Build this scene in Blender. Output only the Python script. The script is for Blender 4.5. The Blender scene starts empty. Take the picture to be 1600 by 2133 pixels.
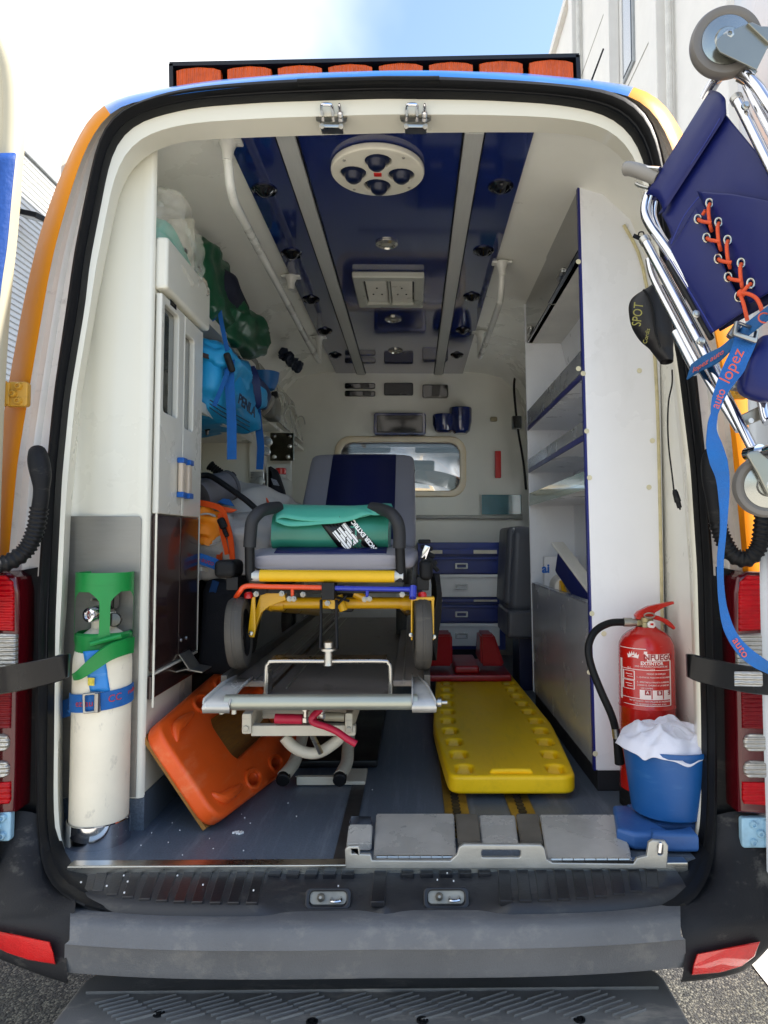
import bpy, bmesh, math, random
from mathutils import Vector as V, Matrix, noise
random.seed(7)
R = math.radians
SC = bpy.context.scene
COL = SC.collection

# ---------------------------------------------------------------- camera
FPX = 1480.0                      # focal length in pixels of the 1600 x 2133 photograph
CAMZ = 1.47                       # eye height above the asphalt
ZF = 0.68                         # height of the load floor
CAM = V((0, 0, CAMZ))
YAW, PIT = R(0.8), R(3.0)
cf = V((math.sin(YAW)*math.cos(PIT), math.cos(YAW)*math.cos(PIT), math.sin(PIT)))
cr = V((math.cos(YAW), -math.sin(YAW), 0))
cu = cr.cross(cf)
PX = 862 - FPX*cr.y/cf.y
PY = 1125 + FPX*cu.y/cf.y
cam = bpy.data.cameras.new('camera')
camo = bpy.data.objects.new('camera', cam)
COL.objects.link(camo)
rm = Matrix((cr, cu, -cf)).transposed().to_4x4()
camo.matrix_world = Matrix.Translation(CAM) @ rm
cam.sensor_fit = 'VERTICAL'
cam.sensor_height = 32
cam.lens = FPX/2133*32
cam.shift_x = (800-PX)/2133
cam.shift_y = (PY-1066.5)/2133
cam.clip_start = 0.05
cam.clip_end = 2000
SC.camera = camo

# ---------------------------------------------------------------- sky, sun, exposure
SUN_EL, SUN_AZ = 46, 86           # degrees; azimuth from +Y (van nose) clockwise to the right
w = bpy.data.worlds.new('World')
SC.world = w
w.use_nodes = True
nt = w.node_tree
nt.nodes.clear()
wo = nt.nodes.new('ShaderNodeOutputWorld')
bg = nt.nodes.new('ShaderNodeBackground')
sky = nt.nodes.new('ShaderNodeTexSky')
sky.sky_type = 'NISHITA'
sky.sun_disc = False
sky.sun_elevation = R(SUN_EL)
sky.sun_rotation = R(SUN_AZ)
sky.air_density = 1.0
sky.dust_density = 1.0
bg.inputs['Strength'].default_value = 0.13
# bright thin cloud over the left half of the sky
tc = nt.nodes.new('ShaderNodeTexCoord')
sep = nt.nodes.new('ShaderNodeSeparateXYZ')
nt.links.new(tc.outputs['Generated'], sep.inputs[0])
ns = nt.nodes.new('ShaderNodeTexNoise')
ns.inputs['Scale'].default_value = 2.2
ns.inputs['Detail'].default_value = 5
nt.links.new(tc.outputs['Generated'], ns.inputs['Vector'])
ad = nt.nodes.new('ShaderNodeMath'); ad.operation = 'MULTIPLY_ADD'
ad.inputs[1].default_value = -1.1
nt.links.new(sep.outputs['X'], ad.inputs[0])
nt.links.new(ns.outputs['Fac'], ad.inputs[2])
mr = nt.nodes.new('ShaderNodeMapRange')
mr.interpolation_type = 'SMOOTHSTEP'
mr.inputs['From Min'].default_value = 0.58
mr.inputs['From Max'].default_value = 1.02
nt.links.new(ad.outputs[0], mr.inputs['Value'])
mx = nt.nodes.new('ShaderNodeMix'); mx.data_type = 'RGBA'
nt.links.new(mr.outputs['Result'], mx.inputs['Factor'])
nt.links.new(sky.outputs['Color'], mx.inputs[6])
mx.inputs[7].default_value = (4.6, 4.7, 4.8, 1)
nt.links.new(mx.outputs[2], bg.inputs['Color'])
nt.links.new(bg.outputs[0], wo.inputs['Surface'])
sl = bpy.data.lights.new('sun', 'SUN')
sl.energy = 4.4
sl.angle = R(0.5)
sl.color = (1.0, 0.94, 0.85)
so = bpy.data.objects.new('sun', sl)
COL.objects.link(so)
sd = V((math.sin(R(SUN_AZ))*math.cos(R(SUN_EL)), math.cos(R(SUN_AZ))*math.cos(R(SUN_EL)), math.sin(R(SUN_EL))))
so.rotation_euler = sd.to_track_quat('Z', 'Y').to_euler()
so.location = (12, 20, 26)
SC.view_settings.view_transform = 'Standard'
SC.view_settings.look = 'None'
SC.view_settings.exposure = 1.5
SC.view_settings.gamma = 1
SC.view_settings.use_curve_mapping = False
SC.cycles.max_bounces = 12
SC.cycles.diffuse_bounces = 7
SC.cycles.glossy_bounces = 5
SC.cycles.caustics_reflective = False
SC.cycles.caustics_refractive = False

# ---------------------------------------------------------------- measuring: photograph point -> place in the world
def ray(px, py):
    return cf + cr*((px-PX)/FPX) - cu*((py-PY)/FPX)
def at(px, py, Y):
    d = ray(px, py); return CAM + d*(Y/d.y)
def atz(px, py, z):
    d = ray(px, py); return CAM + d*((z-CAMZ)/d.z)
def atx(px, py, x):
    d = ray(px, py); return CAM + d*(x/d.x)

# ---------------------------------------------------------------- materials
def lin(c):
    return tuple((x/12.92 if x <= .04045 else ((x+.055)/1.055)**2.4) for x in c)
def hx(h):
    h = h.lstrip('#'); return lin(tuple(int(h[i:i+2], 16)/255 for i in (0, 2, 4)))
MATS = {}
def M(name, col, rough=.5, metal=0, var=.12, vs=5, bump=0, bs=80, coat=0, wear=None, wamt=.35, wsc=(3, 3, 30), trans=0, alpha=1, emit=0, ior=1.45, spec=.5, aniso=None, rvar=0.1, sheen=0, wth=.56):
    if name in MATS: return MATS[name]
    if isinstance(col, str): col = hx(col)
    m = bpy.data.materials.new(name); m.use_nodes = True
    n, l = m.node_tree.nodes, m.node_tree.links
    b = n['Principled BSDF']
    b.inputs['Roughness'].default_value = rough
    b.inputs['Metallic'].default_value = metal
    b.inputs['Coat Weight'].default_value = coat
    b.inputs['Coat Roughness'].default_value = .06
    b.inputs['Transmission Weight'].default_value = trans
    b.inputs['Alpha'].default_value = alpha
    b.inputs['IOR'].default_value = ior
    b.inputs['Specular IOR Level'].default_value = spec
    if sheen: b.inputs['Sheen Weight'].default_value = sheen
    t = n.new('ShaderNodeTexCoord')
    mp = n.new('ShaderNodeMapping')
    l.new(t.outputs['Object'], mp.inputs['Vector'])
    if aniso: mp.inputs['Scale'].default_value = aniso
    no = n.new('ShaderNodeTexNoise')
    no.inputs['Scale'].default_value = vs
    no.inputs['Detail'].default_value = 6
    no.inputs['Roughness'].default_value = .6
    l.new(mp.outputs[0], no.inputs['Vector'])
    mxx = n.new('ShaderNodeMix'); mxx.data_type = 'RGBA'
    mpr = n.new('ShaderNodeMapRange')
    mpr.inputs['From Min'].default_value = .3; mpr.inputs['From Max'].default_value = .7
    l.new(no.outputs['Fac'], mpr.inputs['Value'])
    l.new(mpr.outputs[0], mxx.inputs['Factor'])
    mxx.inputs[6].default_value = (*[min(1, c*(1-var)) for c in col], 1)
    mxx.inputs[7].default_value = (*[min(1, c*(1+var)) for c in col], 1)
    out = mxx.outputs[2]
    if wear:
        wc = hx(wear) if isinstance(wear, str) else wear
        mp2 = n.new('ShaderNodeMapping'); mp2.inputs['Scale'].default_value = wsc
        mp2.inputs['Rotation'].default_value = (.3, .5, .2)
        l.new(t.outputs['Object'], mp2.inputs['Vector'])
        n2 = n.new('ShaderNodeTexNoise'); n2.inputs['Scale'].default_value = 2.5; n2.inputs['Detail'].default_value = 9; n2.inputs['Roughness'].default_value = .72
        l.new(mp2.outputs[0], n2.inputs['Vector'])
        m2 = n.new('ShaderNodeMapRange'); m2.inputs['From Min'].default_value = wth; m2.inputs['From Max'].default_value = wth+.17
        m2.inputs['To Max'].default_value = wamt
        l.new(n2.outputs['Fac'], m2.inputs['Value'])
        m3 = n.new('ShaderNodeMix'); m3.data_type = 'RGBA'
        l.new(m2.outputs[0], m3.inputs['Factor']); l.new(out, m3.inputs[6]); m3.inputs[7].default_value = (*wc, 1)
        out = m3.outputs[2]
    l.new(out, b.inputs['Base Color'])
    if rvar:
        r2 = n.new('ShaderNodeMapRange')
        r2.inputs['From Min'].default_value = .3; r2.inputs['From Max'].default_value = .7
        r2.inputs['To Min'].default_value = max(.02, rough*(1-rvar*2)); r2.inputs['To Max'].default_value = min(1, rough*(1+rvar*2))
        l.new(no.outputs['Fac'], r2.inputs['Value']); l.new(r2.outputs[0], b.inputs['Roughness'])
    if bump:
        nb = n.new('ShaderNodeTexNoise'); nb.inputs['Scale'].default_value = bs; nb.inputs['Detail'].default_value = 4
        l.new(t.outputs['Object'], nb.inputs['Vector'])
        bp = n.new('ShaderNodeBump'); bp.inputs['Strength'].default_value = bump; bp.inputs['Distance'].default_value = .004
        l.new(nb.outputs['Fac'], bp.inputs['Height']); l.new(bp.outputs[0], b.inputs['Normal'])
    if emit:
        b.inputs['Emission Color'].default_value = (*col, 1); b.inputs['Emission Strength'].default_value = emit
    MATS[name] = m
    return m

# ---------------------------------------------------------------- mesh builder
class B:
    def __init__(s): s.bm = bmesh.new(); s.wn = False
    def face(s, pts):
        vs = [s.bm.verts.new(p) for p in pts]
        try: return s.bm.faces.new(vs)
        except ValueError: return None
    def box(s, c, size, rot=None, bev=0, seg=2):
        t = bmesh.new()
        bmesh.ops.create_cube(t, size=1)
        bmesh.ops.scale(t, vec=size, verts=t.verts)
        if bev:
            s.wn = True
            bmesh.ops.bevel(t, geom=list(t.edges), offset=min(bev, min(size)*.49), segments=seg, profile=.5, affect='EDGES')
        m = Matrix.Translation(V(c))
        if rot is not None: m = m @ (rot if isinstance(rot, Matrix) else Matrix.Rotation(rot[2], 4, 'Z') @ Matrix.Rotation(rot[1], 4, 'Y') @ Matrix.Rotation(rot[0], 4, 'X'))
        bmesh.ops.transform(t, matrix=m, verts=t.verts)
        s.join(t); return s
    def bx(s, x0, x1, y0, y1, z0, z1, bev=0, seg=2):
        return s.box(((x0+x1)/2, (y0+y1)/2, (z0+z1)/2), (abs(x1-x0), abs(y1-y0), abs(z1-z0)), None, bev, seg)
    def join(s, t, free=True):
        me = bpy.data.meshes.new('tmp'); t.to_mesh(me); s.bm.from_mesh(me); bpy.data.meshes.remove(me)
        if free: t.free()
    def mesh(s, me, mat=None):
        t = bmesh.new(); t.from_mesh(me)
        if mat is not None: bmesh.ops.transform(t, matrix=mat, verts=t.verts)
        s.join(t); return s
    def grid(s, rows, close_u=False, close_v=False):
        G = [[s.bm.verts.new(p) for p in r] for r in rows]
        nr, nc = len(G), len(G[0])
        for i in range(nr if close_v else nr-1):
            for j in range(nc if close_u else nc-1):
                q = [G[i][j], G[i][(j+1) % nc], G[(i+1) % nr][(j+1) % nc], G[(i+1) % nr][j]]
                try: s.bm.faces.new(q)
                except ValueError: pass
        return G
    def tube(s, pts, r, n=10, closed=False, caps=True, flat=1.0, up=None):
        pts = [V(p) for p in pts]
        k = len(pts)
        rs = r if isinstance(r, (list, tuple)) else [r]*k
        tang = []
        for i in range(k):
            a = pts[(i-1) % k] if (closed or i > 0) else pts[i]
            b = pts[(i+1) % k] if (closed or i < k-1) else pts[i]
            d = (b-a); tang.append(d.normalized() if d.length > 1e-9 else V((0, 0, 1)))
        nrm = V(up) if up is not None else (V((0, 0, 1)) if abs(tang[0].z) < .9 else V((1, 0, 0)))
        rings = []
        for i in range(k):
            nrm = nrm - tang[i]*nrm.dot(tang[i])
            if nrm.length < 1e-6: nrm = tang[i].orthogonal()
            nrm.normalize()
            bn = tang[i].cross(nrm)
            rings.append([pts[i] + (nrm*math.cos(2*math.pi*j/n)*flat + bn*math.sin(2*math.pi*j/n))*rs[i] for j in range(n)])
        G = s.grid(rings, close_u=True, close_v=closed)
        if caps and not closed:
            for g in (G[0], G[-1]):
                try: s.bm.faces.new(g)
                except ValueError: pass
        return s
    def lathe(s, prof, c=(0, 0, 0), axis=(0, 0, 1), n=24, caps=True):
        ax = V(axis).normalized(); u = ax.orthogonal().normalized(); v = ax.cross(u); c = V(c)
        rows = [[c + ax*z + (u*math.cos(2*math.pi*j/n) + v*math.sin(2*math.pi*j/n))*max(r, 1e-5) for j in range(n)] for r, z in prof]
        G = s.grid(rows, close_u=True)
        if caps:
            for g in (G[0], G[-1]):
                try: s.bm.faces.new(g)
                except ValueError: pass
        return s
    def band(s, pts, wdir, width, th=.003):
        """flat strap along pts; wdir one vector or one per point"""
        pts = [V(p) for p in pts]; k = len(pts); rows = []
        for i in range(k):
            a, b = pts[max(0, i-1)], pts[min(k-1, i+1)]
            t = (b-a).normalized()
            wv = V(wdir[i]) if isinstance(wdir, list) else V(wdir)
            wv = (wv - t*wv.dot(t)).normalized()
            nn = t.cross(wv)
            ww = width[i] if isinstance(width, list) else width
            rows.append([pts[i]+wv*ww/2+nn*th/2, pts[i]-wv*ww/2+nn*th/2, pts[i]-wv*ww/2-nn*th/2, pts[i]+wv*ww/2-nn*th/2])
        G = s.grid(rows, close_u=True)
        for g in (G[0], G[-1]):
            try: s.bm.faces.new(g)
            except ValueError: pass
        return s
    def plate(s, outline, holes=(), th=.01, bev=0, mat=None, seg=2):
        """flat plate with holes: outline in local x,y; thickness along local z (centred)"""
        cu_ = bpy.data.curves.new('tmp', 'CURVE'); cu_.dimensions = '2D'; cu_.fill_mode = 'BOTH'
        for poly in [outline]+list(holes):
            sp = cu_.splines.new('POLY'); sp.points.add(len(poly)-1); sp.use_cyclic_u = True
            for q, p in zip(sp.points, poly): q.co = (p[0], p[1], 0, 1)
        cu_.extrude = max(0.0001, th/2-bev); cu_.bevel_depth = bev; cu_.bevel_resolution = seg
        cu_.offset = -bev
        s.wn = s.wn or bev > 0
        ob = bpy.data.objects.new('tmp', cu_)
        me = bpy.data.meshes.new_from_object(ob)
        s.mesh(me, mat)
        bpy.data.objects.remove(ob); bpy.data.meshes.remove(me); bpy.data.curves.remove(cu_)
        return s
    def text(s, body, size, mat, th=.0008, align='CENTER', bold=0, shear=0, sx=1, spacing=1):
        cu_ = bpy.data.curves.new('tmp', 'FONT'); cu_.body = body; cu_.size = size; cu_.extrude = th/2; cu_.resolution_u = 3
        cu_.align_x = align; cu_.align_y = 'CENTER'; cu_.offset = bold; cu_.shear = shear; cu_.space_character = spacing
        ob = bpy.data.objects.new('tmp', cu_)
        me = bpy.data.meshes.new_from_object(ob)
        s.mesh(me, mat @ Matrix.Diagonal((sx, 1, 1, 1)))
        bpy.data.objects.remove(ob); bpy.data.meshes.remove(me); bpy.data.curves.remove(cu_)
        return s
    def obj(s, name, mat, parent=None, smooth=35, weld=True, recalc=True, sub=0, label=None, kind=None, solid=0):
        bm = s.bm
        if weld: bmesh.ops.remove_doubles(bm, verts=bm.verts, dist=1e-5)
        if recalc: bmesh.ops.recalc_face_normals(bm, faces=bm.faces)
        me = bpy.data.meshes.new(name); bm.to_mesh(me); bm.free()
        if smooth:
            me.shade_smooth()
            me.set_sharp_from_angle(angle=R(smooth))
        if mat is not None: me.materials.append(mat)
        o = bpy.data.objects.new(name, me); COL.objects.link(o)
        if s.wn and not sub and len(me.polygons) < 12000:
            md = o.modifiers.new('wn', 'WEIGHTED_NORMAL'); md.keep_sharp = True; md.weight = 80
        if sub:
            md = o.modifiers.new('sub', 'SUBSURF'); md.levels = sub; md.render_levels = sub
        if solid:
            md = o.modifiers.new('solid', 'SOLIDIFY'); md.thickness = solid; md.offset = 0
        if parent is not None: setparent(o, parent)
        if label: o['label'] = label
        if kind: o['kind'] = kind
        return o

def wpos(o):
    p = V((0, 0, 0))
    while o is not None:
        p += o.location
        if o.parent is not None: p += o.matrix_parent_inverse.translation
        o = o.parent
    return p
def setparent(o, parent):
    o.parent = parent
    o.matrix_parent_inverse = Matrix.Translation(-wpos(parent))
def thing(name, label, cat, loc=(0, 0, 0), group=None):
    o = bpy.data.objects.new(name, None); COL.objects.link(o)
    o.location = loc; o.empty_display_size = .1
    o['label'] = label; o['category'] = cat
    if group: o['group'] = group
    return o
def tag(o, label, cat, group=None):
    o['label'] = label; o['category'] = cat
    if group: o['group'] = group
    return o
def copytree(o, off, parent=None, label=None):
    """a copy of a thing or part with its parts, moved by off"""
    c = o.copy(); COL.objects.link(c)
    if parent is not None: c.parent = parent
    c.location = o.location + V(off)
    if label: c['label'] = label
    for ch in list(o.children):
        d = ch.copy(); COL.objects.link(d); d.parent = c
        for g in list(ch.children):
            e = g.copy(); COL.objects.link(e); e.parent = d
    return c
def frame(o, u, v):
    """matrix with local x along u, y along v, z = u x v"""
    u = V(u).normalized(); v = V(v); v = (v-u*v.dot(u)).normalized(); n = u.cross(v)
    m = Matrix((u, v, n)).transposed().to_4x4(); m.translation = V(o); return m
def rrect(x0, x1, y0, y1, r, n=5):
    out = []
    for cx, cy, a0 in ((x1-r, y1-r, 0), (x0+r, y1-r, 90), (x0+r, y0+r, 180), (x1-r, y0+r, 270)):
        for k in range(n+1):
            a = R(a0+90*k/n); out.append((cx+r*math.cos(a), cy+r*math.sin(a)))
    return out
def circ(cx, cy, r, n=20, ry=None):
    return [(cx+r*math.cos(2*math.pi*k/n), cy+(ry or r)*math.sin(2*math.pi*k/n)) for k in range(n)]
def smoothpath(pts, per=6, closed=False):
    """Catmull-Rom through the points"""
    pts = [V(p) for p in pts]; n = len(pts); out = []
    rng = n if closed else n-1
    for i in range(rng):
        g = (lambda k: pts[k % n]) if closed else (lambda k: pts[max(0, min(n-1, k))])
        p0, p1, p2, p3 = g(i-1), g(i), g(i+1), g(i+2)
        for k in range(per):
            t = k/per
            out.append(.5*((2*p1)+(p2-p0)*t+(2*p0-5*p1+4*p2-p3)*t*t+(3*p1-p0-3*p2+p3)*t**3))
    if not closed: out.append(pts[-1])
    return out
# ================================================================ materials
WHITE = M('white_melamine', '#e6e8ec', .32, var=.03, vs=2, wear='#8d8a80', wamt=.10, wsc=(3, 3, 1.2), wth=.54, rvar=.25, bump=.04, bs=6)
CREAM = M('cream_paint', '#dddacb', .3, var=.025, vs=2, coat=.25)
CREAMD = M('cream_lining', '#e2e1d8', .3, var=.05, vs=3, coat=.2)
GREYP = M('grey_flange_paint', '#e0ddd6', .5, var=.05, vs=7, wear='#5b5346', wamt=.35, wsc=(6, 6, 9))
ORANGE = M('orange_paint', '#d0810f', .45, var=.04, spec=.12)
BLUEP = M('blue_paint', '#1d64ac', .3, var=.08, coat=.4, wear='#8fa3b4', wamt=.35, wsc=(3, 12, 12))
BLACKP = M('black_plastic', '#141517', .55, spec=.22, var=.2, vs=9, bump=.15, bs=220, wear='#57544c', wamt=.4, wsc=(4, 4, 14))
GREYB = M('grey_bumper_plastic', '#606265', .62, spec=.3, var=.14, vs=4, bump=.35, bs=320, wear='#98958e', wamt=.3, wsc=(5, 9, 5), wth=.52)
RUBBER = M('black_rubber', '#131416', .5, spec=.25, var=.15, bump=.1, bs=120)
STEEL = M('stainless_steel', '#b9b7b0', .3, 1, var=.1, vs=6, aniso=(2, 2, 25), wear='#5c584f', wamt=.35)
STEELD = M('worn_steel', '#9a978e', .42, .8, var=.28, vs=7, wear='#3e3a33', wamt=.55, wsc=(5, 5, 5))
CHROME = M('chrome', '#d5d5d8', .07, 1, var=.04)
ALU = M('brushed_aluminium', '#b9bab6', .38, .25, var=.06, aniso=(30, 2, 2))
FLOORM = M('blue_vinyl_floor', '#535d69', .42, var=.4, vs=240, bump=.1, bs=200, wear='#8b9299', wamt=.35, wsc=(14, 1.1, 3), wth=.52)
NAVYG = M('navy_gloss', '#16245a', .07, var=.06, coat=1)
DARKG = M('dark_gloss_panel', '#22120d', .06, var=.2, coat=1)
BLKG = M('black_gloss', '#0a0a0e', .08, coat=.6)
GLASSM = M('clear_glass', (1, 1, 1), .02, trans=1, var=0, rvar=0)
GREYV = M('grey_vinyl', '#85838a', .5, var=.06, bump=.12, bs=180)
NAVYV = M('navy_vinyl', '#101848', .42, var=.12, vs=4, bump=.1, bs=120)
YELP = M('yellow_paint', '#d9a411', .3, var=.1, coat=.3, wear='#6b5320', wamt=.3)
YELB = M('yellow_polyethylene', '#fbca10', .42, var=.07, vs=3, wear='#8a6d18', wamt=.15, wsc=(9, 1.5, 9), wth=.52, bump=.08, bs=90)
ORGB = M('orange_polyethylene', '#e8591a', .45, var=.09, vs=4, wear='#f0a070', wamt=.3, wsc=(9, 2, 9), wth=.53, bump=.1, bs=90)
RED = M('red_paint', '#bf1a16', .28, var=.06, coat=.4)
STRAPB = M('blue_webbing', '#1c5fa6', .75, var=.12, vs=40, bump=.5, bs=500)
BLACKM = M('black_satin_metal', '#121214', .4, spec=.3, var=.1)
BLACKF = M('black_fabric', '#15161a', .85, var=.2, bump=.5, bs=250)

def lensmat(name, col, sc_, dirz=True):
    m = M(name, col, .2, var=.18, vs=30, coat=.1, spec=.25)
    n, l = m.node_tree.nodes, m.node_tree.links; b = n['Principled BSDF']
    t = n.new('ShaderNodeTexCoord'); wv = n.new('ShaderNodeTexWave'); wv.bands_direction = 'Z' if dirz else 'X'
    wv.inputs['Scale'].default_value = sc_; wv.inputs['Distortion'].default_value = 1.2; wv.inputs['Detail'].default_value = 3; wv.inputs['Detail Scale'].default_value = 3
    l.new(t.outputs['Object'], wv.inputs['Vector'])
    bp = n.new('ShaderNodeBump'); bp.inputs['Strength'].default_value = .9; bp.inputs['Distance'].default_value = .004
    l.new(wv.outputs['Fac'], bp.inputs['Height']); l.new(bp.outputs[0], b.inputs['Normal'])
    return m
# ================================================================ ground
def asphalt():
    m = bpy.data.materials.new('asphalt'); m.use_nodes = True
    n, l = m.node_tree.nodes, m.node_tree.links; b = n['Principled BSDF']
    t = n.new('ShaderNodeTexCoord')
    vo = n.new('ShaderNodeTexVoronoi'); vo.inputs['Scale'].default_value = 140
    l.new(t.outputs['Object'], vo.inputs['Vector'])
    no = n.new('ShaderNodeTexNoise'); no.inputs['Scale'].default_value = .9; no.inputs['Detail'].default_value = 6
    l.new(t.outputs['Object'], no.inputs['Vector'])
    sp = n.new('ShaderNodeSeparateColor'); l.new(vo.outputs['Color'], sp.inputs[0])
    rp = n.new('ShaderNodeValToRGB'); e = rp.color_ramp.elements
    e[0].position = 0; e[0].color = (.022, .022, .025, 1); e[1].position = 1; e[1].color = (.2, .185, .165, 1)
    e2 = rp.color_ramp.elements.new(.6); e2.color = (.06, .057, .056, 1)
    l.new(sp.outputs[0], rp.inputs[0])
    m1 = n.new('ShaderNodeMix'); m1.data_type = 'RGBA'; m1.blend_type = 'MULTIPLY'
    m1.inputs['Factor'].default_value = .5
    l.new(rp.outputs[0], m1.inputs[6]); l.new(no.outputs['Color'], m1.inputs[7]); l.new(m1.outputs[2], b.inputs['Base Color'])
    bp = n.new('ShaderNodeBump'); bp.inputs['Strength'].default_value = .9; bp.inputs['Distance'].default_value = .006; bp.invert = True
    l.new(vo.outputs['Distance'], bp.inputs['Height']); l.new(bp.outputs[0], b.inputs['Normal'])
    b.inputs['Roughness'].default_value = .85
    return m
g = B(); g.face([(-300, -300, 0), (300, -300, 0), (300, 300, 0), (-300, 300, 0)])
o = g.obj('road', asphalt(), kind='structure')
g = B(); g.face([(-9, -40, .004), (1.1, -40, .004), (1.1, 1.05, .004), (-9, 1.05, .004)]); g.face([(1.4, -40, .004), (9, -40, .004), (9, 1.05, .004), (1.4, 1.05, .004)])  # unseen pale ground, added behind the camera to bounce sunlight into the van
g.obj('added_bounce_apron', M('bounce_concrete', '#b3aea4', .85, var=.12, vs=1.5, bump=.4, bs=60, wear='#6f6a62', wamt=.4), kind='structure')
LINE = M('road_paint', '#d8d6cf', .7, var=.12, vs=12, wear='#55524c', wamt=.7, wsc=(7, 7, 7), bump=.5, bs=130)
g = B(); g.face([(1.17, -6, .004), (1.3, -6, .004), (1.3, 9, .004), (1.17, 9, .004)])
g.obj('parking_line', LINE, kind='structure')

# ================================================================ warehouse on the left
CORR = M('white_corrugated_sheet', '#d6d6d4', .45, var=.05)
t = thing('warehouse', 'white warehouse clad in horizontal corrugated sheet behind the left rear door', 'building', (-6, 22, 0))
ztop = 7.4
rows = []
z = 0
while z < ztop-.01:
    for dz, dx in ((0, 0), (.03, 0), (.042, .022), (.078, .022)):
        rows.append((dx, z+dz))
    z += .09
rows.append((0, ztop))
b_ = B(); b_.grid([[(-6+dx, y, zz) for y in (5, 20, 45)] for dx, zz in rows])
b_.obj('wall', CORR, t, smooth=20)
B().bx(-9, -6.03, 5, 45, 0, ztop-.05).obj('body', M('pale_render', '#c9c7c2', .7), t)
B().bx(-6.1, -5.93, 4.9, 45.1, ztop, ztop+.12).obj('roof_trim', M('grey_trim', '#b4b8ba', .4), t)
fp = at(60, 449, 10.4)
fl = B(); fl.box((0, 0, 0), (.36, .4, .07), None, .012)
fl = fl.obj('floodlight', BLACKP, None)
fl.location = (-5.68, fp.y, fp.z); fl.rotation_euler = (R(10), R(12), 0)
fl.parent = t; fl.matrix_parent_inverse = Matrix.Translation(-wpos(t))
q = B().box((0, 0, -.037), (.24, .27, .01), None, .003).obj('lens', M('frosted_lens', '#dcdcd6', .3), None); q.parent = fl
q = B().box((-.24, 0, .02), (.2, .12, .03), None, .004).obj('bracket', BLACKP, None); q.parent = fl

# ================================================================ white building on the right
t = thing('industrial_building', 'tall white industrial building with vertical pilasters rising beyond the right rear corner', 'building', (4.6, 15, 0))
WR = M('white_render', '#e2e1dd', .75, var=.04, vs=2, bump=.2, bs=20)
B().bx(4.6, 10, 8, 23.5, 0, 17.3).obj('wall', WR, t)
B().bx(4.45, 10.1, 7.9, 23.6, 17.3, 17.6, .03).obj('cornice', WR, t)
for i, y in enumerate((9.5, 12.3, 15.3, 18.9, 22.6)):
    B().bx(4.36, 4.6, y, y+.42, 0, 17.3, .03).obj('pilaster', WR, t)
for y, z in ((14.2, 11.4),):
    f = B().bx(4.55, 4.63, y, y+.75, z, z+2.6, .02).obj('window', M('grey_window_frame', '#9aa0a4', .4), t)
    B().bx(4.53, 4.552, y+.08, y+.67, z+.08, z+2.52).obj('pane', M('window_pane', '#4c5a68', .08, coat=1), f)
for z in (5.2, 8.2, 11.2, 14.2): B().bx(4.592, 4.6, 8, 23.5, z, z+.03).obj('joint', M('joint_grey', '#a9a8a2', .8), t)
for y in (12.05, 18.7): B().tube([(4.5, y, 0), (4.5, y, 17.2)], .06, 10).obj('downpipe', M('pipe_white', '#cfcfca', .5), t)
a = at(1237, 158, 13.0); c = at(1256, 103, 13.0)
# thin aerial on the van roof
# ================================================================ the ambulance body
XC = -.09; YD = 1.79; YB = 4.96; ZC = 2.65
AMB = thing('ambulance', 'orange and blue ambulance van seen from behind with both rear doors wide open', 'ambulance', (XC, 1.79, 0))
CX, CY = 788.0, 1050.0
def radial(poly, ang):
    """distance from (CX, CY) to the closed polygon along the direction ang (image coordinates)"""
    dx, dy = math.cos(ang), math.sin(ang); best = 0
    n = len(poly)
    for i in range(n):
        x1, y1 = poly[i][0]-CX, poly[i][1]-CY; x2, y2 = poly[(i+1) % n][0]-CX, poly[(i+1) % n][1]-CY
        ex, ey = x2-x1, y2-y1
        den = dx*ey-dy*ex
        if abs(den) < 1e-9: continue
        tt = (x1*ey-y1*ex)/den; uu = (x1*dy-y1*dx)/den
        if tt > 0 and -1e-6 <= uu <= 1+1e-6: best = max(best, tt)
    return best
NA = 240
ANG = [2*math.pi*k/NA for k in range(NA)]
def ring_px(poly):
    rr = [radial(poly, a) for a in ANG]
    rr = [(rr[k-2]+2*rr[k-1]+3*rr[k]+2*rr[(k+1) % NA]+rr[(k+2) % NA])/9 for k in range(NA)]
    return [(CX+r*math.cos(a), CY+r*math.sin(a)) for r, a in zip(rr, ANG)]
OUT = ring_px([(-45, 1700), (-42, 1400), (-35, 1200), (-22, 1050), (0, 917), (20, 789), (49, 631), (79, 500), (95, 450), (120, 380), (145, 325), (165, 280), (185, 245), (215, 215), (245, 203), (360, 180), (450, 167), (615, 153), (800, 147), (915, 147), (1080, 152), (1200, 163), (1310, 178), (1345, 184), (1380, 208), (1422, 272), (1470, 400), (1520, 600), (1562, 800), (1592, 1000), (1612, 1200), (1620, 1400), (1622, 1700), (1560, 1960), (800, 1975), (20, 1960)])
INN = ring_px([(0, 1700), (5, 1400), (17, 1180), (36, 969), (54, 858), (66, 785), (95, 615), (112, 525), (140, 425), (165, 345), (185, 295), (215, 247), (250, 217), (400, 193), (615, 170), (800, 162), (915, 160), (1000, 165), (1100, 176), (1250, 188), (1312, 197), (1345, 215), (1375, 250), (1402, 310), (1440, 450), (1480, 650), (1510, 820), (1522, 900), (1546, 1160), (1552, 1400), (1555, 1700), (1500, 1930), (800, 1945), (60, 1930)])
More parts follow.
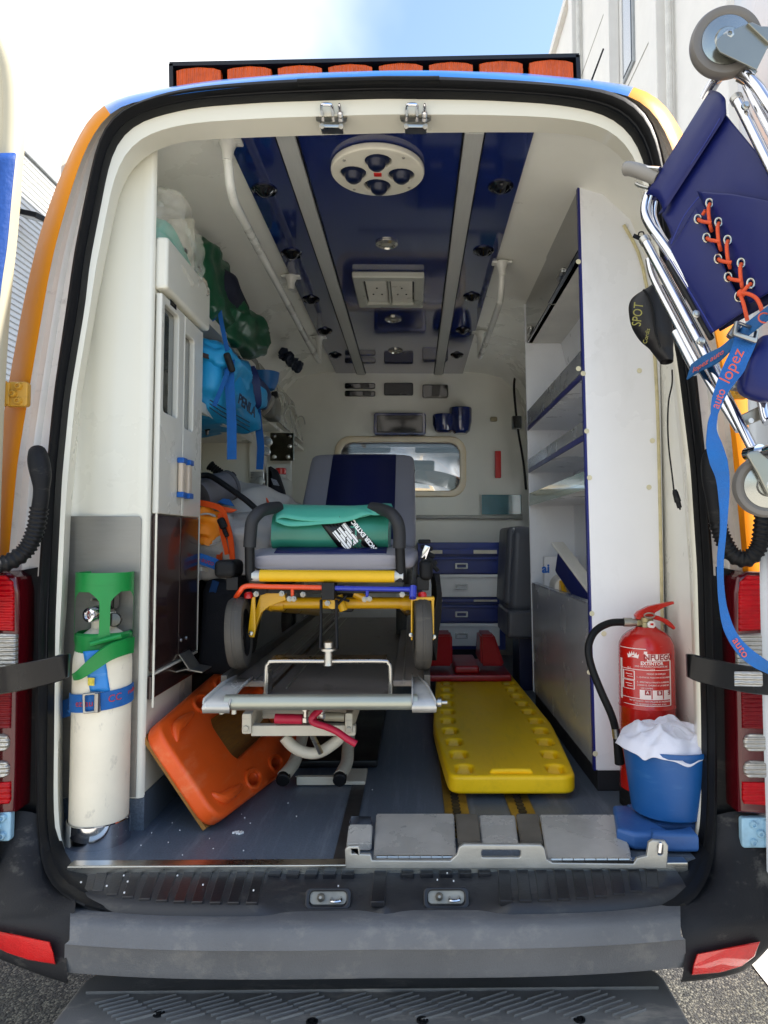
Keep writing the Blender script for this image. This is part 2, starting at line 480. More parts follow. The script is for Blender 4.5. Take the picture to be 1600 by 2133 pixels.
SO = ring_px([(110, 1820), (96, 1750), (88, 1600), (88, 1300), (97, 1156), (110, 992), (126, 828), (153, 631), (165, 550), (192, 415), (212, 325), (228, 280), (250, 253), (300, 229), (350, 210), (450, 194), (615, 181), (800, 174), (915, 175), (1080, 184), (1250, 200), (1305, 215), (1350, 250), (1368, 300), (1384, 380), (1415, 600), (1441, 763), (1463, 976), (1477, 1190), (1484, 1500), (1482, 1750), (1470, 1815), (1440, 1862), (1390, 1892), (1250, 1909), (1000, 1917), (800, 1916), (500, 1910), (300, 1896), (210, 1880), (150, 1856)])
SI = ring_px([(140, 1815), (121, 1780), (112, 1700), (114, 1500), (116, 1300), (122, 1156), (130, 992), (146, 828), (179, 631), (187, 550), (212, 425), (230, 330), (245, 295), (265, 270), (300, 250), (400, 225), (550, 214), (800, 206), (1000, 209), (1150, 217), (1250, 234), (1290, 255), (1320, 285), (1338, 325), (1352, 385), (1384, 600), (1412, 763), (1438, 976), (1452, 1190), (1460, 1500), (1460, 1700), (1450, 1780), (1425, 1830), (1370, 1862), (1250, 1882), (1000, 1890), (800, 1890), (500, 1886), (300, 1872), (200, 1848)])
FI = ring_px([(152, 1800), (138, 1760), (131, 1650), (131, 1480), (132, 1360), (141, 1250), (148, 1070), (155, 1000), (170, 828), (205, 620), (229, 500), (247, 410), (266, 362), (300, 325), (350, 301), (400, 292), (600, 284), (800, 278), (1000, 276), (1120, 276), (1210, 281), (1260, 296), (1300, 330), (1324, 372), (1345, 450), (1370, 600), (1396, 763), (1420, 976), (1436, 1190), (1446, 1500), (1447, 1700), (1440, 1765), (1420, 1805), (1370, 1812), (800, 1812), (190, 1808)])
def ring3(rp, Y):
    return [at(p[0], p[1], Y(p) if callable(Y) else Y) for p in rp]
def strip(r1, r2, keep):
    """surface between two rings for the angle indices that pass keep(x, y)"""
    b = B()
    return b
def loft(name, rings, mat, parent, px_ref, keep, smooth=40):
    b = B()
    V_ = [[b.bm.verts.new(p) for p in r] for r in rings]
    for k in range(NA):
        k2 = (k+1) % NA
        if keep(*px_ref[k]) and keep(*px_ref[k2]):
            for i in range(len(rings)-1):
                b.bm.faces.new((V_[i][k], V_[i][k2], V_[i+1][k2], V_[i+1][k]))
    bmesh.ops.delete(b.bm, geom=[v for v in b.bm.verts if not v.link_faces], context='VERTS')
    return b.obj(name, mat, parent, smooth=smooth)
def mixr(a, b, t): return [x.lerp(y, t) for x, y in zip(a, b)]
O_ = ring3(OUT, 1.90); I_ = ring3(INN, 1.815); I2 = ring3(INN, 1.85)
S_ = ring3(SO, 1.865); S2 = ring3(SI, 1.865); F1 = ring3([(.55*a[0]+.45*b[0], .55*a[1]+.45*b[1]) for a, b in zip(SI, FI)], 1.872); F2 = ring3(FI, 1.955)
# orange corner panels and blue roof edge: rounded between outer silhouette and inner edge
mid = [p.lerp(q, .5)+V((0, -.012, 0)) for p, q in zip(O_, I_)]
mid2 = [p.lerp(q, .8)+V((0, -.01, 0)) for p, q in zip(O_, I_)]
isL = lambda x, y: x < 245 and y < 1215
isR = lambda x, y: x > 1308 and y < 1215
isT = lambda x, y: 225 <= x <= 1330 and y < 400
HGL = lambda y: 790 < y < 862
for nm, kp, bk in (('corner_panel', isL, 2.6), ('corner_panel', isR, 1.6)):
    loft(nm, [[p+V((0, bk, 0)) for p in O_], [p+V((0, .3, 0)) for p in O_], O_, mid, mid2, I_, I2], ORANGE, AMB, INN, kp)
# roof skin, rising a little towards the front
cl = [p+V((0, 2.6, -.02)) for p in O_]
loft('roof', [cl, [p+V((0, .5, -.01)) for p in O_], O_, mid, mid2, I_, I2], BLUEP, AMB, INN, isT)
# grey weld flange round the opening
gm = mixr(I2, S_, .45)
loft('door_frame', [I2, [p+V((0, .012, 0)) for p in mixr(I2, S_, .1)], [p+V((0, .010, 0)) for p in mixr(I2, S_, .3)], [p+V((0, .0, 0)) for p in mixr(I2, S_, .36)], [p+V((0, .002, 0)) for p in mixr(I2, S_, .42)], [p+V((0, .012, 0)) for p in mixr(I2, S_, .5)], [p+V((0, -.004, 0)) for p in mixr(I2, S_, .9)], S_], GREYP, AMB, INN, lambda x, y: y < 1215)
# black trim below, behind the lights
loft('corner_trim', [[p+V((0, .0, 0)) for p in I2], mixr(I2, S_, .3), mixr(I2, S_, .6), S_], BLACKP, AMB, INN, lambda x, y: 1185 < y < 1900 and x < 400)
loft('corner_trim', [[p+V((0, .0, 0)) for p in I2], mixr(I2, S_, .3), mixr(I2, S_, .6), S_], BLACKP, AMB, INN, lambda x, y: 1185 < y < 1900 and x > 1200)
# rubber seal: a bulb all round
def sealY(p): return 1.865 if p[1] < 1750 else 1.865-.17*min(1, (p[1]-1750)/110)
So3 = ring3(SO, sealY); Si3 = ring3(SI, sealY)
sr = []
for tt, dy in ((0, .02), (0, -.012), (.1, -.035), (.3, -.05), (.55, -.054), (.7, -.046), (.74, -.03), (.8, -.028), (.92, -.03), (1, -.012), (1, .02)):
    sr.append([p+V((0, dy, 0)) for p in mixr(So3, Si3, tt)])
loft('door_seal', sr, RUBBER, AMB, INN, lambda x, y: True)
# cream inner frame
up = lambda x, y: y < 1845
loft('inner_frame', [S2, F1, mixr(F1, F2, .5), F2], CREAM, AMB, FI, up, smooth=60)
# joints of the inner frame
JM = M('joint_shadow', '#6d6a5e', .7)
# ---------------------------------------------------------------- interior lining
SEC = [(.90, ZF), (.90, 1.55), (.893, 2.05), (.86, 2.36), (.80, 2.52), (.71, 2.605), (.60, 2.636), (.465, ZC)]
secL = [(XC-a, z) for a, z in SEC]; secR = [(XC+a, z) for a, z in reversed(SEC)]
loop = secL+secR
b_ = B(); b_.grid([[(x, y, z) for x, z in loop] for y in (1.965, 2.6, 3.62, 4.45, YB)])
bmesh.ops.delete(b_.bm, geom=[f for f in b_.bm.faces if f.calc_center_median().x > 0 and 3.7 < f.calc_center_median().y < 4.4 and 1.6 < f.calc_center_median().z < 2.0], context='FACES')  # opening for the added daylight window
b_.obj('interior_lining', CREAMD, AMB, smooth=30)
# ring that closes the gap between frame and lining
b_ = B()
lo = [F2[k] for k in range(NA)]
outer = []
for p in lo:
    d = V((p.x-XC, 0, p.z-1.6)); k = 1.1
    outer.append(V((XC+d.x*k, p.y+.02, 1.6+d.z*k)))
b_.grid([lo, outer], close_u=True)
b_.obj('lining_edge', CREAMD, AMB)
SDR = B(); SDR.plate([(3.5, .5), (4.85, .5), (4.85, 2.3), (3.5, 2.3)], [rrect(3.62, 4.45, 1.55, 2.05, .05)], .03, .004, frame((XC+1.02, 0, 0), (0, 1, 0), (0, 0, 1)))  # unseen side door and frosted window, added to let daylight reach the bulkhead
SDR = SDR.obj('added_side_door', ORANGE, AMB)
fm_ = bpy.data.materials.new('added_frosted_pane'); fm_.use_nodes = True; fn_ = fm_.node_tree; fn_.nodes.clear()
fo = fn_.nodes.new('ShaderNodeOutputMaterial'); ft = fn_.nodes.new('ShaderNodeBsdfTranslucent'); ft.inputs[0].default_value = (.82, .86, .88, 1); fn_.links.new(ft.outputs[0], fo.inputs[0])
b_ = B(); b_.plate(rrect(3.60, 4.47, 1.53, 2.07, .05), [], .004, 0, frame((XC+.955, 0, 0), (0, 1, 0), (0, 0, 1))); b_.obj('added_daylight_window', fm_, SDR)
b_ = B(); b_.plate([(3.56, 1.48), (4.51, 1.48), (4.51, 2.12), (3.56, 2.12)], [rrect(3.66, 4.41, 1.59, 2.01, .05)], .02, .004, frame((XC+.925, 0, 0), (0, 1, 0), (0, 0, 1))); b_.obj('added_window_trim', CREAMD, SDR)
# outer skin sides (seen from elsewhere), below the panels
for s in (-1, 1):
    b_ = B(); xo = XC+s*1.0
    b_.grid([[(xo, y, z) for y in (1.9, 4.6)] for z in (.42, 1.4)])
    b_.obj('side_skin', ORANGE, AMB, solid=.01)
# ---------------------------------------------------------------- floor
B().bx(XC-.92, XC+.92, 1.80, YB, ZF-.06, ZF).obj('floor', FLOORM, AMB)
# raised right hand floor with a dark divider strip
DV = M('dark_floor_strip', '#2e2c2b', .5, var=.25, vs=20)
e0, e1 = atz(722, 1781, ZF), atz(770, 1480, ZF)
d_ = B(); d_.grid([[(e0.x-.03, 1.80, ZF+.004), (e0.x+.012, 1.80, ZF+.004)], [(e0.x-.03, 4.3, ZF+.004), (e0.x+.012, 4.3, ZF+.004)]])
d_.obj('floor_strip', DV, AMB, kind='')
B().bx(-.835, .67, 1.765, 1.80, ZF-.02, ZF+.006, .004).obj('sill_strip', STEEL, AMB)
# steel guide tracks under the yellow board
TRK = M('brass_worn_track', '#9a7f3c', .4, .7, var=.3, vs=30)
for x0 in (.125, .315):
    tr = B(); tr.bx(x0-.035, x0+.035, 1.93, 3.4, ZF, ZF+.006)
    tr = tr.obj('floor_track', TRK, AMB)
    sl_ = B()
    y = 1.95
    sl_.bx(x0-.009, x0+.009, 1.94, 3.4, ZF+.0062, ZF+.0072)
    while y < 3.3:
        sl_.lathe([(.013, 0), (.013, .0012)], (x0, y, ZF+.0072), n=10); y += .028
    sl_.obj('slot', M('slot_dark', '#2a231c', .6), tr)
# bits of white litter on the floor
lit = B()
for k in range(26):
    x, y = random.uniform(-.75, -.1), random.uniform(1.83, 2.5)
    lit.box((x, y, ZF+.002), (random.uniform(.0015, .0035), random.uniform(.0015, .0035), .002), (0, 0, random.random()*3))
for k in range(9):
    a = k*.8; lit.box((-.47+.011*math.cos(a)+random.uniform(-.004, .004), 1.965+.006*math.sin(a), ZF+.003), (.006, .005, .004), (0, 0, a))
for k in range(12):
    x, y = random.uniform(-.8, .1), random.uniform(1.66, 1.76)
    lit.box((x, y, ZF-.007), (.003, .003, .003))
o = lit.obj('litter', M('white_crumb', '#e8e8e6', .6), None, kind='stuff')
o['label'] = 'white crumbs scattered over the blue floor'
# ---------------------------------------------------------------- bulkhead with window
wl, wr_ = at(697, 1100, YB).x, at(971, 1100, YB).x
wt, wb = at(800, 910, YB).z, at(800, 1036, YB).z
bm_ = frame((0, YB, 0), (1, 0, 0), (0, 0, 1))
bk = B(); bk.plate([(XC-.93, ZF), (XC+.93, ZF), (XC+.93, 2.0), (XC+.88, 2.4), (XC+.8, 2.6), (XC+.6, ZC+.03), (XC-.6, ZC+.03), (XC-.8, 2.6), (XC-.88, 2.4), (XC-.93, 2.0)], [rrect(wl+.03, wr_-.03, wb+.03, wt-.03, .09)], .05, 0, bm_)
BKH = bk.obj('bulkhead', M('bulkhead_paint', '#d6d5cc', .22, var=.05, vs=3, coat=.3), AMB)
wf = B(); wf.plate(rrect(wl, wr_, wb, wt, .11), [rrect(wl+.045, wr_-.045, wb+.045, wt-.045, .08)], .03, .009, frame((0, YB-.03, 0), (1, 0, 0), (0, 0, 1)))
wf.obj('window_frame', M('cream_gloss_trim', '#d8c7a8', .2, coat=.5), BKH)
gp = B(); gp.plate(rrect(wl+.03, wr_-.03, wb+.03, wt-.03, .09), [], .006, 0, frame((0, YB, 0), (1, 0, 0), (0, 0, 1)))
gp.obj('window_pane', GLASSM, BKH)
def onb(x0, x1, y0, y1, dep, name, mat, r=.012, bev=.006, par=BKH):
    p, q = at(x0, y1, YB-.03), at(x1, y0, YB-.03)
    b = B(); b.plate(rrect(p.x, q.x, p.z, q.z, min(r, (q.z-p.z)*.45)), [], dep, bev, frame((0, YB-.025-dep/2, 0), (1, 0, 0), (0, 0, 1)))
    return b.obj(name, mat, par)
onb(718, 782, 798, 810, .012, 'air_slot', BLKG); onb(718, 782, 814, 826, .012, 'air_slot', BLKG)
onb(800, 861, 798, 824, .02, 'vent', M('dark_vent', '#12131c', .3))
sp_ = onb(880, 933, 803, 830, .04, 'intercom', BLKG)
onb(1029-8, 1036, 868, 878, .008, 'socket', M('tan_plastic', '#8d8468', .5))
lb = onb(779, 887, 862, 908, .05, 'display_box', NAVYG, .02)
onb(786, 880, 868, 903, .058, 'screen', BLKG, .01, .004, lb)
onb(1031, 1043, 940, 996, .03, 'hammer_holder', RED, .006)
mi = onb(1003, 1085, 1031, 1072, .03, 'acrylic_pocket', M('teal_acrylic', '#4e7a84', .06, var=.2, vs=5, coat=1), .005, .002)
# glove holders
for (x0, x1, y0, y1) in ((900, 948, 870, 906), (934, 981, 856, 908)):
    p, q = at(x0, y1, YB), at(x1, y0, YB)
    cx, wd, h = (p.x+q.x)/2, (q.x-p.x)/2, q.z-p.z
    cup = B(); cup.lathe([(wd*.55, 0), (wd*.8, h*.1), (wd*.97, h*.45), (wd, h*.95), (wd*.97, h), (wd*.9, h*.97), (wd*.85, h*.5)], (cx, YB-.1, p.z), n=24)
    cup.obj('glove_cup', NAVYG, BKH)
p0, p1 = at(862, 1077, YB-.07), at(1085, 1077, YB-.07)
hb = B(); hb.tube([(XC-.3, YB-.07, p0.z), p1], .014); hb.tube([p1+V((-.02, 0, 0)), p1+V((-.02, .05, 0))], .02); hb.lathe([(.019, 0), (.019, .06)], p1+V((-.05, 0, 0)), (1, 0, 0))
hb.obj('grab_rail', M('pale_plastic', '#a9a9a2', .4), BKH)
# ---------------------------------------------------------------- ceiling
cl, crr = -.548, .345
CE = B().bx(cl, crr, 1.96, YB-.02, ZC-.012, ZC-.002, .003).obj('ceiling_panel', NAVYG, AMB)
for x in (-.37, .172):
    rl = B(); rl.bx(x-.028, x+.028, 1.96, YB-.03, ZC-.026, ZC-.0125, .005)
    rl = rl.obj('ceiling_rail', ALU, CE)
    gr = B(); gr.bx(x-.033, x-.0285, 1.96, YB-.03, ZC-.018, ZC-.0121); gr.bx(x+.0285, x+.033, 1.96, YB-.03, ZC-.018, ZC-.0121)
    gr.obj('gasket', BLKG, rl) if False else gr.obj('rail_gasket', RUBBER, CE)
for s, pts in (('L', ((551, 400), (608, 532), (648, 627), (677, 692), (698, 742))), ('R', ((1043, 393), (1007, 526), (983, 621), (965, 690), (952, 742)))):
    for (px, py) in pts:
        c = atz(px, py, ZC-.02)
        v_ = B(); v_.lathe([(.042, 0), (.042, -.004), (.036, -.009), (.03, -.006), (.022, -.014), (.012, -.022), (.001, -.024)], (c.x, c.y, ZC-.0125))
        v_.obj('nozzle', BLKG, CE)
c = atz(787, 353, ZC-.02); rF = .146
holes = [circ(.0, .078, .042), circ(0, -.072, .040), circ(-.076, .004, .040), circ(.074, .004, .040)]
fn = B(); fn.plate(circ(0, 0, rF, 48), holes, .022, .006, Matrix.Translation((c.x, c.y, ZC-.024)) @ Matrix.Rotation(R(4), 4, 'Z'))
FN = fn.obj('fan_plate', M('white_plastic', '#d3cfc0', .35), AMB)
for (hx_, hy_) in ((0, .078), (0, -.072), (-.076, .004), (.074, .004)):
    k = B(); k.lathe([(.041, .008), (.039, -.006), (.03, -.012), (.024, -.028), (.014, -.036), (.001, -.037)], (c.x+hx_, c.y+hy_, ZC-.024), n=20); k.obj('nozzle', M('navy_nozzle', '#0b1430', .3), FN)
B().bx(c.x-.012, c.x+.012, c.y-.008, c.y+.008, ZC-.039, ZC-.034).obj('indicator', RED, FN)
for a in (40, 130, 220, 310): B().lathe([(.005, 0), (.004, -.003)], (c.x+.127*math.cos(R(a)), c.y+.127*math.sin(R(a)), ZC-.035), n=8).obj('screw', STEELD, FN)
for (px, py) in ((806, 508), (819, 665), (824, 731)):
    c = atz(px, py, ZC-.015)
    s_ = B(); s_.lathe([(.044, 0), (.044, -.006), (.032, -.012), (.028, -.006)], (c.x, c.y, ZC-.0125), n=28)
    s_ = s_.obj('ceiling_spotlight', M('spot_ring', '#b8b6ac', .2, .8), CE)
    B().lathe([(.028, 0), (.018, -.004), (.001, -.005)], (c.x, c.y, ZC-.0165), n=20, caps=False).obj('lens', M('spot_lens', '#8a897e', .1, coat=1), s_)
# socket plate
p, q = atz(733, 572, ZC-.03), atz(884, 637, ZC-.03)
x0, x1, y0, y1 = p.x, p.x+(atz(884, 572, ZC-.03).x-p.x), p.y, q.y
SKT = M('socket_frame', '#a9aaa0', .3)
sk = B(); sk.plate(rrect(x0, x1, y0, y1, .006, 2), [rrect(x0+.045, (x0+x1)/2-.004, y0+.05, y1-.05, .006, 2), rrect((x0+x1)/2+.004, x1-.045, y0+.05, y1-.05, .006, 2)], .03, .008, Matrix.Translation((0, 0, ZC-.028)))
SK = sk.obj('socket_plate', SKT, AMB)
for xa, xb in ((x0+.052, (x0+x1)/2-.008), ((x0+x1)/2+.008, x1-.052)):
    f = B().bx(xa, xb, y0+.055, y1-.055, ZC-.034, ZC-.02, .004).obj('socket', M('socket_white', '#cfccc0', .3), SK)
    ym = (y0+y1)/2; xm = (xa+xb)/2
    for ax_, ay_ in ((0, -.05), (-.02, .03), (.02, .03)): B().bx(xm+ax_-.004, xm+ax_+.004, ym+ay_-.006, ym+ay_+.006, ZC-.0352, ZC-.0335).obj('pin_hole', BLKG, f)
# hand rails under the ceiling
WP = M('white_rail_paint', '#c9c9c2', .3, coat=.3)
def rail(pts, br):
    b = B(); b.tube(smoothpath(pts, 5), .0145, 12)
    o = b.obj('hand_rail', WP, AMB)
    for c in br:
        k = B(); k.lathe([(.03, 0), (.03, .006), (.024, .014), (.018, .03), (.015, .06)], V(c), (0, 0, -1), n=16); k.box(V(c)+V((0, 0, -.004)), (.085, .04, .01), None, .004); k.obj('bracket', WP, o)
a0 = V((0, 2.03, 0))
rail([(-.545, a0.y, ZC-.03), (-.545, a0.y+.012, ZC-.09), (-.545, a0.y+.06, ZC-.145), (-.545, a0.y+.2, ZC-.16), (-.545, 3.0, ZC-.16), (-.545, 3.95, ZC-.16), (-.545, 4.03, ZC-.13), (-.545, 4.04, ZC-.05)], [(-.545, a0.y, ZC-.012), (-.545, 3.1, ZC-.012), (-.545, 4.04, ZC-.012)])
rail([(.37, 2.93, ZC-.02), (.37, 2.94, ZC-.09), (.37, 2.99, ZC-.145), (.37, 3.1, ZC-.16), (.37, 3.85, ZC-.16), (.37, 3.92, ZC-.13), (.37, 3.93, ZC-.05)], [(.37, 2.93, ZC-.012), (.37, 3.93, ZC-.012)])
# latch strikers on the header
for px in (691, 866):
    c = at(px, 245, 1.875)
    s_ = B(); s_.plate(rrect(-.042, .042, -.02, .02, .012), [], .004, 0, frame(c, (1, 0, -.02), (0, .45, 1)))
    s_.bx(c.x-.03, c.x+.03, c.y-.004, c.y+.03, c.z-.03, c.z-.0185, .003)
    s_ = s_.obj('door_striker', STEEL, AMB)
    l_ = B(); l_.tube(smoothpath([c+V((-.024, -.002, .006)), c+V((-.024, -.03, .012)), c+V((-.018, -.036, .014)), c+V((-.002, -.036, .014)), c+V((.004, -.03, .012)), c+V((.004, -.002, .006))], 3), .0045, 8)
    l_.obj('loop', CHROME, s_)
    B().lathe([(.008, 0), (.008, .01), (.005, .014), (.005, .03), (.002, .036)], c+V((.024, -.002, .004)), (0, -1, .4), n=12).obj('pin', CHROME, s_)
    for dx in (-.026, .026): B().lathe([(.007, 0), (.007, .006), (.003, .007)], c+V((dx, .0, -.026)), (0, -1, -.3), n=8).obj('bolt', STEELD, s_)
# ---------------------------------------------------------------- light bar on the roof
Yl = 2.05
a, b2 = at(357, 135, Yl), at(1207, 114, Yl)
zt = (a.z+b2.z)/2+.0
lbx = B(); ang = math.atan2(b2.z-a.z, b2.x-a.x)*.9
bmx = frame(((a.x+b2.x)/2, Yl+.09, zt-.09), (math.cos(ang), 0, math.sin(ang)), (0, 1, 0))
L2 = (b2.x-a.x)/2
lbx.box((0, .03, .005), (2*L2, .14, .15), bmx @ Matrix.Translation((0, .02, 0)) if False else None) if False else None
t_ = bmesh.new(); bmesh.ops.create_cube(t_, size=1); bmesh.ops.transform(t_, matrix=bmx @ Matrix.Translation((0, .05, 0)) @ Matrix.Diagonal((2*L2, .12, .17, 1)), verts=t_.verts); lbx.join(t_)
t_ = bmesh.new(); bmesh.ops.create_cube(t_, size=1); bmesh.ops.transform(t_, matrix=bmx @ Matrix.Translation((0, -.03, .084)) @ Matrix.Diagonal((2*L2, .14, .012, 1)), verts=t_.verts); lbx.join(t_)
for s in (-1, 1):
    t_ = bmesh.new(); bmesh.ops.create_cube(t_, size=1); bmesh.ops.transform(t_, matrix=bmx @ Matrix.Translation((s*(L2-.004), -.03, 0)) @ Matrix.Diagonal((.012, .14, .17, 1)), verts=t_.verts); lbx.join(t_)
LB = lbx.obj('light_bar', M('light_bar_black', '#121214', .45, bump=.2, bs=80), AMB)
AMBER = lensmat('amber_lens', '#d2531a', 26, False)
for k in range(8):
    xk = (-1+(2*k+1)/8)*L2*.985
    ln = B(); wdt = L2*2/8*.43
    ln.plate([(-wdt, -.075), (wdt, -.075), (wdt, .064), (wdt*.7, .071), (0, .075), (-wdt*.7, .071), (-wdt, .066)], [], .03, .003, bmx @ Matrix.Translation((xk, -.082, 0)) @ Matrix.Rotation(R(90), 4, 'X'))
    ln = ln.obj('amber_light', AMBER, LB)
# thin black strip in the roof edge with the rain lip
b_ = B(); pts = [at(x, y, 1.81) for x, y in ((620, 172), (700, 169), (800, 166), (915, 166))]
b_.tube(pts, .011, 8, flat=.7)
b_.obj('roof_lip', BLACKP, AMB)
# ---------------------------------------------------------------- threshold strip (black plastic, ribbed)
THR = M('threshold_plastic', '#2a2b2e', .42, var=.12, bump=.12, bs=160, wear='#625f58', wamt=.4, wsc=(4, 9, 9))
xa, xb = at(142, 1835, 1.72).x, at(1424, 1840, 1.72).x
xm, hw = (xa+xb)/2, (xb-xa)/2
def yfront(s): return 1.612+.085*abs(s)**5
L1, L2_ = at(680, 1838, 1.66).x, at(926, 1842, 1.66).x
def dip(x):                                     # the two latch recesses pull the front edge down
    v = 0
    for c in (L1, L2_):
        d = abs(x-c)
        v = max(v, 1-max(0, min(1, (d-.075)/.07)))
    return v
b_ = B(); rows = []
for k in range(121):
    s = -1+2*k/120; x = xm+s*hw; yf = yfront(s); d = dip(x)
    hgt = min(1, (1-abs(s))/.05)**.5*.6+.4
    z0 = .668
    rows.append([(x, 1.800, z0), (x, yf+.075, z0-.001-.012*d), (x, yf+.03, z0-.004-.026*d), (x, yf+.010, z0-.010-.032*d), (x, yf, z0-.022-.03*d), (x, yf-.006-.012*d, z0-.055), (x, yf+.012, z0-.07), (x, yf+.1, z0-.075)])
b_.grid(rows)
TS = b_.obj('threshold_strip', THR, AMB, smooth=50, recalc=True)
def rib(px0, px1, py0=1812, py1=1850, nm='rib'):
    xs = [at(px0, 1830, 1.68).x, at(px1, 1830, 1.68).x]
    s = ((xs[0]+xs[1])/2-xm)/hw
    yf = yfront(s)+.016; yb_ = 1.79
    sk = -.028*s
    b = B()
    p = [(xs[0]+sk*0, yb_), (xs[1]+sk*0, yb_), (xs[1]-sk*-1.2, yf), (xs[0]-sk*-1.2, yf)]
    top = [(q[0], q[1], .6722 if i < 2 else .666) for i, q in enumerate(p)]
    bot = [(q[0], q[1], .655) for q in p]
    vs = [b.bm.verts.new(v) for v in top+bot]
    for f in ((0, 1, 2, 3), (0, 1, 5, 4), (1, 2, 6, 5), (2, 3, 7, 6), (3, 0, 4, 7)): b.bm.faces.new([vs[i] for i in f])
    bmesh.ops.bevel(b.bm, geom=list(b.bm.edges), offset=.0015, segments=1, affect='EDGES')
    return b.obj(nm, M('rib_plastic', '#1d1e22', .36, bump=.1, bs=160), TS)
for k in range(10): rib(160+k*39, 184+k*39)
for k in range(9): rib(1048+k*41, 1074+k*41)
rib(775, 803); 
for c0 in (560, 598, 636, 674, 712, 836, 876, 916, 956, 996): 
    x0 = at(c0, 1815, 1.76).x; x1 = at(c0+26, 1815, 1.76).x
    B().bx(x0, x1, 1.745, 1.793, .660, .6725, .002).obj('rib', M('rib_plastic', '#1d1e22', .36), TS)
for lx in (L1, L2_):
    lp = B(); lp.plate(rrect(-.042, .042, -.015, .015, .01), [], .004, .001, frame((lx+.004, 1.668, .657), (1, 0, 0), (0, .6, 1)))
    lp = lp.obj('latch_plate', M('latch_zinc', '#8f8d84', .5, .2, var=.2, vs=25), TS)
    B().lathe([(.009, 0), (.009, .01), (.006, .016), (.003, .02)], (lx-.012, 1.666, .657), (0, -1, .5), n=12).obj('latch_pin', STEELD, lp)
    lo_ = B(); lo_.tube(smoothpath([(lx+.012, 1.667, .655), (lx+.013, 1.652, .655), (lx+.032, 1.652, .656), (lx+.033, 1.667, .656)], 3), .0035, 8); lo_.obj('latch_loop', CHROME, lp)
    rc = B(); rc.plate(rrect(-.052, .052, -.022, .022, .012), [rrect(-.042, .042, -.015, .015, .01)], .012, .003, frame((lx+.004, 1.664, .655), (1, 0, 0), (0, .6, 1))); rc.obj('latch_recess', M('rib_plastic', '#1d1e22', .36), TS)
    B().bx(lx-.008, lx+.008, 1.596, 1.606, .618, .628, .002).obj('plug', RUBBER, TS)
# ---------------------------------------------------------------- bumper: centre section and two corners
xa, xb = at(148, 1950, 1.57).x, at(1416, 1950, 1.57).x
rows = []
for k in range(41):
    s = -1+2*k/40; dy = .05*abs(s)**3
    x = (xa+xb)/2+s*(xb-xa)/2
    xt = x*1.0
    prof = [(1.70, .625), (1.63, .643), (1.585, .651), (1.563, .648), (1.555, .640), (1.548, .615), (1.546, .608), (1.553, .602), (1.560, .555), (1.566, .538), (1.59, .528), (1.68, .524)]
    rows.append([(x*((y+dy*.8)/1.57)*1.004+(.01*s if z < .61 else 0), y+dy*.8, z-.006*abs(s)) for y, z in prof])
b_ = B(); b_.grid(rows)
BMP = b_.obj('bumper', GREYB, AMB, smooth=45)
CORN = M('corner_plastic', '#202124', .55, spec=.25, var=.15, vs=5, bump=.2, bs=260, wear='#807d76', wamt=.4, wsc=(3, 3, 7), wth=.55)
def corner(rows_px, nm='bumper_corner'):
    rows = []
    for r in rows_px:
        pts = smoothpath([at(x, y, Y) for x, y, Y in r], 5); rows.append(pts)
    cols = list(zip(*rows)); sm = [smoothpath(c, 4) for c in cols]
    b = B(); b.grid([list(r) for r in zip(*sm)])
    return b.obj(nm, CORN, AMB, smooth=60)
left_rows = [[(-60, 1690, 1.86), (10, 1690, 1.83), (55, 1690, 1.83), (92, 1700, 1.84)],
             [(-60, 1770, 1.83), (10, 1765, 1.80), (55, 1765, 1.795), (98, 1765, 1.82)],
             [(-60, 1850, 1.79), (10, 1840, 1.74), (70, 1830, 1.73), (120, 1832, 1.76)],
             [(-60, 1905, 1.74), (20, 1900, 1.68), (90, 1890, 1.66), (156, 1872, 1.66)],
             [(-60, 1918, 1.72), (20, 1925, 1.655), (90, 1925, 1.625), (149, 1928, 1.615)],
             [(-60, 1950, 1.715), (20, 1965, 1.65), (90, 1975, 1.615), (139, 1985, 1.598)],
             [(-60, 1972, 1.72), (20, 2004, 1.655), (90, 2030, 1.62), (141, 2046, 1.60)],
             [(-60, 1972, 1.80), (20, 2002, 1.75), (90, 2026, 1.71), (143, 2042, 1.69)]]
corner(left_rows)
right_rows = [[(1640, 1690, 1.86), (1580, 1690, 1.83), (1530, 1690, 1.83), (1483, 1700, 1.84)],
              [(1640, 1770, 1.83), (1580, 1765, 1.80), (1530, 1765, 1.795), (1479, 1765, 1.82)],
              [(1640, 1850, 1.79), (1570, 1840, 1.74), (1515, 1830, 1.73), (1463, 1835, 1.76)],
              [(1640, 1895, 1.74), (1560, 1890, 1.68), (1490, 1885, 1.66), (1412, 1880, 1.66)],
              [(1640, 1915, 1.72), (1560, 1922, 1.655), (1490, 1924, 1.625), (1417, 1926, 1.615)],
              [(1640, 1930, 1.715), (1560, 1955, 1.65), (1490, 1970, 1.615), (1427, 1982, 1.598)],
              [(1625, 1948, 1.72), (1560, 2012, 1.655), (1490, 2034, 1.62), (1420, 2042, 1.60)],
              [(1625, 1946, 1.80), (1560, 2008, 1.75), (1490, 2030, 1.71), (1418, 2040, 1.69)]]
corner(right_rows)
REFL = M('red_reflector', '#d01010', .18, var=.1, vs=60, coat=1, bump=.5, bs=420, emit=0)
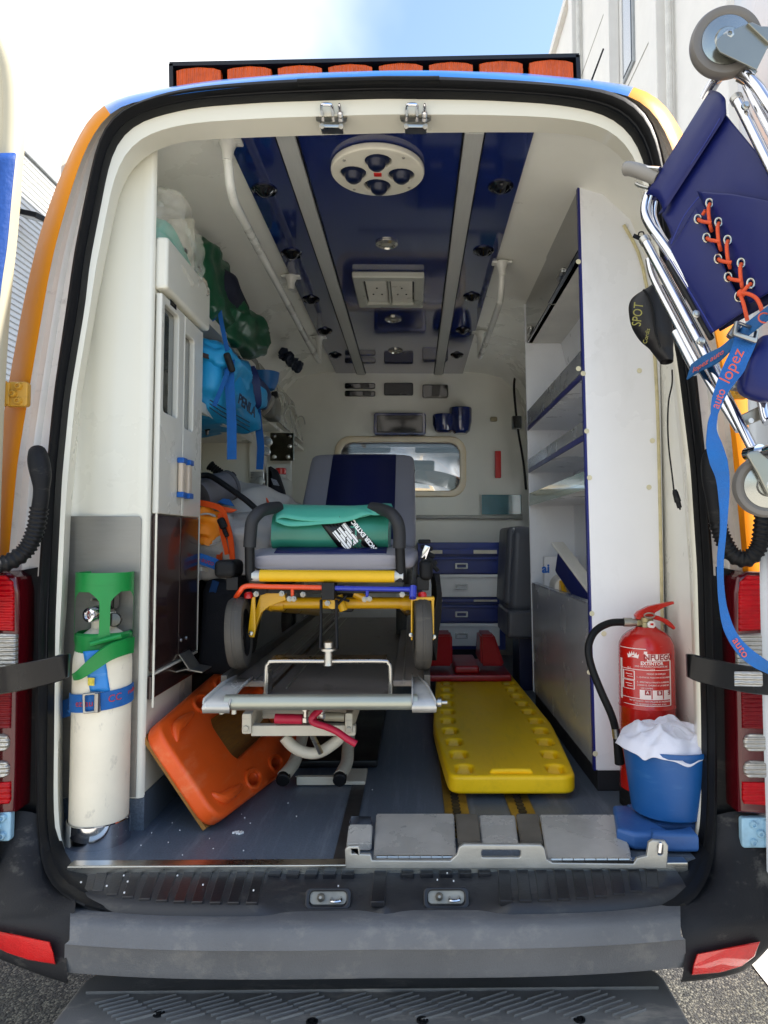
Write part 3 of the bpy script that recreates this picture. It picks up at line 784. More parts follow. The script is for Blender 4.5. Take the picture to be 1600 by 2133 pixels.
def reflector(poly):
    cx = sum(p[0] for p in poly)/len(poly); cy = sum(p[1] for p in poly)/len(poly)
    def Yc(x): e = abs(x-788); return 1.592+.065*max(0, (e-645)/165)**1.4-.002
    b = B()
    fr = [at(x, y, Yc(x)-.006) for x, y in poly]; bk_ = [at(x, y, Yc(x)+.03) for x, y in poly]
    fi = [at(cx+(x-cx)*.96, cy+(y-cy)*.9, Yc(cx+(x-cx)*.96)-.010) for x, y in poly]
    n = len(poly)
    vs = [[b.bm.verts.new(p) for p in r] for r in (bk_, fr, fi)]
    for i in range(2):
        for k in range(n): b.bm.faces.new((vs[i][k], vs[i][(k+1) % n], vs[i+1][(k+1) % n], vs[i+1][k]))
    b.bm.faces.new(vs[2])
    return b.obj('reflector', REFL, AMB, smooth=40)
reflector([(-25, 1936), (40, 1948), (104, 1962), (112, 1985), (116, 2009), (60, 2000), (15, 1985), (-25, 1965)])
reflector([(1584, 1961), (1515, 1974), (1452, 1987), (1444, 2010), (1441, 2031), (1500, 2026), (1545, 2013), (1572, 1992)])
# ---------------------------------------------------------------- rear step
STP = M('step_plastic', '#6e6e6c', .66, spec=.3, var=.15, vs=6, bump=.2, bs=250, wear='#aaa499', wamt=.8, wsc=(1.3, 4, 5), wth=.52)
sx0, sx1 = at(134, 2110, 1.66).x, at(1412, 2110, 1.66).x
st = B(); st.plate(rrect(sx0, sx1, 1.36, 1.80, .07, 8), [], .07, .012, Matrix.Translation((0, 0, .395)))
ST = st.obj('rear_step', STP, AMB)
rim = B(); rim.bx(sx0+.03, sx1-.03, 1.695, 1.699, .4295, .437, .002); rim.obj('step_ridge', STP, ST)
x = sx0+.10
pat = B()
n_ = 0
while x < sx1-.14:
    for k in range(7):
        yy = 1.675-k*.011
        pat.box((x+k*.014, yy, .432), (.072, .0035, .006), (0, 0, R(24)), .001)
    x += .108
pat.obj('tread', M('tread_plastic', '#737371', .62, spec=.3, bump=.15, bs=250, wear='#a09a90', wamt=.5, wsc=(3, 5, 5)), ST, kind='stuff')
for px, py in ((331, 2112), (650, 2129), (880, 2126), (1207, 2124)):
    c = atz(px, py, .4305)
    bo = B(); bo.lathe([(.013, 0), (.013, .002), (.009, .003), (.008, -.0)], c, n=16); bo.lathe([(.006, .001), (.006, .004), (.001, .0042)], c, n=6); bo.obj('step_bolt', BLACKP, ST)
# dark underside between bumper and step
B().bx(sx0+.05, sx1-.05, 1.80, 2.0, .30, .60).obj('chassis_beam', BLACKP, AMB)
for s in (-1, 1):
    wh = B(); wh.lathe([(.18, -.1), (.29, -.11), (.305, -.07), (.305, .07), (.29, .11), (.18, .1)], (XC+s*.82, 2.95, .305), (1, 0, 0), n=32)
    wh = wh.obj('road_wheel', RUBBER, AMB); B().lathe([(.2, -.09), (.2, .09)], (XC+s*.82, 2.95, .305), (1, 0, 0), n=24).obj('rim', STEELD, wh)
# ---------------------------------------------------------------- tail lights
LRED = lensmat('red_lens', '#a8020e', 24); LRED2 = lensmat('deep_red_lens', '#6e0410', 30)
LCLR = lensmat('clear_lens', '#b9b6ae', 30); LCLR.node_tree.nodes['Principled BSDF'].inputs['Metallic'].default_value = .55
HOUS = M('lamp_housing_red', '#4a0810', .15, coat=.4, var=.05)
def poly3(name, poly, Y, dep, mat, parent, bev=.006):
    o = at(sum(p[0] for p in poly)/len(poly), sum(p[1] for p in poly)/len(poly), Y)
    loc = [(lambda q: (q.x-o.x, q.z-o.z))(at(x, y, Y)) for x, y in poly]
    b = B(); b.plate(loc, [], dep, bev, frame(o+V((0, dep/2, 0)), (1, 0, 0), (0, 0, 1)))
    return b.obj(name, mat, parent)
def taillight(f, lab):
    g = lambda L: [(f(x), y) for x, y in L]
    h = poly3('tail_light', g([(70, 1192), (18, 1190), (-2, 1202), (-8, 1235), (-7, 1330), (-3, 1420), (0, 1600), (2, 1694), (70, 1700)]), 1.785, .09, HOUS, AMB, .012)
    poly3('lens', g([(70, 1200), (22, 1198), (6, 1212), (3, 1235), (3, 1316), (70, 1312)]), 1.778, .02, LRED, h, .006)
    poly3('lens', g([(70, 1318), (-2, 1322), (0, 1420), (70, 1424)]), 1.777, .02, LCLR, h, .006)
    poly3('lens', g([(70, 1430), (8, 1430), (10, 1518), (70, 1520)]), 1.778, .02, LRED2, h, .006)
    poly3('lens', g([(70, 1632), (10, 1630), (10, 1668), (14, 1676), (70, 1680)]), 1.778, .02, LRED, h, .006)
    for y0 in (1530, 1586):
        lens_ = [(70, y0+2), (28, y0), (18, y0+4), (13, y0+14), (15, y0+28), (24, y0+36), (70, y0+36)]
        poly3('lens', g(lens_), 1.776, .02, LCLR, h, .006)
    return h
taillight(lambda x: 1538+x, 'right')
taillight(lambda x: 30-x, 'left')
# ---------------------------------------------------------------- door stops (black curved arms)
def arm(f, holes):
    pts = [at(f(-30), 1420, 1.76), at(f(10), 1416, 1.71), at(f(60), 1407, 1.675), at(f(105), 1397, 1.665), at(f(132), 1388, 1.675), at(f(139), 1386, 1.70)]
    p = smoothpath(pts, 5)
    b = B(); b.band(p, (0, 0, 1), [.066-.012*k/(len(p)-1) for k in range(len(p))], .014)
    bmesh.ops.bevel(b.bm, geom=list(b.bm.edges), offset=.002, segments=1, affect='EDGES')
    o = b.obj('door_stop', M('black_gloss_plastic', '#0c0c0e', .3, coat=.1, spec=.3, bump=.08, bs=40), AMB)
    return o
arm(lambda x: x, 0)
ar = arm(lambda x: 1574-x, 1)
wn = B(); c = at(1550, 1412, 1.685)
wn.plate(rrect(-.036, .036, -.017, .017, .005), [], .004, .001, frame(c+V((0, -.012, 0)), (1, -.12, 0), (0, 0, 1)))
wn.obj('slot', LCLR, ar)
# ---------------------------------------------------------------- cable conduits at the hinges
def hose(path, head):
    pts = smoothpath(path, 10); b = B()
    fine = []; rad = []
    dist = 0
    for k in range(len(pts)-1):
        n = max(1, int((pts[k+1]-pts[k]).length/.0022))
        for j in range(n):
            fine.append(pts[k].lerp(pts[k+1], j/n)); 
    for k, p in enumerate(fine): rad.append(.0185+(.0035 if (k//2) % 2 == 0 else 0))
    b.tube(fine, rad, 14)
    o = b.obj('cable_conduit', RUBBER, AMB, smooth=60)
    h = B(); hp = smoothpath(head, 6); h.tube(hp, [.010]+[.0185+.007*math.sin(math.pi*min(1, k/len(hp)*1.6)) for k in range(1, len(hp))], 14); h.obj('elbow', BLACKP, o)
hose([at(82, 1058, 1.775), at(75, 1100, 1.772), at(58, 1140, 1.766), at(28, 1166, 1.755), at(-10, 1178, 1.735), at(-50, 1170, 1.71)],
     [at(78, 938, 1.80), at(80, 958, 1.782), at(86, 995, 1.775), at(86, 1030, 1.773), at(82, 1060, 1.774)])
hose([at(1494, 1085, 1.775), at(1504, 1118, 1.772), at(1526, 1155, 1.766), at(1556, 1164, 1.755), at(1580, 1140, 1.745), at(1588, 1095, 1.74), at(1592, 1050, 1.745)],
     [at(1484, 940, 1.80), at(1482, 965, 1.782), at(1484, 1010, 1.775), at(1490, 1060, 1.773), at(1494, 1090, 1.774)])
# ---------------------------------------------------------------- hinges
HG = M('hinge_ochre_paint', '#b98a2e', .4, var=.15, wear='#6a5530', wamt=.4)
def hinge(px, py, mat, f=1, w=46, h=52):
    c = at(px, py, 1.80)
    k = 1.8/FPX
    b = B(); b.plate(rrect(-w*k*.5, w*k*.5, -h*k*.5, h*k*.5, .008), [], .02, .004, frame(c, (1, 0, 0), (0, 0, 1)))
    b.tube([c+V((-f*w*k*.62, -.012, -h*k*.5)), c+V((-f*w*k*.62, -.012, h*k*.5))], .012, 12)
    b.box(c+V((-f*w*k*.5, -.006, 0)), (w*k*.5, .02, h*k*.9), None, .004)
    o = b.obj('door_hinge', mat, AMB)
    for dx, dz in ((.12*f, .3), (-.12*f, 0), (.12*f, -.3)):
        bb = B(); cc = c+V((dx*w*k, -.010, dz*h*k)); bb.lathe([(.0095, 0), (.0095, .005), (.007, .009), (.005, .009), (.0045, .004), (.001, .004)], cc, (0, -1, 0), n=12); bb.obj('bolt', mat, o)
    return o
hinge(38, 822, HG); hinge(1533, 806, HG, -1)
HB = M('hinge_pale_blue', '#8fb4c9', .4, var=.2, vs=20, wear='#2a62a0', wamt=.8, wsc=(9, 9, 9))
hinge(6, 1718, HB, 1, 40, 60); hinge(1572, 1732, HB, -1, 60, 60)
# ---------------------------------------------------------------- rear doors, open
DOORI = M('door_inner_paint', '#b5ad94', .35, var=.04, coat=.3)
def door(edge, Y, dirv, mat, s):
    dv = V(dirv).normalized()
    pts = smoothpath([at(x, y, Y) for x, y in edge], 4)
    b = B()
    us = (0, .012, .03, .07, .12, .45, .76)
    nn = V((-dv.y, dv.x, 0))*s
    off = (.0, -.012, -.018, -.02, .0, .004, 0)
    b.grid([[p+dv*u+nn*o for u, o in zip(us, off)] for p in pts])
    return b.obj('rear_door', mat, AMB, smooth=50, solid=.05), dv, nn
edL = [(-70, -30), (-28, 22), (-12, 48), (8, 92), (26, 150), (31, 230), (27, 320), (14, 480), (-2, 640), (-16, 880), (-26, 1250), (-26, 1840)]
DL, dv, nn = door(edL, 1.76, (-.99, .06, 0), DOORI, 1)
# blue trim of the left door and its seam
b_ = B(); pts = smoothpath([at(x, y, 1.75) for x, y in ((42, 332), (33, 420), (24, 520), (8, 640), (-8, 880), (-22, 1250))], 4)
b_.grid([[p+V(dv)*u+V((.0, -.028, 0)) for u in (-.004, .05, .3, .7)] for p in pts])
b_.obj('door_trim', M('blue_ribbed_trim', '#0f3f86', .5, var=.06, bump=.4, bs=90), DL, solid=.006)
edR = [(1528, -40), (1536, 150), (1545, 400), (1555, 700), (1564, 1000), (1580, 1100), (1584, 1250), (1590, 1500), (1596, 1700), (1598, 1880)]
DR, dv2, nn2 = door(edR, 1.80, (.30, -.95, 0), M('door_inner_bluewhite', '#c6ccd2', .25, var=.04, coat=.3), -1)
# ---------------------------------------------------------------- cab seen through the bulkhead window
DKC = M('cab_grey_trim', '#2b2c2f', .7, var=.1)
CAB = B(); CAB.bx(XC-.85, XC+.85, YB+.04, 5.95, 2.25, 2.34, .02); CAB.obj('cab_headliner', DKC, AMB)
b_ = B(); b_.grid([[(XC-.8, 5.95, 2.28), (XC+.8, 5.95, 2.28)], [(XC-.88, 6.75, 1.62), (XC+.88, 6.75, 1.62)]]); b_.obj('windscreen', GLASSM, AMB, solid=.006)
for s in (-1, 1):
    b_ = B(); b_.tube([(XC+s*.82, 5.93, 2.28), (XC+s*.9, 6.75, 1.62)], .05, 8); b_.obj('windscreen_pillar', DKC, AMB)
    b_ = B(); b_.bx(XC+s*.95-.02, XC+s*.95+.02, YB+.05, 6.9, .5, 1.62, .01); b_.obj('cab_door', ORANGE, AMB)
    b_ = B(); b_.box((XC+s*.35, 5.75, 2.20), (.5, .2, .03), (R(12), 0, 0), .012); b_.obj('sun_visor', DKC, AMB)
B().bx(XC-.9, XC+.9, 6.2, 6.9, 1.15, 1.66, .06).obj('dashboard', DKC, AMB)
B().bx(XC-.93, XC+.93, 6.8, 7.6, .45, 1.32, .12, 4).obj('bonnet', ORANGE, AMB)
B().bx(XC-.95, XC+.95, YB+.05, 6.9, .35, .5).obj('cab_floor', DKC, AMB)
mr_ = B(); mr_.box((XC+.14, 5.98, 2.10), (.26, .05, .09), (0, 0, .2), .02); mr_.obj('interior_mirror', BLKG, AMB)
mm = B(); mm.box((at(968, 985, 6.6).x+.2, 6.6, 1.95), (.16, .12, .3), None, .03); mm.obj('wing_mirror', BLACKP, AMB)
# ---------------------------------------------------------------- what stands in front of the van
tr = thing('delivery_truck', 'white box truck parked ahead, seen through the bulkhead window', 'truck', (1.0, 11, 0))
B().bx(-.1, 2.3, 10.2, 15, .9, 2.28, .03).obj('box_body', M('truck_white', '#e8e8e4', .4), tr)
B().bx(.25, 1.0, 10.16, 10.199, 1.5, 2.1, .02).obj('rear_window', M('truck_window', '#8ba3b0', .1, coat=1), tr)
B().bx(.2, 1.05, 10.17, 10.203, 1.45, 1.5, .01).obj('ledge', M('truck_white', '#e8e8e4', .4), tr)
for x in (.2, 1.9):
    B().lathe([(.2, -.1), (.4, -.1), (.4, .1), (.2, .1)], (x, 11, .4), (1, 0, 0), n=24).obj('wheel', RUBBER, tr)
B().bx(-.05, 2.25, 10.3, 14.8, .5, .9).obj('chassis', BLACKP, tr)
tr.rotation_euler = (0, 0, R(35))
bb = thing('beige_building', 'beige building with tall window openings ahead, seen through the bulkhead window', 'building', (-4, 26, 0))
B().bx(-9, 1.2, 24, 30, 0, 5.5).obj('wall', M('beige_render', '#cdb58c', .8, var=.1), bb)
for x in (-1.7, -.75, .15):
    B().bx(x, x+.45, 23.9, 23.995, 2.2, 4.6, .02).obj('window', M('dark_opening', '#5c5548', .5), bb)

bb.rotation_euler = (0, 0, R(22))
# ================================================================ left cabinet by the door
XL = -.735
LC = thing('wall_cabinet', 'tall cream cabinet with two slotted doors and dark gloss lower half at left', 'cabinet', (-.86, 2.2, ZF))
y0c, y1c = 1.985, 2.41
sec = [(-.99, 1.955), (-.965, 1.965), (-.945, 1.985), (-.93, 1.992), (-.90, 1.985), (-.87, 1.978), (-.83, 1.978), (-.80, 1.98), (-.77, 1.98), (-.748, 1.978), (-.739, 1.982), (-.735, 1.992)]
b_ = B(); b_.grid([[(x, y, z) for x, y in sec] for z in (ZF+.09, 1.2, 1.8, 2.585)])
b_.obj('end_panel', CREAM, LC, smooth=60)
p = atz(302, 1690, ZF)
B().plate([(-.95, 1.07), (-.752, 1.07), (-.752, 1.525), (-.757, 1.534), (-.95, 1.534)], [], .003, .001, frame((0, 1.9745, 0), (1, 0, 0), (0, 0, 1))).obj('steel_sheet', M('brushed_sheet', '#a3a29c', .34, .85, var=.06, aniso=(25, 2, 2)), LC) if False else None
ss = B(); ss.plate([(-.955, ZF+.095), (-.752, ZF+.095), (-.752, 1.528), (-.758, 1.536), (-.955, 1.536)], [], .003, .001, frame((0, 1.973, 0), (1, 0, 0), (0, 0, 1)))
ss.obj('steel_sheet', M('brushed_sheet', '#8f8d87', .4, .7, var=.06, aniso=(3, 3, 25)), LC)
B().bx(-.97, XL+.0, 1.99, y1c, ZF, ZF+.095).obj('plinth', FLOORM, LC)
# aisle face: body plate with the door area
def face(ya, yb, za, zb, x, dep, name, mat, par, holes=(), bev=.004, r=.004):
    """plate in the X = const plane facing the aisle (+x)"""
    b = B(); b.plate(rrect(ya, yb, za, zb, r, 2), holes, dep, bev, frame((x, 0, 0), (0, 1, 0), (0, 0, 1)))
    return b.obj(name, mat, par)
def YZ(px, py, x=XL): q = atx(px, py, x); return q.y, q.z
ya, _ = YZ(318, 1000); ym, _ = YZ(368.5, 1000); yb, _ = YZ(407, 1000)
_, zt = YZ(316, 600); _, zd = YZ(316, 1068); _, zb = YZ(313, 1398)
zd = YZ(318, 1070)[1]
DARKT = M('dark_gloss_door', '#2e1d1b', .2, var=.2, coat=.35)
for k, (a, c, sl) in enumerate(((ya, ym-.002, ((332, 632), (358, 872))), (ym+.002, yb, ((376, 694), (391, 900))))):
    s0, s1 = YZ(*sl[0]), YZ(*sl[1])
    hol = rrect(s0[0], s1[0], s1[1], s0[1], .012, 3)
    d = face(a, c, zd, zt, XL+.008, .018, 'door', M('cabinet_door_grey', '#d8d5c8', .3, var=.025, vs=2, coat=.2), LC, [hol], .004)
    face(s0[0]-.004, s1[0]+.004, s1[1]-.004, s0[1]+.004, XL-.003, .002, 'slot_glass', M('dark_slot', '#3f443f', .06, coat=1, var=.3, vs=3), d)
    face(a, c, zb, zd-.002, XL+.007, .016, 'lower_panel', DARKT, d)
    yh = YZ(360 if k == 0 else 374.5, 1000)[0]
    z1, z0 = YZ(360, 957)[1], YZ(360, 1034)[1]
    h = B(); h.bx(XL+.02, XL+.035, yh-.016, yh+.016, z0, z1, .005); h = h.obj('handle', M('handle_pale', '#c9b9a6', .3, var=.05), d)
    for za in (z0-.004, z1-.012):
        B().bx(XL+.018, XL+.039, yh-.019, yh+.019, za, za+.017, .003).obj('handle_cap', M('cap_blue', '#1557a6', .35), h)
_, zlow = YZ(313, 1470)
face(ya-.005, yb, zlow+.02, zb-.012, XL+.004, .012, 'kick_panel', DARKT, LC)
tr_ = B(); tr_.bx(XL+.012, XL+.017, ya-.006, ya-.002, zlow, zd); tr_.bx(XL+.012, XL+.017, ya, yb, zb-.008, zb-.002); tr_.bx(XL+.012, XL+.017, yb-.002, yb+.003, zb, zt); tr_.obj('trim_strip', M('trim_white', '#d9d4c4', .4), LC)
# overhead flap box
_, zl1 = YZ(316, 478); _, zl0 = YZ(316, 592)
face(1.993, y1c, ZF+.095, zl1-.03, XL-.012, .016, 'side_panel', CREAM, LC)
flp = face(ya-.004, 2.425, zl0, zl1, XL+.012, .04, 'flap', CREAM, LC, (), .01, .012)
for yy in (2.14, 2.28): B().bx(XL+.031, XL+.034, yy, yy+.03, zl0+.17, zl0+.178).obj('screw_slot', STEELD, flp)
q = YZ(349, 635)
B().bx(XL+.016, XL+.0185, q[0]-.026, q[0]+.026, q[1]-.008, q[1]+.008, .001).obj('badge', BLKG, LC)
B().bx(-.97, -.755, 2.39, 2.41, zl1-.05, 2.57, .003).obj('partition', CREAM, LC)
B().bx(-.97, -.755, 1.995, 2.39, zl1-.08, zl1-.06).obj('shelf', CREAM, LC)
# steel hook plate on the kick panel
hk = B(); qy, qz = YZ(372, 1358)
hk.bx(XL+.011, XL+.014, qy-.05, qy+.05, qz-.005, qz+.06, .001); hk.box((XL+.035, qy, qz-.025), (.003, .1, .06), (0, R(-35), 0)); hk.box((XL+.065, qy, qz-.05), (.05, .1, .003), (0, R(10), 0)); hk.box((XL+.02, qy, qz-.05), (.04, .1, .003), (0, R(-14), 0))
hk = hk.obj('hook_bracket', STEELD, LC)
for dy in (-.025, .025): B().lathe([(.006, 0), (.005, .004), (.001, .005)], (XL+.014, qy+dy, qz+.04), (1, 0, 0), n=8).obj('bolt', STEEL, hk)
# ================================================================ open shelving behind it
LS = thing('open_shelving', 'cream open shelving holding the green and blue bags above the backpacks on the left wall', 'shelving', (-.86, 2.8, 1.3))
zs1 = YZ(417, 642)[1]; zs2 = YZ(409, 838)[1]
B().bx(-.985, -.97, 2.43, 4.2, 1.37, 2.45).obj('back_panel', CREAM, LC if False else LS)
for z, nm in ((zs1, 'shelf'), (zs2, 'shelf')):
    s = B().bx(-.975, XL, 2.43, 3.26, z-.02, z, .002).obj('shelf', CREAMD, LS)
    B().bx(XL, XL+.004, 2.43, 3.26, z-.024, z+.012, .001).obj('shelf_edge', M('shelf_edge_pale', '#cfcdc2', .3), s)
B().bx(-.975, XL, 3.26, 3.285, 1.37, zs1-.02, .003).obj('partition', CREAM, LS)
for px, py in ((432, 868), (495, 905)):
    c = atx(px, py, XL-.08)
    B().lathe([(.012, 0), (.012, -.012), (.008, -.016), (.006, -.03), (.001, -.032)], (c.x, c.y, zs2-.0205), n=12).obj('puck_light', BLKG, LS)
# upper clear fronted lockers further in
OL = thing('overhead_lockers', 'row of small clear fronted overhead lockers on the left wall near the bulkhead', 'lockers', (-.86, 4, 2.2))
B().bx(-.98, XL-.03, 3.30, YB-.03, 2.09, 2.11, .003).obj('bottom', CREAMD, OL)
for k in range(4):
    ya_ = 3.32+k*.37
    f = B(); f.box((XL-.045, ya_+.17, 2.26), (.012, .33, .29), (0, R(-14), 0), .008); f = f.obj('flap', M('locker_flap', '#a9aaa2', .2, var=.04, coat=.4), OL)
    kb = B(); kb.tube(smoothpath([(XL-.01+.03*math.cos(a*.7), ya_+.17+.05*math.cos(a*1.05), 2.23+.045*math.sin(a*1.05)) for a in range(6)], 3), .005, 8); kb.obj('ring_pull', M('pale_plastic', '#a9a9a2', .4), f)
# ================================================================ bench with dark gloss front on the left
BN = thing('bench_cabinet', 'low bench cabinet with a dark gloss front under the gear bags along the left wall', 'cabinet', (-.86, 3.3, ZF))
B().bx(-.98, XL-.02, 2.43, YB-.03, ZF, 1.33, .004).obj('body', DARKT, BN)
B().bx(-.98, XL-.005, 2.43, YB-.03, 1.33, 1.36, .005).obj('top', M('shelf_edge_pale', '#cfcdc2', .3), BN)
B().bx(XL-.02, XL-.012, 2.43, 4.6, ZF+.02, ZF+.10, .002).obj('red_strip', M('dull_red', '#8e1e18', .4), BN)
# equipment wall piece behind the partition
EQ = thing('oxygen_station', 'cream oxygen station with connector block and mirror steel plate behind the hanging blue strap', 'panel', (-.8, 3.6, 1.7))
a, c = at(524, 1003, 3.28), at(556, 908, 3.28)
B().bx(a.x, c.x, 3.22, 3.28, a.z, c.z, .006).obj('connector_block', M('white_plastic', '#d3cfc0', .35), EQ)
a, c = at(527, 1040, 3.27), at(556, 985, 3.27)
B().bx(a.x, c.x, 3.21, 3.27, a.z, c.z, .004).obj('socket_block', STEEL, EQ)
for px, py in ((545, 1004), (560, 921), (556, 942)):
    c = at(px, py, 3.2); k = B(); k.lathe([(.018, 0), (.018, .012), (.008, .014), (.008, .03), (.02, .032), (.02, .045), (.001, .046)], c, (0, -1, 0), n=14); k.obj('gas_connector', STEEL, EQ)
a, c = at(563, 960, 4.0), at(613, 902, 4.0)
B().bx(a.x, c.x, 3.99, 4.01, a.z, c.z, .003).obj('mirror_plate', M('mirror_plate', '#57564e', .12, 1, var=.25), EQ)
for px, py in ((571, 908), (603, 908), (604, 930), (572, 952), (600, 952)):
    B().lathe([(.012, 0), (.012, .01), (.001, .014)], at(px, py, 3.99), (0, -1, 0), n=10).obj('knob', BLKG if py < 920 else STEEL, EQ)
a, c = at(614, 1030, 4.15), at(648, 838, 4.15)
B().bx(-.98, -.70, 4.05, 4.07, 1.36, 2.09, .004).obj('upright_panel', CREAMD, EQ)
# ================================================================ right shelf unit
RS = thing('shelf_unit', 'tall white shelf unit with dark gloss top doors and grey bin front', 'shelf unit', (.68, 2.8, ZF))
Y0, Y1 = 2.27, 3.42
zt_, zb_ = 2.632, .745
def xf(z): return .572-.030*(z-.745)/(2.6-.745)
def lean(bb): return bb
def leanbox(name, x1, ya, yb, za, zb, mat, par, dx0=0, bev=.003):
    """box whose aisle side follows the leaning face"""
    b = B(); vs = []
    for z in (za, zb):
        for (x, y) in ((xf(z)+dx0, ya), (x1, ya), (x1, yb), (xf(z)+dx0, yb)): vs.append(b.bm.verts.new((x, y, z)))
    for f in ((0, 1, 2, 3), (4, 5, 6, 7), (0, 1, 5, 4), (1, 2, 6, 5), (2, 3, 7, 6), (3, 0, 4, 7)): b.bm.faces.new([vs[i] for i in f])
    bmesh.ops.recalc_face_normals(b.bm, faces=b.bm.faces)
    if bev: bmesh.ops.bevel(b.bm, geom=list(b.bm.edges), offset=bev, segments=2, affect='EDGES')
    return b.obj(name, mat, par)
EPN = leanbox('end_panel', .80, Y0, Y0+.02, zb_, zt_, WHITE, RS)
NAVYE = M('navy_edge_band', '#151d6b', .35)
leanbox('edge_band', .58, Y0+.0015, Y0+.0215, zb_, zt_, NAVYE, RS, -.004, .001)
leanbox('far_panel', .80, Y1, Y1+.02, zb_, zt_, WHITE, RS)
B().bx(.775, .79, Y0+.02, Y1, zb_, 2.2).obj('back_panel', WHITE, RS)
B().bx(.58, .8, Y0+.005, Y1, ZF, zb_, .002).obj('plinth', M('dark_kick', '#1c1d22', .6), RS)
B().box((.735, (Y0+Y1)/2+.01, 2.39), (.012, Y1-Y0-.03, .5), (0, R(-14), 0)).obj('back_panel', WHITE, RS)
for px, py in ((1205, 545), (1205, 768), (1215, 778), (1222, 898), (1228, 995), (1352, 1015), (1359, 918), (1332, 772), (1233, 1278), (1228, 1400), (1240, 1570), (1258, 1320)):
    c = at(px, py, Y0-.001)
    B().lathe([(.0085, 0), (.008, .0015), (.001, .002)], c, (0, -1, 0), n=12).obj('screw_cap', M('cap_ivory', '#d5d0b2', .5), EPN)
TD = leanbox('top_locker', .76, Y0+.022, Y1-.002, 2.43, 2.63, M('locker_carcass', '#d8d6ce', .4), RS, .012)
BG = M('black_gloss_door', '#0b0d12', .06, coat=1)
leanbox('locker_door', .58, Y0+.024, (Y0+Y1)/2-.004, 2.43, 2.628, BG, TD, -.001)
leanbox('locker_door', .58, (Y0+Y1)/2, Y1-.004, 2.43, 2.628, BG, TD, .004)
for y in (Y0+.25, Y1-.2):
    B().bx(.534, .545, y, y+.1, 2.44, 2.458, .003).obj('pull', STEEL, TD)
LIP = M('steel_lip', '#a0a6ad', .25, .5, var=.08); GL = M('green_glass_lip', '#b9d8d2', .1, trans=.45, coat=.6, var=.05)
for z, lipm, lh in ((2.02, LIP, .075), (1.815, LIP, .045), (1.655, GL, .04)):
    s = leanbox('shelf', .785, Y0+.022, Y1-.002, z-.018, z, WHITE, RS, .004)
    leanbox('shelf_lip', xf(z)+.006, Y0+.024, Y1-.004, z, z+lh, lipm, s, 0, .001)
    leanbox('edge_band', xf(z)+.006, Y0+.024, Y1-.004, z-.02, z-.001, NAVYE if lipm is LIP else GL, s, -.001, .001)
SILV = M('silver_laminate', '#a4a8ae', .25, .2, var=.05, coat=.3)
leanbox('bin_front', xf(1)+.014, Y0+.022, Y1-.002, .748, 1.262, SILV, RS, .002, .002)
B().bx(.575, .775, Y0+.03, Y1-.01, 1.05, 1.065).obj('bin_floor', WHITE, RS)
B().bx(.566, .596, Y0+.028, Y1-.008, 1.262, 1.267, .002).obj('bin_rim', LIP, RS)
b_ = B(); b_.tube(smoothpath([(XC+dx_-.008, Y0-.004, z_) for dx_, z_ in ((.888, ZF+.05), (.888, 1.55), (.88, 2.05), (.845, 2.36), (.785, 2.5))], 4), .0055, 8); b_.obj('sealant_bead', M('yellowed_sealant', '#bdb38c', .6, var=.2, vs=30), RS)
# contents of the bin: head immobiliser roll and splints
HI = thing('neck_splint', 'navy and white splint with a yellow strap lying in the grey bin', 'splint', (.66, 2.9, 1.25))
hb_ = B(); hb_.box((.63, 2.72, 1.30), (.05, .42, .10), (R(24), 0, R(8)), .015); hb_.obj('pad', M('navy_pad', '#131f5c', .6), HI)
hb_ = B(); hb_.box((.625, 2.74, 1.365), (.055, .46, .012), (R(24), 0, R(8)), .005); hb_.obj('rim', M('splint_white', '#dcdad2', .4), HI)
hb_ = B(); hb_.tube([(.635, 2.95, 1.27), (.65, 3.15, 1.27)], .05, 18); hb_.obj('roll', M('splint_white', '#dcdad2', .4), HI)
hb_ = B(); hb_.box((.612, 2.93, 1.262), (.02, .09, .05), (R(30), 0, 0), .006); hb_.obj('strap', YELP, HI)
BX = thing('white_box', 'white box printed with blue letters ai standing in the bin under the shelves', 'box', (.68, 3.25, 1.2))
B().bx(.60, .76, 3.27, 3.30, 1.10, 1.395, .004).obj('front', M('box_white', '#dfe0e2', .4), BX)
c = at(1137, 1185, 3.268)
B().text('ai', .055, frame(c, (1, 0, 0), (0, 0, 1)), bold=.002).obj('lettering', M('print_blue', '#1c62b8', .5), BX)
# ================================================================ drawer chest
DC = thing('drawer_chest', 'chest of alternating navy and white drawers below the bulkhead window', 'chest of drawers', (.28, 4.6, ZF))
yd = 4.46
xr = at(1052, 1200, yd).x; xl = at(880, 1200, yd).x; ztop_ = at(980, 1130, yd).z; zbot = at(980, 1347, yd).z
NVC = M('navy_metal', '#1d3078', .35, var=.06)
B().bx(xl-.03, xr, yd+.02, YB-.04, zbot-.02, ztop_, .004).obj('carcass', NVC, DC)
B().bx(xr-.035, xr+.002, yd-.004, yd+.03, zbot-.02, ztop_, .004).obj('side_frame', NVC, DC)
B().bx(xl-.02, xr-.03, yd+.05, YB-.05, ZF, zbot-.02).obj('plinth', M('dark_kick', '#1c1d22', .6), DC)
WHD = M('white_drawer', '#f2f2f0', .35, var=.03)
zz = lambda y: at(980, y, yd).z
xe = at(1040, 1200, yd).x
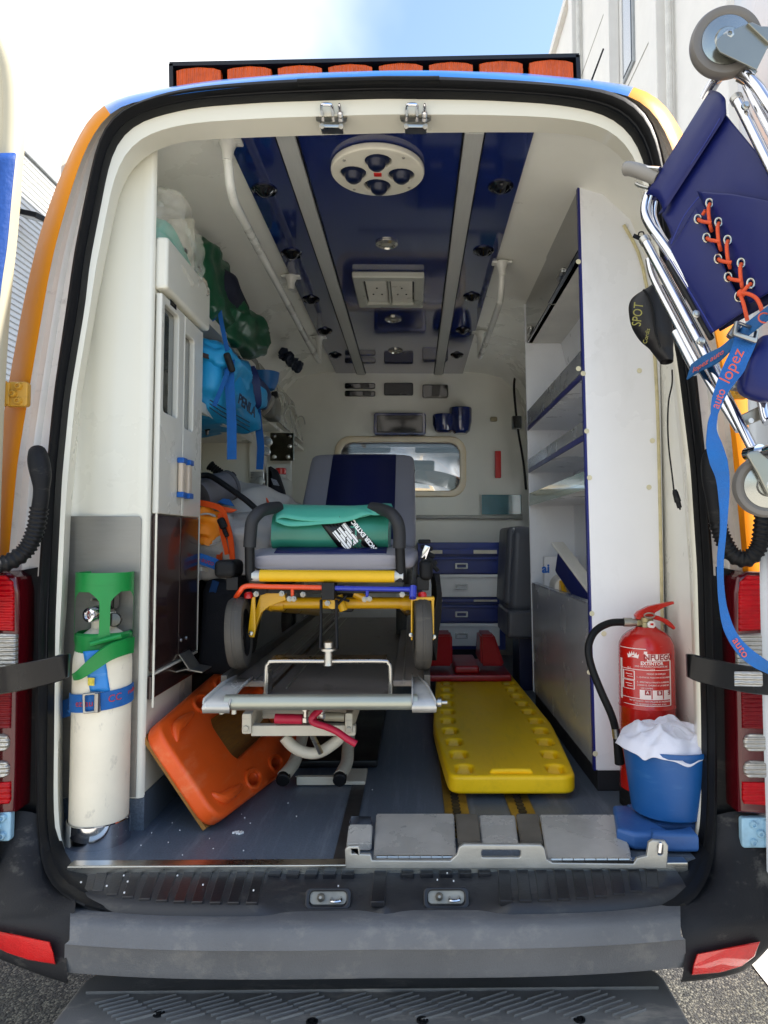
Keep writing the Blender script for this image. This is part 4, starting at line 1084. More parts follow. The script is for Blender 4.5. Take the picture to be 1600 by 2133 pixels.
for y0_, y1_, mt, hn in ((1143, 1156, NVC, 0), (1159, 1195, NVC, 1), (1196, 1244, WHD, 1), (1246, 1256, NVC, 0), (1259, 1296, NVC, 1), (1298, 1346, WHD, 1)):
    z1_, z0_ = zz(y0_), zz(y1_)
    dr = B(); dr.bx(xl, xe, yd-.008, yd+.02, z0_+.002, z1_-.002, .004)
    if hn: dr.bx(xl, xe, yd-.016, yd-.006, z1_-.022, z1_-.006, .003)
    dr = dr.obj('drawer', mt, DC)
    if hn:
        zc_ = (z0_+z1_)/2-.005; xc_ = at(961, 1200, yd).x
        hh = B(); hh.plate(rrect(-.04, .04, -.018, .018, .006), [rrect(-.028, .028, -.010, .008, .003)], .012, .003, frame((xc_, yd-.014, zc_), (1, 0, 0), (0, 0, 1))); hh = hh.obj('drawer_pull', M('pull_grey', '#b9bcbe', .3, .3), dr)
    else:
        for xx in (xl+.05, xl+.32, xe-.09):
            B().bx(xx, xx+.075, yd-.011, yd-.0075, z0_+.008, z1_-.008).obj('paper_label', M('paper', '#c9c4b4', .7), dr)
# ================================================================ folding seat
FS = thing('folding_seat', 'grey vinyl folding seat tipped up against the end of the shelf unit', 'seat', (.6, 3.6, 1.0))
ys = 3.72
a, c = at(1057, 1280, ys), at(1113, 1096, ys)
GV2 = M('dark_grey_vinyl', '#4d5058', .38, var=.06, bump=.06, bs=160)
sb = B(); sb.box(((a.x+c.x)/2+.03, ys+.22, (a.z+c.z)/2), (c.x-a.x+.04, .42, c.z-a.z), (0, R(3), 0), .05, 4); sb.obj('seat_pad', GV2, FS)
sb = B(); sb.box((a.x+.02, ys+.2, (a.z+c.z)/2+.02), (.05, .36, (c.z-a.z)*.9), (0, R(3), 0), .024, 4); sb.obj('back_pad', GV2, FS)
sb = B(); q = at(1056, 1330, ys); q2 = at(1113, 1262, ys)
sb.bx(q.x, q2.x+.03, ys-.02, ys+.42, q.z, q2.z-.02, .02, 3); sb.obj('base', GV2, FS)
sb = B(); sb.bx(at(1085, 1390, ys).x, at(1108, 1390, ys).x+.02, ys+.05, ys+.3, ZF, q.z, .004); sb.obj('pedestal', M('navy_pedestal', '#14193a', .4), FS)
# cable and box on the wall behind the shelf unit
CB = thing('wall_intercom', 'small black box on a hanging black cable beside the bulkhead', 'intercom', (.55, 4.6, 1.9))
yk = 4.7
c = at(1075, 881, yk); B().bx(c.x-.03, c.x+.035, yk-.03, yk+.02, c.z-.045, c.z+.045, .008).obj('box', BLKG, CB)
k = B(); k.tube(smoothpath([at(1095, 750, yk), at(1078, 775, yk), at(1071, 800, yk), at(1074, 850, yk), at(1080, 900, yk), at(1090, 960, yk), at(1096, 1020, yk)], 6), .008, 8); k.obj('cable', RUBBER, CB)
# ================================================================ oxygen cylinder
cz = atz(208, 1772, ZF); cy = cz.y+.07; cx = at(209, 1600, cy).x
rad = .0735
ztop = at(208, 1372, cy-.03).z
CY_ = thing('oxygen_cylinder', 'scuffed cream oxygen cylinder with green valve guard strapped by the left door', 'gas cylinder', (cx, cy, ZF))
CYM = M('cylinder_paint', '#e8dfca', .45, var=.07, vs=5, wear='#57514a', wamt=.45, wsc=(11, 11, 6), wth=.58, bump=.06, bs=60)
h = ztop-ZF
b_ = B(); b_.lathe([(.06, .004), (rad*.97, .012), (rad, .03), (rad, h-.02), (rad*.985, h+.0), (rad*.9, h+.035), (rad*.7, h+.062), (rad*.42, h+.078), (.03, h+.085), (.03, h+.12)], (cx, cy, ZF), n=48)
b_.obj('bottle', CYM, CY_)
b_ = B(); b_.lathe([(rad+.003, .004), (rad+.006, .0), (rad+.006, .058), (rad+.003, .06), (rad+.002, .004)], (cx, cy, ZF), n=48, caps=False); b_.obj('base_ring', CHROME, CY_)
GRN = M('green_guard_plastic', '#16833c', .4, var=.08, vs=8, wear='#0d4a22', wamt=.3)
zg0, zg1 = at(215, 1335, cy-.05).z, at(215, 1193, cy-.05).z
gx = at(218, 1260, cy).x; rg = .0725
# guard: upper hoop, four posts, lower hoop
gd = B()
hg = zg1-zg0
gd.lathe([(rg, hg*.72), (rg*1.0, hg), (rg-.007, hg), (rg-.007, hg*.72), (rg, hg*.72)], (gx, cy, zg0), n=36, caps=False)
gd.lathe([(rg*.97, -.012), (rg*.99, .014), (rg*.9, .02), (rg*.88, -.01), (rg*.97, -.012)], (gx, cy, zg0), n=36, caps=False)
for a in (-66, 24, 114, 204):
    p = []
    for t in (-.02, .03, .08, .14, .3, .5, .58, .64, .69, .73):
        wd = .013 if .12 < t < .56 else (.013+.03*max(0, (t-.56)/.17)**1.6 if t > .5 else .013+.02*max(0, (.12-t)/.14)**1.5)
        p.append((t, wd))
    rows = []
    for t, wd in p:
        row = []
        for s in (-1, -.5, 0, .5, 1):
            aa = R(a)+s*wd/rg
            row.append((gx+rg*math.cos(aa), cy+rg*math.sin(aa), zg0+t*hg))
        rows.append(row)
    t_ = B(); t_.grid(rows)
    ob = t_.bm
    ret = bmesh.ops.solidify(ob, geom=list(ob.faces), thickness=.006)
    gd.join(ob)
gd.obj('valve_guard', GRN, CY_)
# clamp collar under the guard with its open lever
cl_ = B()
zc0, zc1 = at(240, 1405, cy-.07).z, at(240, 1350, cy-.07).z
cl_.lathe([(rg*.93, 0), (rg*.97, .02), (rg*.95, .04), (rg*.9, .04), (rg*.88, 0), (rg*.93, 0)], (gx, cy, zg0-.045), n=36, caps=False)
lev = smoothpath([(gx-.045, cy-.068, zc0-.006), (gx-.02, cy-.088, zc0+.004), (gx+.015, cy-.098, zc0+.03), (gx+.05, cy-.085, zc1-.01), (gx+.075, cy-.05, zc1), (gx+.082, cy-.01, zc1)], 5)
cl_.band(lev, (0, -.25, 1), [.016+.026*min(1, k/(len(lev)-1)*1.6) for k in range(len(lev))], .007)
cl_.tube([(gx+.002, cy-.085, zc1+.012), (gx+.07, cy-.06, zc1+.03)], .007, 8)
cl_.obj('clamp_lever', GRN, CY_)
# regulator inside the guard
rg_ = B(); zv = at(195, 1281, cy-.05).z
rg_.tube([(gx, cy, zg0-.03), (gx, cy, zv+.02)], .016, 12); rg_.bx(gx-.025, gx+.02, cy-.022, cy+.02, zv-.018, zv+.02, .005)
rg_.obj('valve_body', M('valve_metal', '#8d8a83', .3, .9, var=.15), CY_)
c = at(186, 1281, cy-.075)
k = B(); k.lathe([(.015, -.045), (.018, -.04), (.020, 0), (.018, .004), (.012, .005), (.011, .001), (.004, .001), (.003, .004), (.001, .004)], c, (-.35, -1, 0), n=24); k.obj('hand_wheel', CHROME, CY_)
k = B(); k.lathe([(.018, -.02), (.019, 0), (.016, .004), (.001, .0045)], at(238, 1291, cy-.04), (.25, -1, .1), n=24); k.obj('gauge', M('gauge_dark', '#4a4742', .2, .6, coat=.6), CY_)
k = B(); k.bx(gx-.012, gx+.028, cy-.012, cy+.03, zv+.01, zv+.07, .006); k.obj('regulator', BLKG, CY_)
k = B(); k.tube([at(206, 1250, cy-.03), at(190, 1249, cy-.05)], .004, 8); k.obj('hose_barb', STEEL, CY_)
k = B(); k.lathe([(.052, 0), (.052, .004), (.03, .006)], (gx-.004, cy-.008, zg0+.008), n=28); k.obj('disc_label', M('label_yellow', '#d7c27c', .5, var=.4, vs=30), CY_)
# blue label wrapped over the shoulder
def onsurf(px, py, extra=.0015):
    yy = cy-rad; r_ = rad+extra
    for _ in range(8):
        q = at(px, py, yy); x = max(-.999, min(.999, (q.x-cx)/r_)); yy = cy-math.sqrt(max(0, 1-x*x))*r_
    return V((q.x, yy, q.z))
lb_ = B(); rows = []
for i in range(9):
    t = i/8; y = 1357+t*84
    xl_, xr_ = 173+t*15, 216+t*14
    rows.append([onsurf(xl_+(xr_-xl_)*j/6, y+(0 if t > .5 else -4*j/6), .002 if t > .2 else .006) for j in range(7)])
lb_.grid(rows); lb_.obj('paper_label', M('label_blue', '#2a83cf', .4, var=.12, vs=12, wear='#9cc4e4', wamt=.5), CY_, solid=.0012)
q = onsurf(190, 1420, .006); k = B(); k.box(q, (.02, .0015, .02), (0, 0, R(-18)), 0); k.obj('hazard_sticker', M('sticker_yellow', '#d9c54e', .5, var=.5, vs=90), CY_)
# ratchet strap with buckle round the bottle
ST_ = thing('cylinder_strap', 'blue webbing strap with metal buckle round the cream oxygen cylinder', 'strap', (cx, cy, at(210, 1460, cy).z))
pts = [at(128, 1478, cy+.03), at(146, 1472, cy-.01)]
for k in range(11):
    a = R(200+k*17.5); pts.append(V((cx+(rad+.004)*math.cos(a), cy+(rad+.004)*math.sin(a), at(210, 1466-k*1.6, cy-.05).z)))
s_ = B(); s_.band(smoothpath(pts, 4), (0, 0, 1), .046, .003); s_.obj('webbing', STRAPB, ST_)
REDT = M('red_print', '#b0343a', .7)
def wraptext(body, px, py, size, par, ang=0, name='lettering', rr=rad+.0065):
    """flat print bent round the bottle"""
    b = B(); b.text(body, size, Matrix.Identity(4), .0006, sx=1.0)
    q = at(px, py, cy-rad); z0 = q.z; x0 = (q.x-cx)/rr
    a0 = math.asin(max(-1, min(1, x0)))
    for v in b.bm.verts:
        aa = a0+v.co.x/rr; zz_ = z0+v.co.y+v.co.x*ang; r_ = rr+v.co.z
        v.co = V((cx+r_*math.sin(aa), cy-r_*math.cos(aa), zz_))
    return b.obj(name, REDT, par)
wraptext('ez au', 176, 1465, .024, ST_, .06); wraptext('rodre', 268, 1449, .018, ST_, .1); wraptext('CC', 234, 1457, .026, ST_, .1, 'emblem')
bk_ = B(); c = onsurf(199, 1463, .008)
bk_.plate(rrect(-.030, .012, -.026, .026, .004), [rrect(-.024, -.002, -.020, .020, .003)], .006, .002, frame(c, (.96, .25, .05), (0, 0, 1)))
bk_.box(c+V((.006, -.004, 0)), (.012, .012, .05), (0, 0, R(-10)), .003); bk_.obj('buckle', M('buckle_zinc', '#9b9a96', .35, .9, var=.1), ST_)
# ================================================================ orange board leaning on its edge
OB = thing('orange_spine_board', 'orange plastic spine board with hand holes leaning on its long edge on the left', 'spine board', (-.6, 2.2, ZF))
A = V((-.725, 1.965, .955)); Bp = V((-.535, 1.955, .700))            # near end, upper and lower corner
C_ = V((-.725, 3.72, .985)); D_ = V((-.36, 3.72, .715))
u0 = (Bp-A); nrm = V((u0.z, 0, -u0.x)).normalized()
nrm = V((.80, -.12, .59)).normalized()
vdir = V((.10, 1.0, .012)).normalized(); udir = vdir.cross(nrm).normalized()
if udir.z > 0: udir = -udir
mid_near = (A+Bp)/2
fm = Matrix((udir, vdir, udir.cross(vdir))).transposed().to_4x4(); fm.translation = mid_near
Lb = 1.75
def hwid(t):
    return .155+.06*min(1, t/.62) if t < .62 else .215-.012*(t-.62)
outl = []
N_ = 14
for k in range(N_+1): outl.append((hwid(Lb*k/N_), Lb*k/N_))
for k in range(N_, -1, -1): outl.append((-hwid(Lb*k/N_), Lb*k/N_))
def roundpoly(poly, r, idx):
    out = []
    n = len(poly)
    for i, p in enumerate(poly):
        if i in idx:
            a, c, p = V((*poly[i-1], 0)), V((*poly[(i+1) % n], 0)), V((*p, 0))
            d1, d2 = (a-p).normalized(), (c-p).normalized()
            for k in range(7):
                t = k/6; q0 = p+d1*r*(1-t)*(1-t) + d2*r*t*t
                out.append((q0.x, q0.y))
        else: out.append(p)
    return out
outl = roundpoly(outl, .06, {0, len(outl)-1})
holes = []
for t in (.30, .50, .86, 1.08, 1.3):
    for s in (-1, 1): holes.append(rrect(s*(hwid(t)-.042)-.02, s*(hwid(t)-.042)+.02, t-.045, t+.045, .019, 4))
holes = [h for h in holes]
big = rrect(-.085, .065, .28, .78, .04, 5)
ob_ = B(); ob_.plate(outl, holes+[big], .05, .013, fm, 4)
OBD = ob_.obj('board', ORGB, OB, smooth=50)
# scooped finger hollows beside every hole: raised rims
for t in (.30, .50, .86, 1.08, 1.3):
    for s in (-1, 1):
        rb = B(); x = s*(hwid(t)-.042)
        pth = [fm @ V((x+.026*math.cos(a), t+.052*math.sin(a), .0245*(1 if fm.col[2].xyz.dot(V((.8, -.3, .5))) > 0 else -1))) for a in [2*math.pi*k/16 for k in range(16)]]
        rb.tube(pth, .0075, 8, closed=True); rb.obj('hole_rim', ORGB, OB)
sg = 1 if fm.col[2].xyz.dot(V((.8, -.3, .5))) > 0 else -1
# stiffening swellings along both near corners
for s in (-1, 1):
    rb = B(); pth = smoothpath([fm @ V((s*.085, .05, .022*sg)), fm @ V((s*.115, .075, .026*sg)), fm @ V((s*.125, .14, .026*sg)), fm @ V((s*.13, .22, .022*sg))], 5)
    rb.tube(pth, [.006+.012*math.sin(math.pi*k/(len(pth)-1)) for k in range(len(pth))], 10); rb.obj('rib', ORGB, OB)
# plywood board behind it
WB = B(); fm2 = fm.copy(); fm2.translation = mid_near - fm.col[2].xyz*sg*.033 + vdir*.02
WB.plate([(-.15, 0), (.15, 0), (.22, .6), (.22, 1.7), (-.22, 1.7), (-.2, .6)], [], .012, .001, fm2)
o = WB.obj('plywood_sheet', M('plywood', '#9a6d32', .7, var=.25, vs=18, aniso=(1, 1, 12)), None)
tag(o, 'thin plywood sheet propped behind the orange spine board', 'plywood')
# ================================================================ yellow spine board on the floor
YBD = thing('yellow_spine_board', 'yellow plastic spine board with two rows of hand holes lying on the floor', 'spine board', (.2, 2.9, ZF))
zbT = ZF+.075
nl, nr = atz(936, 1618, zbT), atz(1200, 1616, zbT)
fl_, fr_ = atz(905, 1402, zbT), atz(1080, 1402, zbT)
ctr0 = (nl+nr)/2
wn = (nr.x-nl.x)/2
axd = V((.012, 1, 0)).normalized()
fmy = frame(ctr0, (axd.y, -axd.x, 0), axd)
Ly = 1.72
def hwy(t): return wn+(.232-wn)*min(1, (t/.62))**.85 if t < .62 else .232-.03*(t-.62)
ol = [(hwy(Ly*k/16), Ly*k/16) for k in range(17)]+[(-hwy(Ly*k/16), Ly*k/16) for k in range(16, -1, -1)]
ol = roundpoly(ol, .045, {0, len(ol)-1})
hl = []
ts = [.075+.148*k for k in range(11)]
for t in ts:
    for s in (-1, 1):
        xc_ = s*(hwy(t)-.056); hl.append(rrect(xc_-.027, xc_+.027, t-.042, t+.042, .022, 4))
yb_ = B(); yb_.plate(ol, hl, .055, .011, fmy @ Matrix.Translation((0, 0, -.0275)), 4)
yb_.obj('board', YELB, YBD, smooth=50)
for t in ts:
    for s in (-1, 1):
        xc_ = s*(hwy(t)-.056); fb = B()
        rows = []
        for k in range(6):
            a = k/5
            rows.append([fmy @ V((xc_+.0265*(j/4*2-1)*(1-.25*a), t+.041-.03*a*a, -.006-.045*a)) for j in range(5)])
        fb.grid(rows); fb.obj('hand_hole', YELB, YBD)
hd = B(); hp = smoothpath([fmy @ V((-.058, .036, 0)), fmy @ V((-.05, .036, .004)), fmy @ V((.05, .036, .004)), fmy @ V((.058, .036, 0))], 4)
hd.tube(hp, .008, 10); hd.obj('grip_ridge', YELB, YBD)
un = B(); un.plate([(-.1, .2), (.1, .2), (.12, 1.5), (-.12, 1.5)], [], .022, .004, fmy @ Matrix.Translation((0, 0, -.064))); un.obj('runner', YELB, YBD)
# red head blocks at its far end
RH = thing('head_immobiliser', 'red head immobiliser with two upright blocks at the far end of the yellow board', 'immobiliser', (.25, 3.9, zbT))
ty = 3.62
REDV = M('red_vinyl', '#a5151a', .35, var=.08, coat=.2)
a, c = at(903, 1400, ty), at(1066, 1400, ty)
B().bx(a.x-.08, c.x, ty, ty+.5, zbT+.002, zbT+.035, .008).obj('base_pad', REDV, RH)
B().bx(at(948, 1395, ty).x, at(1000, 1395, ty).x, ty+.03, ty+.4, zbT+.035, zbT+.075, .012, 3).obj('middle_pad', REDV, RH)
for xa_, xb_, xc_, xd_ in ((868, 943, 906, 942), (1002, 1052, 1000, 1030)):
    q = [at(xa_, 1388, ty+.03), at(xb_, 1388, ty+.03), at(xd_, 1322, ty+.16), at(xc_, 1322, ty+.16)]
    bl = B(); vs = []
    for p in q: vs.append(bl.bm.verts.new(p))
    for p in q: vs.append(bl.bm.verts.new(V((p.x, ty+.36, p.z))))
    for f in ((0, 1, 2, 3), (4, 5, 6, 7), (0, 1, 5, 4), (1, 2, 6, 5), (2, 3, 7, 6), (3, 0, 4, 7)): bl.bm.faces.new([vs[i] for i in f])
    bmesh.ops.recalc_face_normals(bl.bm, faces=bl.bm.faces); bmesh.ops.bevel(bl.bm, geom=list(bl.bm.edges), offset=.012, segments=3, affect='EDGES')
    bl.obj('head_block', REDV, RH)
# ================================================================ stretcher platform
SP = thing('stretcher_platform', 'worn steel stretcher platform on a cream lifting frame with chrome corner plates', 'stretcher platform', (-.24, 2.6, ZF))
yt = 1.90
tl, tr2 = at(478, 1463, yt), at(862, 1463, yt)
xl_, xr_ = at(428, 1463, yt).x, at(908, 1463, yt).x
zt = tl.z
b_ = B(); b_.tube([(tl.x-.01, yt, zt), (tr2.x+.01, yt, zt)], .0205, 20); b_.obj('front_roller', M('dull_zinc_tube', '#a5a89c', .42, .75, var=.06), SP)
DK = M('deck_steel', '#78716a', .5, .3, var=.35, vs=8, wear='#2a2724', wamt=.6, wsc=(6, 2, 6))
xg0, xg1 = at(553, 1440, 1.98).x, at(815, 1440, 1.98).x
B().bx(xg0, xg1, yt+.02, 3.95, zt-.01, zt+.0, .002).obj('deck', DK, SP)
for a, c in ((xl_+.025, xg0-.002), (xg1+.002, xr_-.025)):
    B().bx(a, c, yt+.165, 3.95, zt+.006, zt+.024, .004).obj('side_channel', DK, SP)
for a in (xl_+.012, xr_-.03):
    B().bx(a, a+.018, yt+.10, 3.95, zt-.01, zt+.052, .003).obj('side_rail', M('rail_dark', '#4a4743', .4, .5, var=.2), SP)
gro = B()
for x in (xg0-.05, xg0-.02, xg0+.04, xg1+.03):
    gro.bx(x, x+.004, yt+.17, 3.9, zt+.0241 if (x < xg0 or x > xg1) else zt+.0001, (zt+.0265) if (x < xg0 or x > xg1) else zt+.004)
gro.obj('deck_seam', STEELD, SP)
# chrome corner chutes
for (x0, x1, s) in ((xl_, tl.x+.006, 1), (tr2.x-.004, xr_, -1)):
    ch = B(); rows = []
    sl = .045*s
    for t, dy, dz in ((0, -.022, -.022), (0, -.026, -.008), (.05, -.022, .004), (.5, .07, .026), (1, .15, .034)):
        off = sl*t
        rows.append([(x0+off if s > 0 else x0, yt+dy, zt+dz+.012), (x0+off if s > 0 else x0, yt+dy, zt+dz), (x1+off*.5 if s > 0 else x1+off, yt+dy, zt+dz), (x1+off*.5 if s > 0 else x1+off, yt+dy, zt+dz+.008)])
    ch.grid(rows); ch.obj('corner_chute', M('polished_corner', '#b4b3af', .25, .35, var=.15, vs=9), SP, solid=.004, smooth=60)
    bo = B(); bo.lathe([(.008, 0), (.006, .004), (.001, .005)], ((x0+x1)/2+.02*s, yt+.17, zt+.026), n=8); bo.obj('bolt', STEEL, SP)
sp_ = B(); sp_.lathe([(.007, 0), (.007, .014), (.012, .014), (.012, .024), (.005, .026), (.005, .04)], (xr_-.01, yt, zt-.002), (1, 0, 0), n=12); sp_.obj('roller_bolt', STEEL, SP)
for x in (tl.x-.02, tl.x+.012): B().lathe([(.006, 0), (.006, -.012)], (x, yt, zt-.018), n=8).obj('bolt', M('white_plastic', '#d3cfc0', .35), SP)
# U-shaped catch loop with centre post
ylp = 1.985
l0, l1 = at(555, 1378, ylp), at(813, 1380, ylp); zl = l0.z; zlb = zt+.0
lp = B(); lp.tube(smoothpath([(l0.x, ylp, zlb), (l0.x, ylp, zl-.022), (l0.x+.006, ylp, zl-.006), (l0.x+.022, ylp, zl), (l0.x+.15, ylp, zl), (l1.x-.15, ylp, zl), (l1.x-.022, ylp, zl), (l1.x-.006, ylp, zl-.006), (l1.x, ylp, zl-.022), (l1.x, ylp, zlb)], 4), .0062, 10)
lp.bx(l0.x-.005, l0.x+.006, ylp-.004, ylp+.055, zlb, zl-.03, .002)
lp.grid([[(l0.x+.01, ylp, zl+.004), (l1.x-.01, ylp, zl+.004)], [(l0.x+.012, ylp+.05, zl+.01), (l1.x-.012, ylp+.05, zl+.01)]])
lp.obj('catch_loop', M('satin_steel_loop', '#b5b3ad', .28, 1, var=.08), SP)
pc = at(684, 1378, ylp); pt = at(684, 1338, ylp)
po = B(); po.lathe([(.012, -.012), (.014, -.01), (.0125, 0), (.0125, .02), (.012, pt.z-pc.z-.024), (.024, pt.z-pc.z-.022), (.024, pt.z-pc.z-.016), (.0145, pt.z-pc.z-.014), (.0145, pt.z-pc.z), (.012, pt.z-pc.z+.002), (.001, pt.z-pc.z+.003)], pc, n=18); po.obj('catch_post', M('satin_steel_loop', '#b5b3ad', .28, 1), SP)
# cream lifting frame below
CFM = M('cream_frame_paint', '#c5bfae', .45, var=.08, wear='#59524a', wamt=.4)
yf_ = 2.02
a = at(505, 1510, yf_); c = at(745, 1490, yf_)
fr = B(); z1_ = at(525, 1486, yf_).z; z0_ = at(525, 1530, yf_).z
xx0, xx1 = at(503, 1510, yf_).x, at(524, 1510, yf_).x
fr.bx(xx0, xx1, yf_, 3.6, z0_, z1_, .006)
fr.bx(at(718, 1500, yf_).x, at(735, 1500, yf_).x, yf_, 3.6, z0_, z1_, .006)
fr.bx(xx1-.004, at(740, 1500, yf_).x, yf_+.01, yf_+.04, at(600, 1536, yf_).z, at(600, 1513, yf_).z, .004)
fr.bx(xx1, at(718, 1500, yf_).x, yf_+.14, yf_+.19, z1_-.05, z1_-.01, .004)
fr.obj('upper_frame', CFM, SP)
for px, py in ((512, 1518), (727, 1520)): B().lathe([(.009, 0), (.009, .004), (.005, .005), (.001, .004)], at(px, py, yf_-.001), (0, -1, 0), n=8).obj('bolt', STEELD, SP)
cr_ = B(); yc_ = 2.12
cr_.tube(smoothpath([at(592, 1535, yc_), at(612, 1556, yc_), at(640, 1568, yc_), at(668, 1566, yc_), at(700, 1545, yc_), at(712, 1530, yc_)], 5), .017, 12)
cr_.obj('cross_bow', CFM, SP)
for (xa_, xb_, xc_) in ((634, 612, 590), (728, 722, 708)):
    lg = B(); ya_ = 2.17
    lg.tube(smoothpath([at(xa_, 1520, 2.6), at((xa_+xb_)/2, 1560, 2.47), at(xb_, 1590, 2.38), at(xc_, 1618, 2.285)], 5), .0207, 12); lg = lg.obj('leg', CFM, SP)
    en = at(xc_, 1620, 2.28); k = B(); k.lathe([(.0215, 0), (.0215, .022), (.018, .025), (.001, .026)], en+V((0, .012, 0)), (0, -1, -.25), n=16); k.obj('rubber_foot', RUBBER, lg)
fb_ = B(); a, c = at(618, 1612, 2.33), at(748, 1622, 2.33)
fb_.bx(a.x, c.x-.05, 2.33, 2.35, ZF+.004, ZF+.03, .002); fb_.bx(c.x-.055, c.x+.02, 2.33, 2.46, ZF+.004, ZF+.016, .003); fb_.obj('floor_plate', CFM, SP)
B().bx(a.x-.04, a.x+.25, 2.5, 3.6, ZF+.004, ZF+.03, .006).obj('base_rail', BLACKM, SP)
pl = B(); pl.tube([at(650, 1530, 2.06), at(668, 1568, 2.09)], .008, 10); pl.obj('piston', STEEL, SP)
REDG = M('red_rubber_grip', '#b01c3a', .45, bump=.05, bs=80)
hn = B(); hn.tube(smoothpath([at(668, 1478, 2.0), at(652, 1492, 1.985), at(652, 1504, 1.98), at(680, 1514, 1.97), at(702, 1524, 1.96), at(722, 1538, 1.95), at(742, 1550, 1.945)], 5), .0095, 12); hn.obj('release_lever', REDG, SP)
hn = B(); hn.tube([at(573, 1497, 2.03), at(630, 1498, 2.03)], .014, 14); hn.tube([at(630, 1498, 2.03), at(660, 1500, 2.03)], .007, 10); hn.obj('release_grip', REDG, SP)
hn = B(); hn.tube([at(676, 1492, 2.04), at(718, 1494, 2.04)], .013, 12); hn.obj('sleeve', M('tan_tube', '#a39c88', .45, .3), SP)
for px, py in ((637, 1504), (671, 1496)):
    k = B(); k.lathe([(.010, 0), (.010, .012), (.006, .013), (.006, .03), (.011, .031), (.011, .04)], at(px, py, 2.0), (0, 0, 1), n=6); k.obj('bolt', STEEL, SP)
# ================================================================ stretcher
SR = thing('ambulance_stretcher', 'yellow framed wheeled stretcher with grey and navy mattress and raised backrest', 'stretcher', (-.24, 2.6, 1.09))
def wheel(c, axis, r, w, name='wheel'):
    t = B(); t.lathe([(r*.66, -w*.42), (r*.8, -w*.5), (r*.93, -w*.44), (r*.985, -w*.25), (r*1.0, -w*.08), (r*.985, -w*.05), (r*.985, w*.05), (r, w*.08), (r*.985, w*.25), (r*.93, w*.44), (r*.8, w*.5), (r*.66, w*.42)], c, axis, n=40, caps=False)
    t = t.obj(name, M('worn_tyre', '#46433e', .65, var=.2, vs=14, bump=.2, bs=130, wear='#77705f', wamt=.4), SR)
    h = B(); h.lathe([(.001, -w*.3), (.02, -w*.3), (.022, -w*.18), (r*.6, -w*.16), (r*.67, -w*.4), (r*.67, w*.4), (r*.6, w*.16), (.022, w*.18), (.02, w*.3), (.001, w*.3)], c, axis, n=28); h.obj('hub', BLACKP, t)
    return t
yw = 2.09
cL = at(498, 1318, yw); cR = at(880, 1320, yw)
wheel(cL, (1, .06, .06), .104, .052); wheel(cR, (1, .04, 0), .104, .05)
for px, s in ((602, 1), (836, -1)):
    wheel(at(px, 1290, 3.3), (1, 0, 0), .09, .045)
yax = 2.17
ax0, ax1 = at(545, 1256, yax), at(862, 1256, yax)
b_ = B(); b_.tube([ax0, ax1], .0175, 18); b_.tube([at(563, 1256, yax), at(592, 1256, yax)], .0225, 16); b_.tube([at(838, 1256, yax), at(866, 1256, yax)], .0225, 16); b_.obj('axle_tube', YELP, SR)
def slab(pts_px, Y, dep, name, mat, par=None, bev=.003): return poly3(name, pts_px, Y, dep, mat, par or SR, bev)
slab([(524, 1244), (531, 1243), (533, 1310), (529, 1328), (519, 1327), (516, 1318)], 2.085, .012, 'fork_plate', YELP)
slab([(545, 1232), (592, 1232), (596, 1250), (560, 1264), (545, 1276), (528, 1318), (522, 1310), (538, 1250)], 2.12, .03, 'fork_bracket', YELP)
fk = B(); yk_ = 2.09
fk.tube([at(859, 1322, yk_), at(859, 1246, yk_)], .0045, 8); fk.bx(at(857, 1246, yk_).x, at(905, 1246, yk_).x, yk_-.02, yk_+.03, at(880, 1250, yk_).z, at(880, 1243, yk_).z, .002)
fk.bx(at(898, 1246, yk_).x, at(904, 1246, yk_).x, yk_-.02, yk_+.02, at(900, 1332, yk_).z, at(900, 1246, yk_).z, .002); fk.bx(at(856, 1246, yk_).x, at(860, 1246, yk_).x, yk_-.02, yk_+.02, at(900, 1332, yk_).z, at(900, 1246, yk_).z, .002); fk.obj('fork', YELP, SR)
for px, py in ((523, 1319), (856, 1322), (904, 1326)): B().lathe([(.007, 0), (.006, .006), (.001, .007)], at(px, py, 2.07), (0, -1, 0), n=8).obj('bolt', STEEL, SR)
for px in (518, 880): B().lathe([(.013, 0), (.013, .012), (.009, .018), (.001, .019)], at(px, 1246, 2.09), n=14).obj('swivel_cap', RED, SR)
yr = 2.06
b_ = B(); b_.tube(smoothpath([at(492, 1244, yr+.02), at(500, 1232, yr), at(513, 1221, yr), at(560, 1222, yr), at(672, 1224, yr)], 4), .0075, 12); b_.tube([at(609, 1226, yr), at(609, 1246, yr)], .005, 8); b_.obj('bumper_rail', M('orange_rail_paint', '#d9481a', .3, coat=.4), SR)
b_ = B(); b_.tube([at(696, 1225, yr), at(864, 1228, yr)], .0075, 12); b_.tube([at(861, 1222, yr), at(860, 1246, yr-.02)], .0105, 10); b_.tube([at(765, 1228, yr), at(765, 1246, yr)], .005, 8); b_.obj('bumper_rail', M('blue_rail_paint', '#2030a0', .3, coat=.4), SR)
B().bx(at(671, 1220, yr).x, at(698, 1220, yr).x, yr-.015, yr+.07, at(680, 1249, yr).z, at(680, 1213, yr).z, .003).obj('centre_block', BLACKM, SR)
b_ = B(); b_.bx(at(524, 1232, yr+.05).x, at(866, 1232, yr+.05).x, yr+.05, yr+.08, at(680, 1236, yr+.05).z, at(680, 1226, yr+.05).z, .002); b_.obj('cross_bar', BLACKM, SR)
for px, py in ((535, 1237), (604, 1247), (613, 1247), (760, 1248), (770, 1247), (838, 1238), (588, 1236), (632, 1238), (683, 1256)):
    B().lathe([(.0085, 0), (.0085, .01), (.004, .011), (.004, .018)], at(px, py, yr+.0), (0, -1, 0), n=6).obj('nut', STEELD, SR)
mech = B(); 
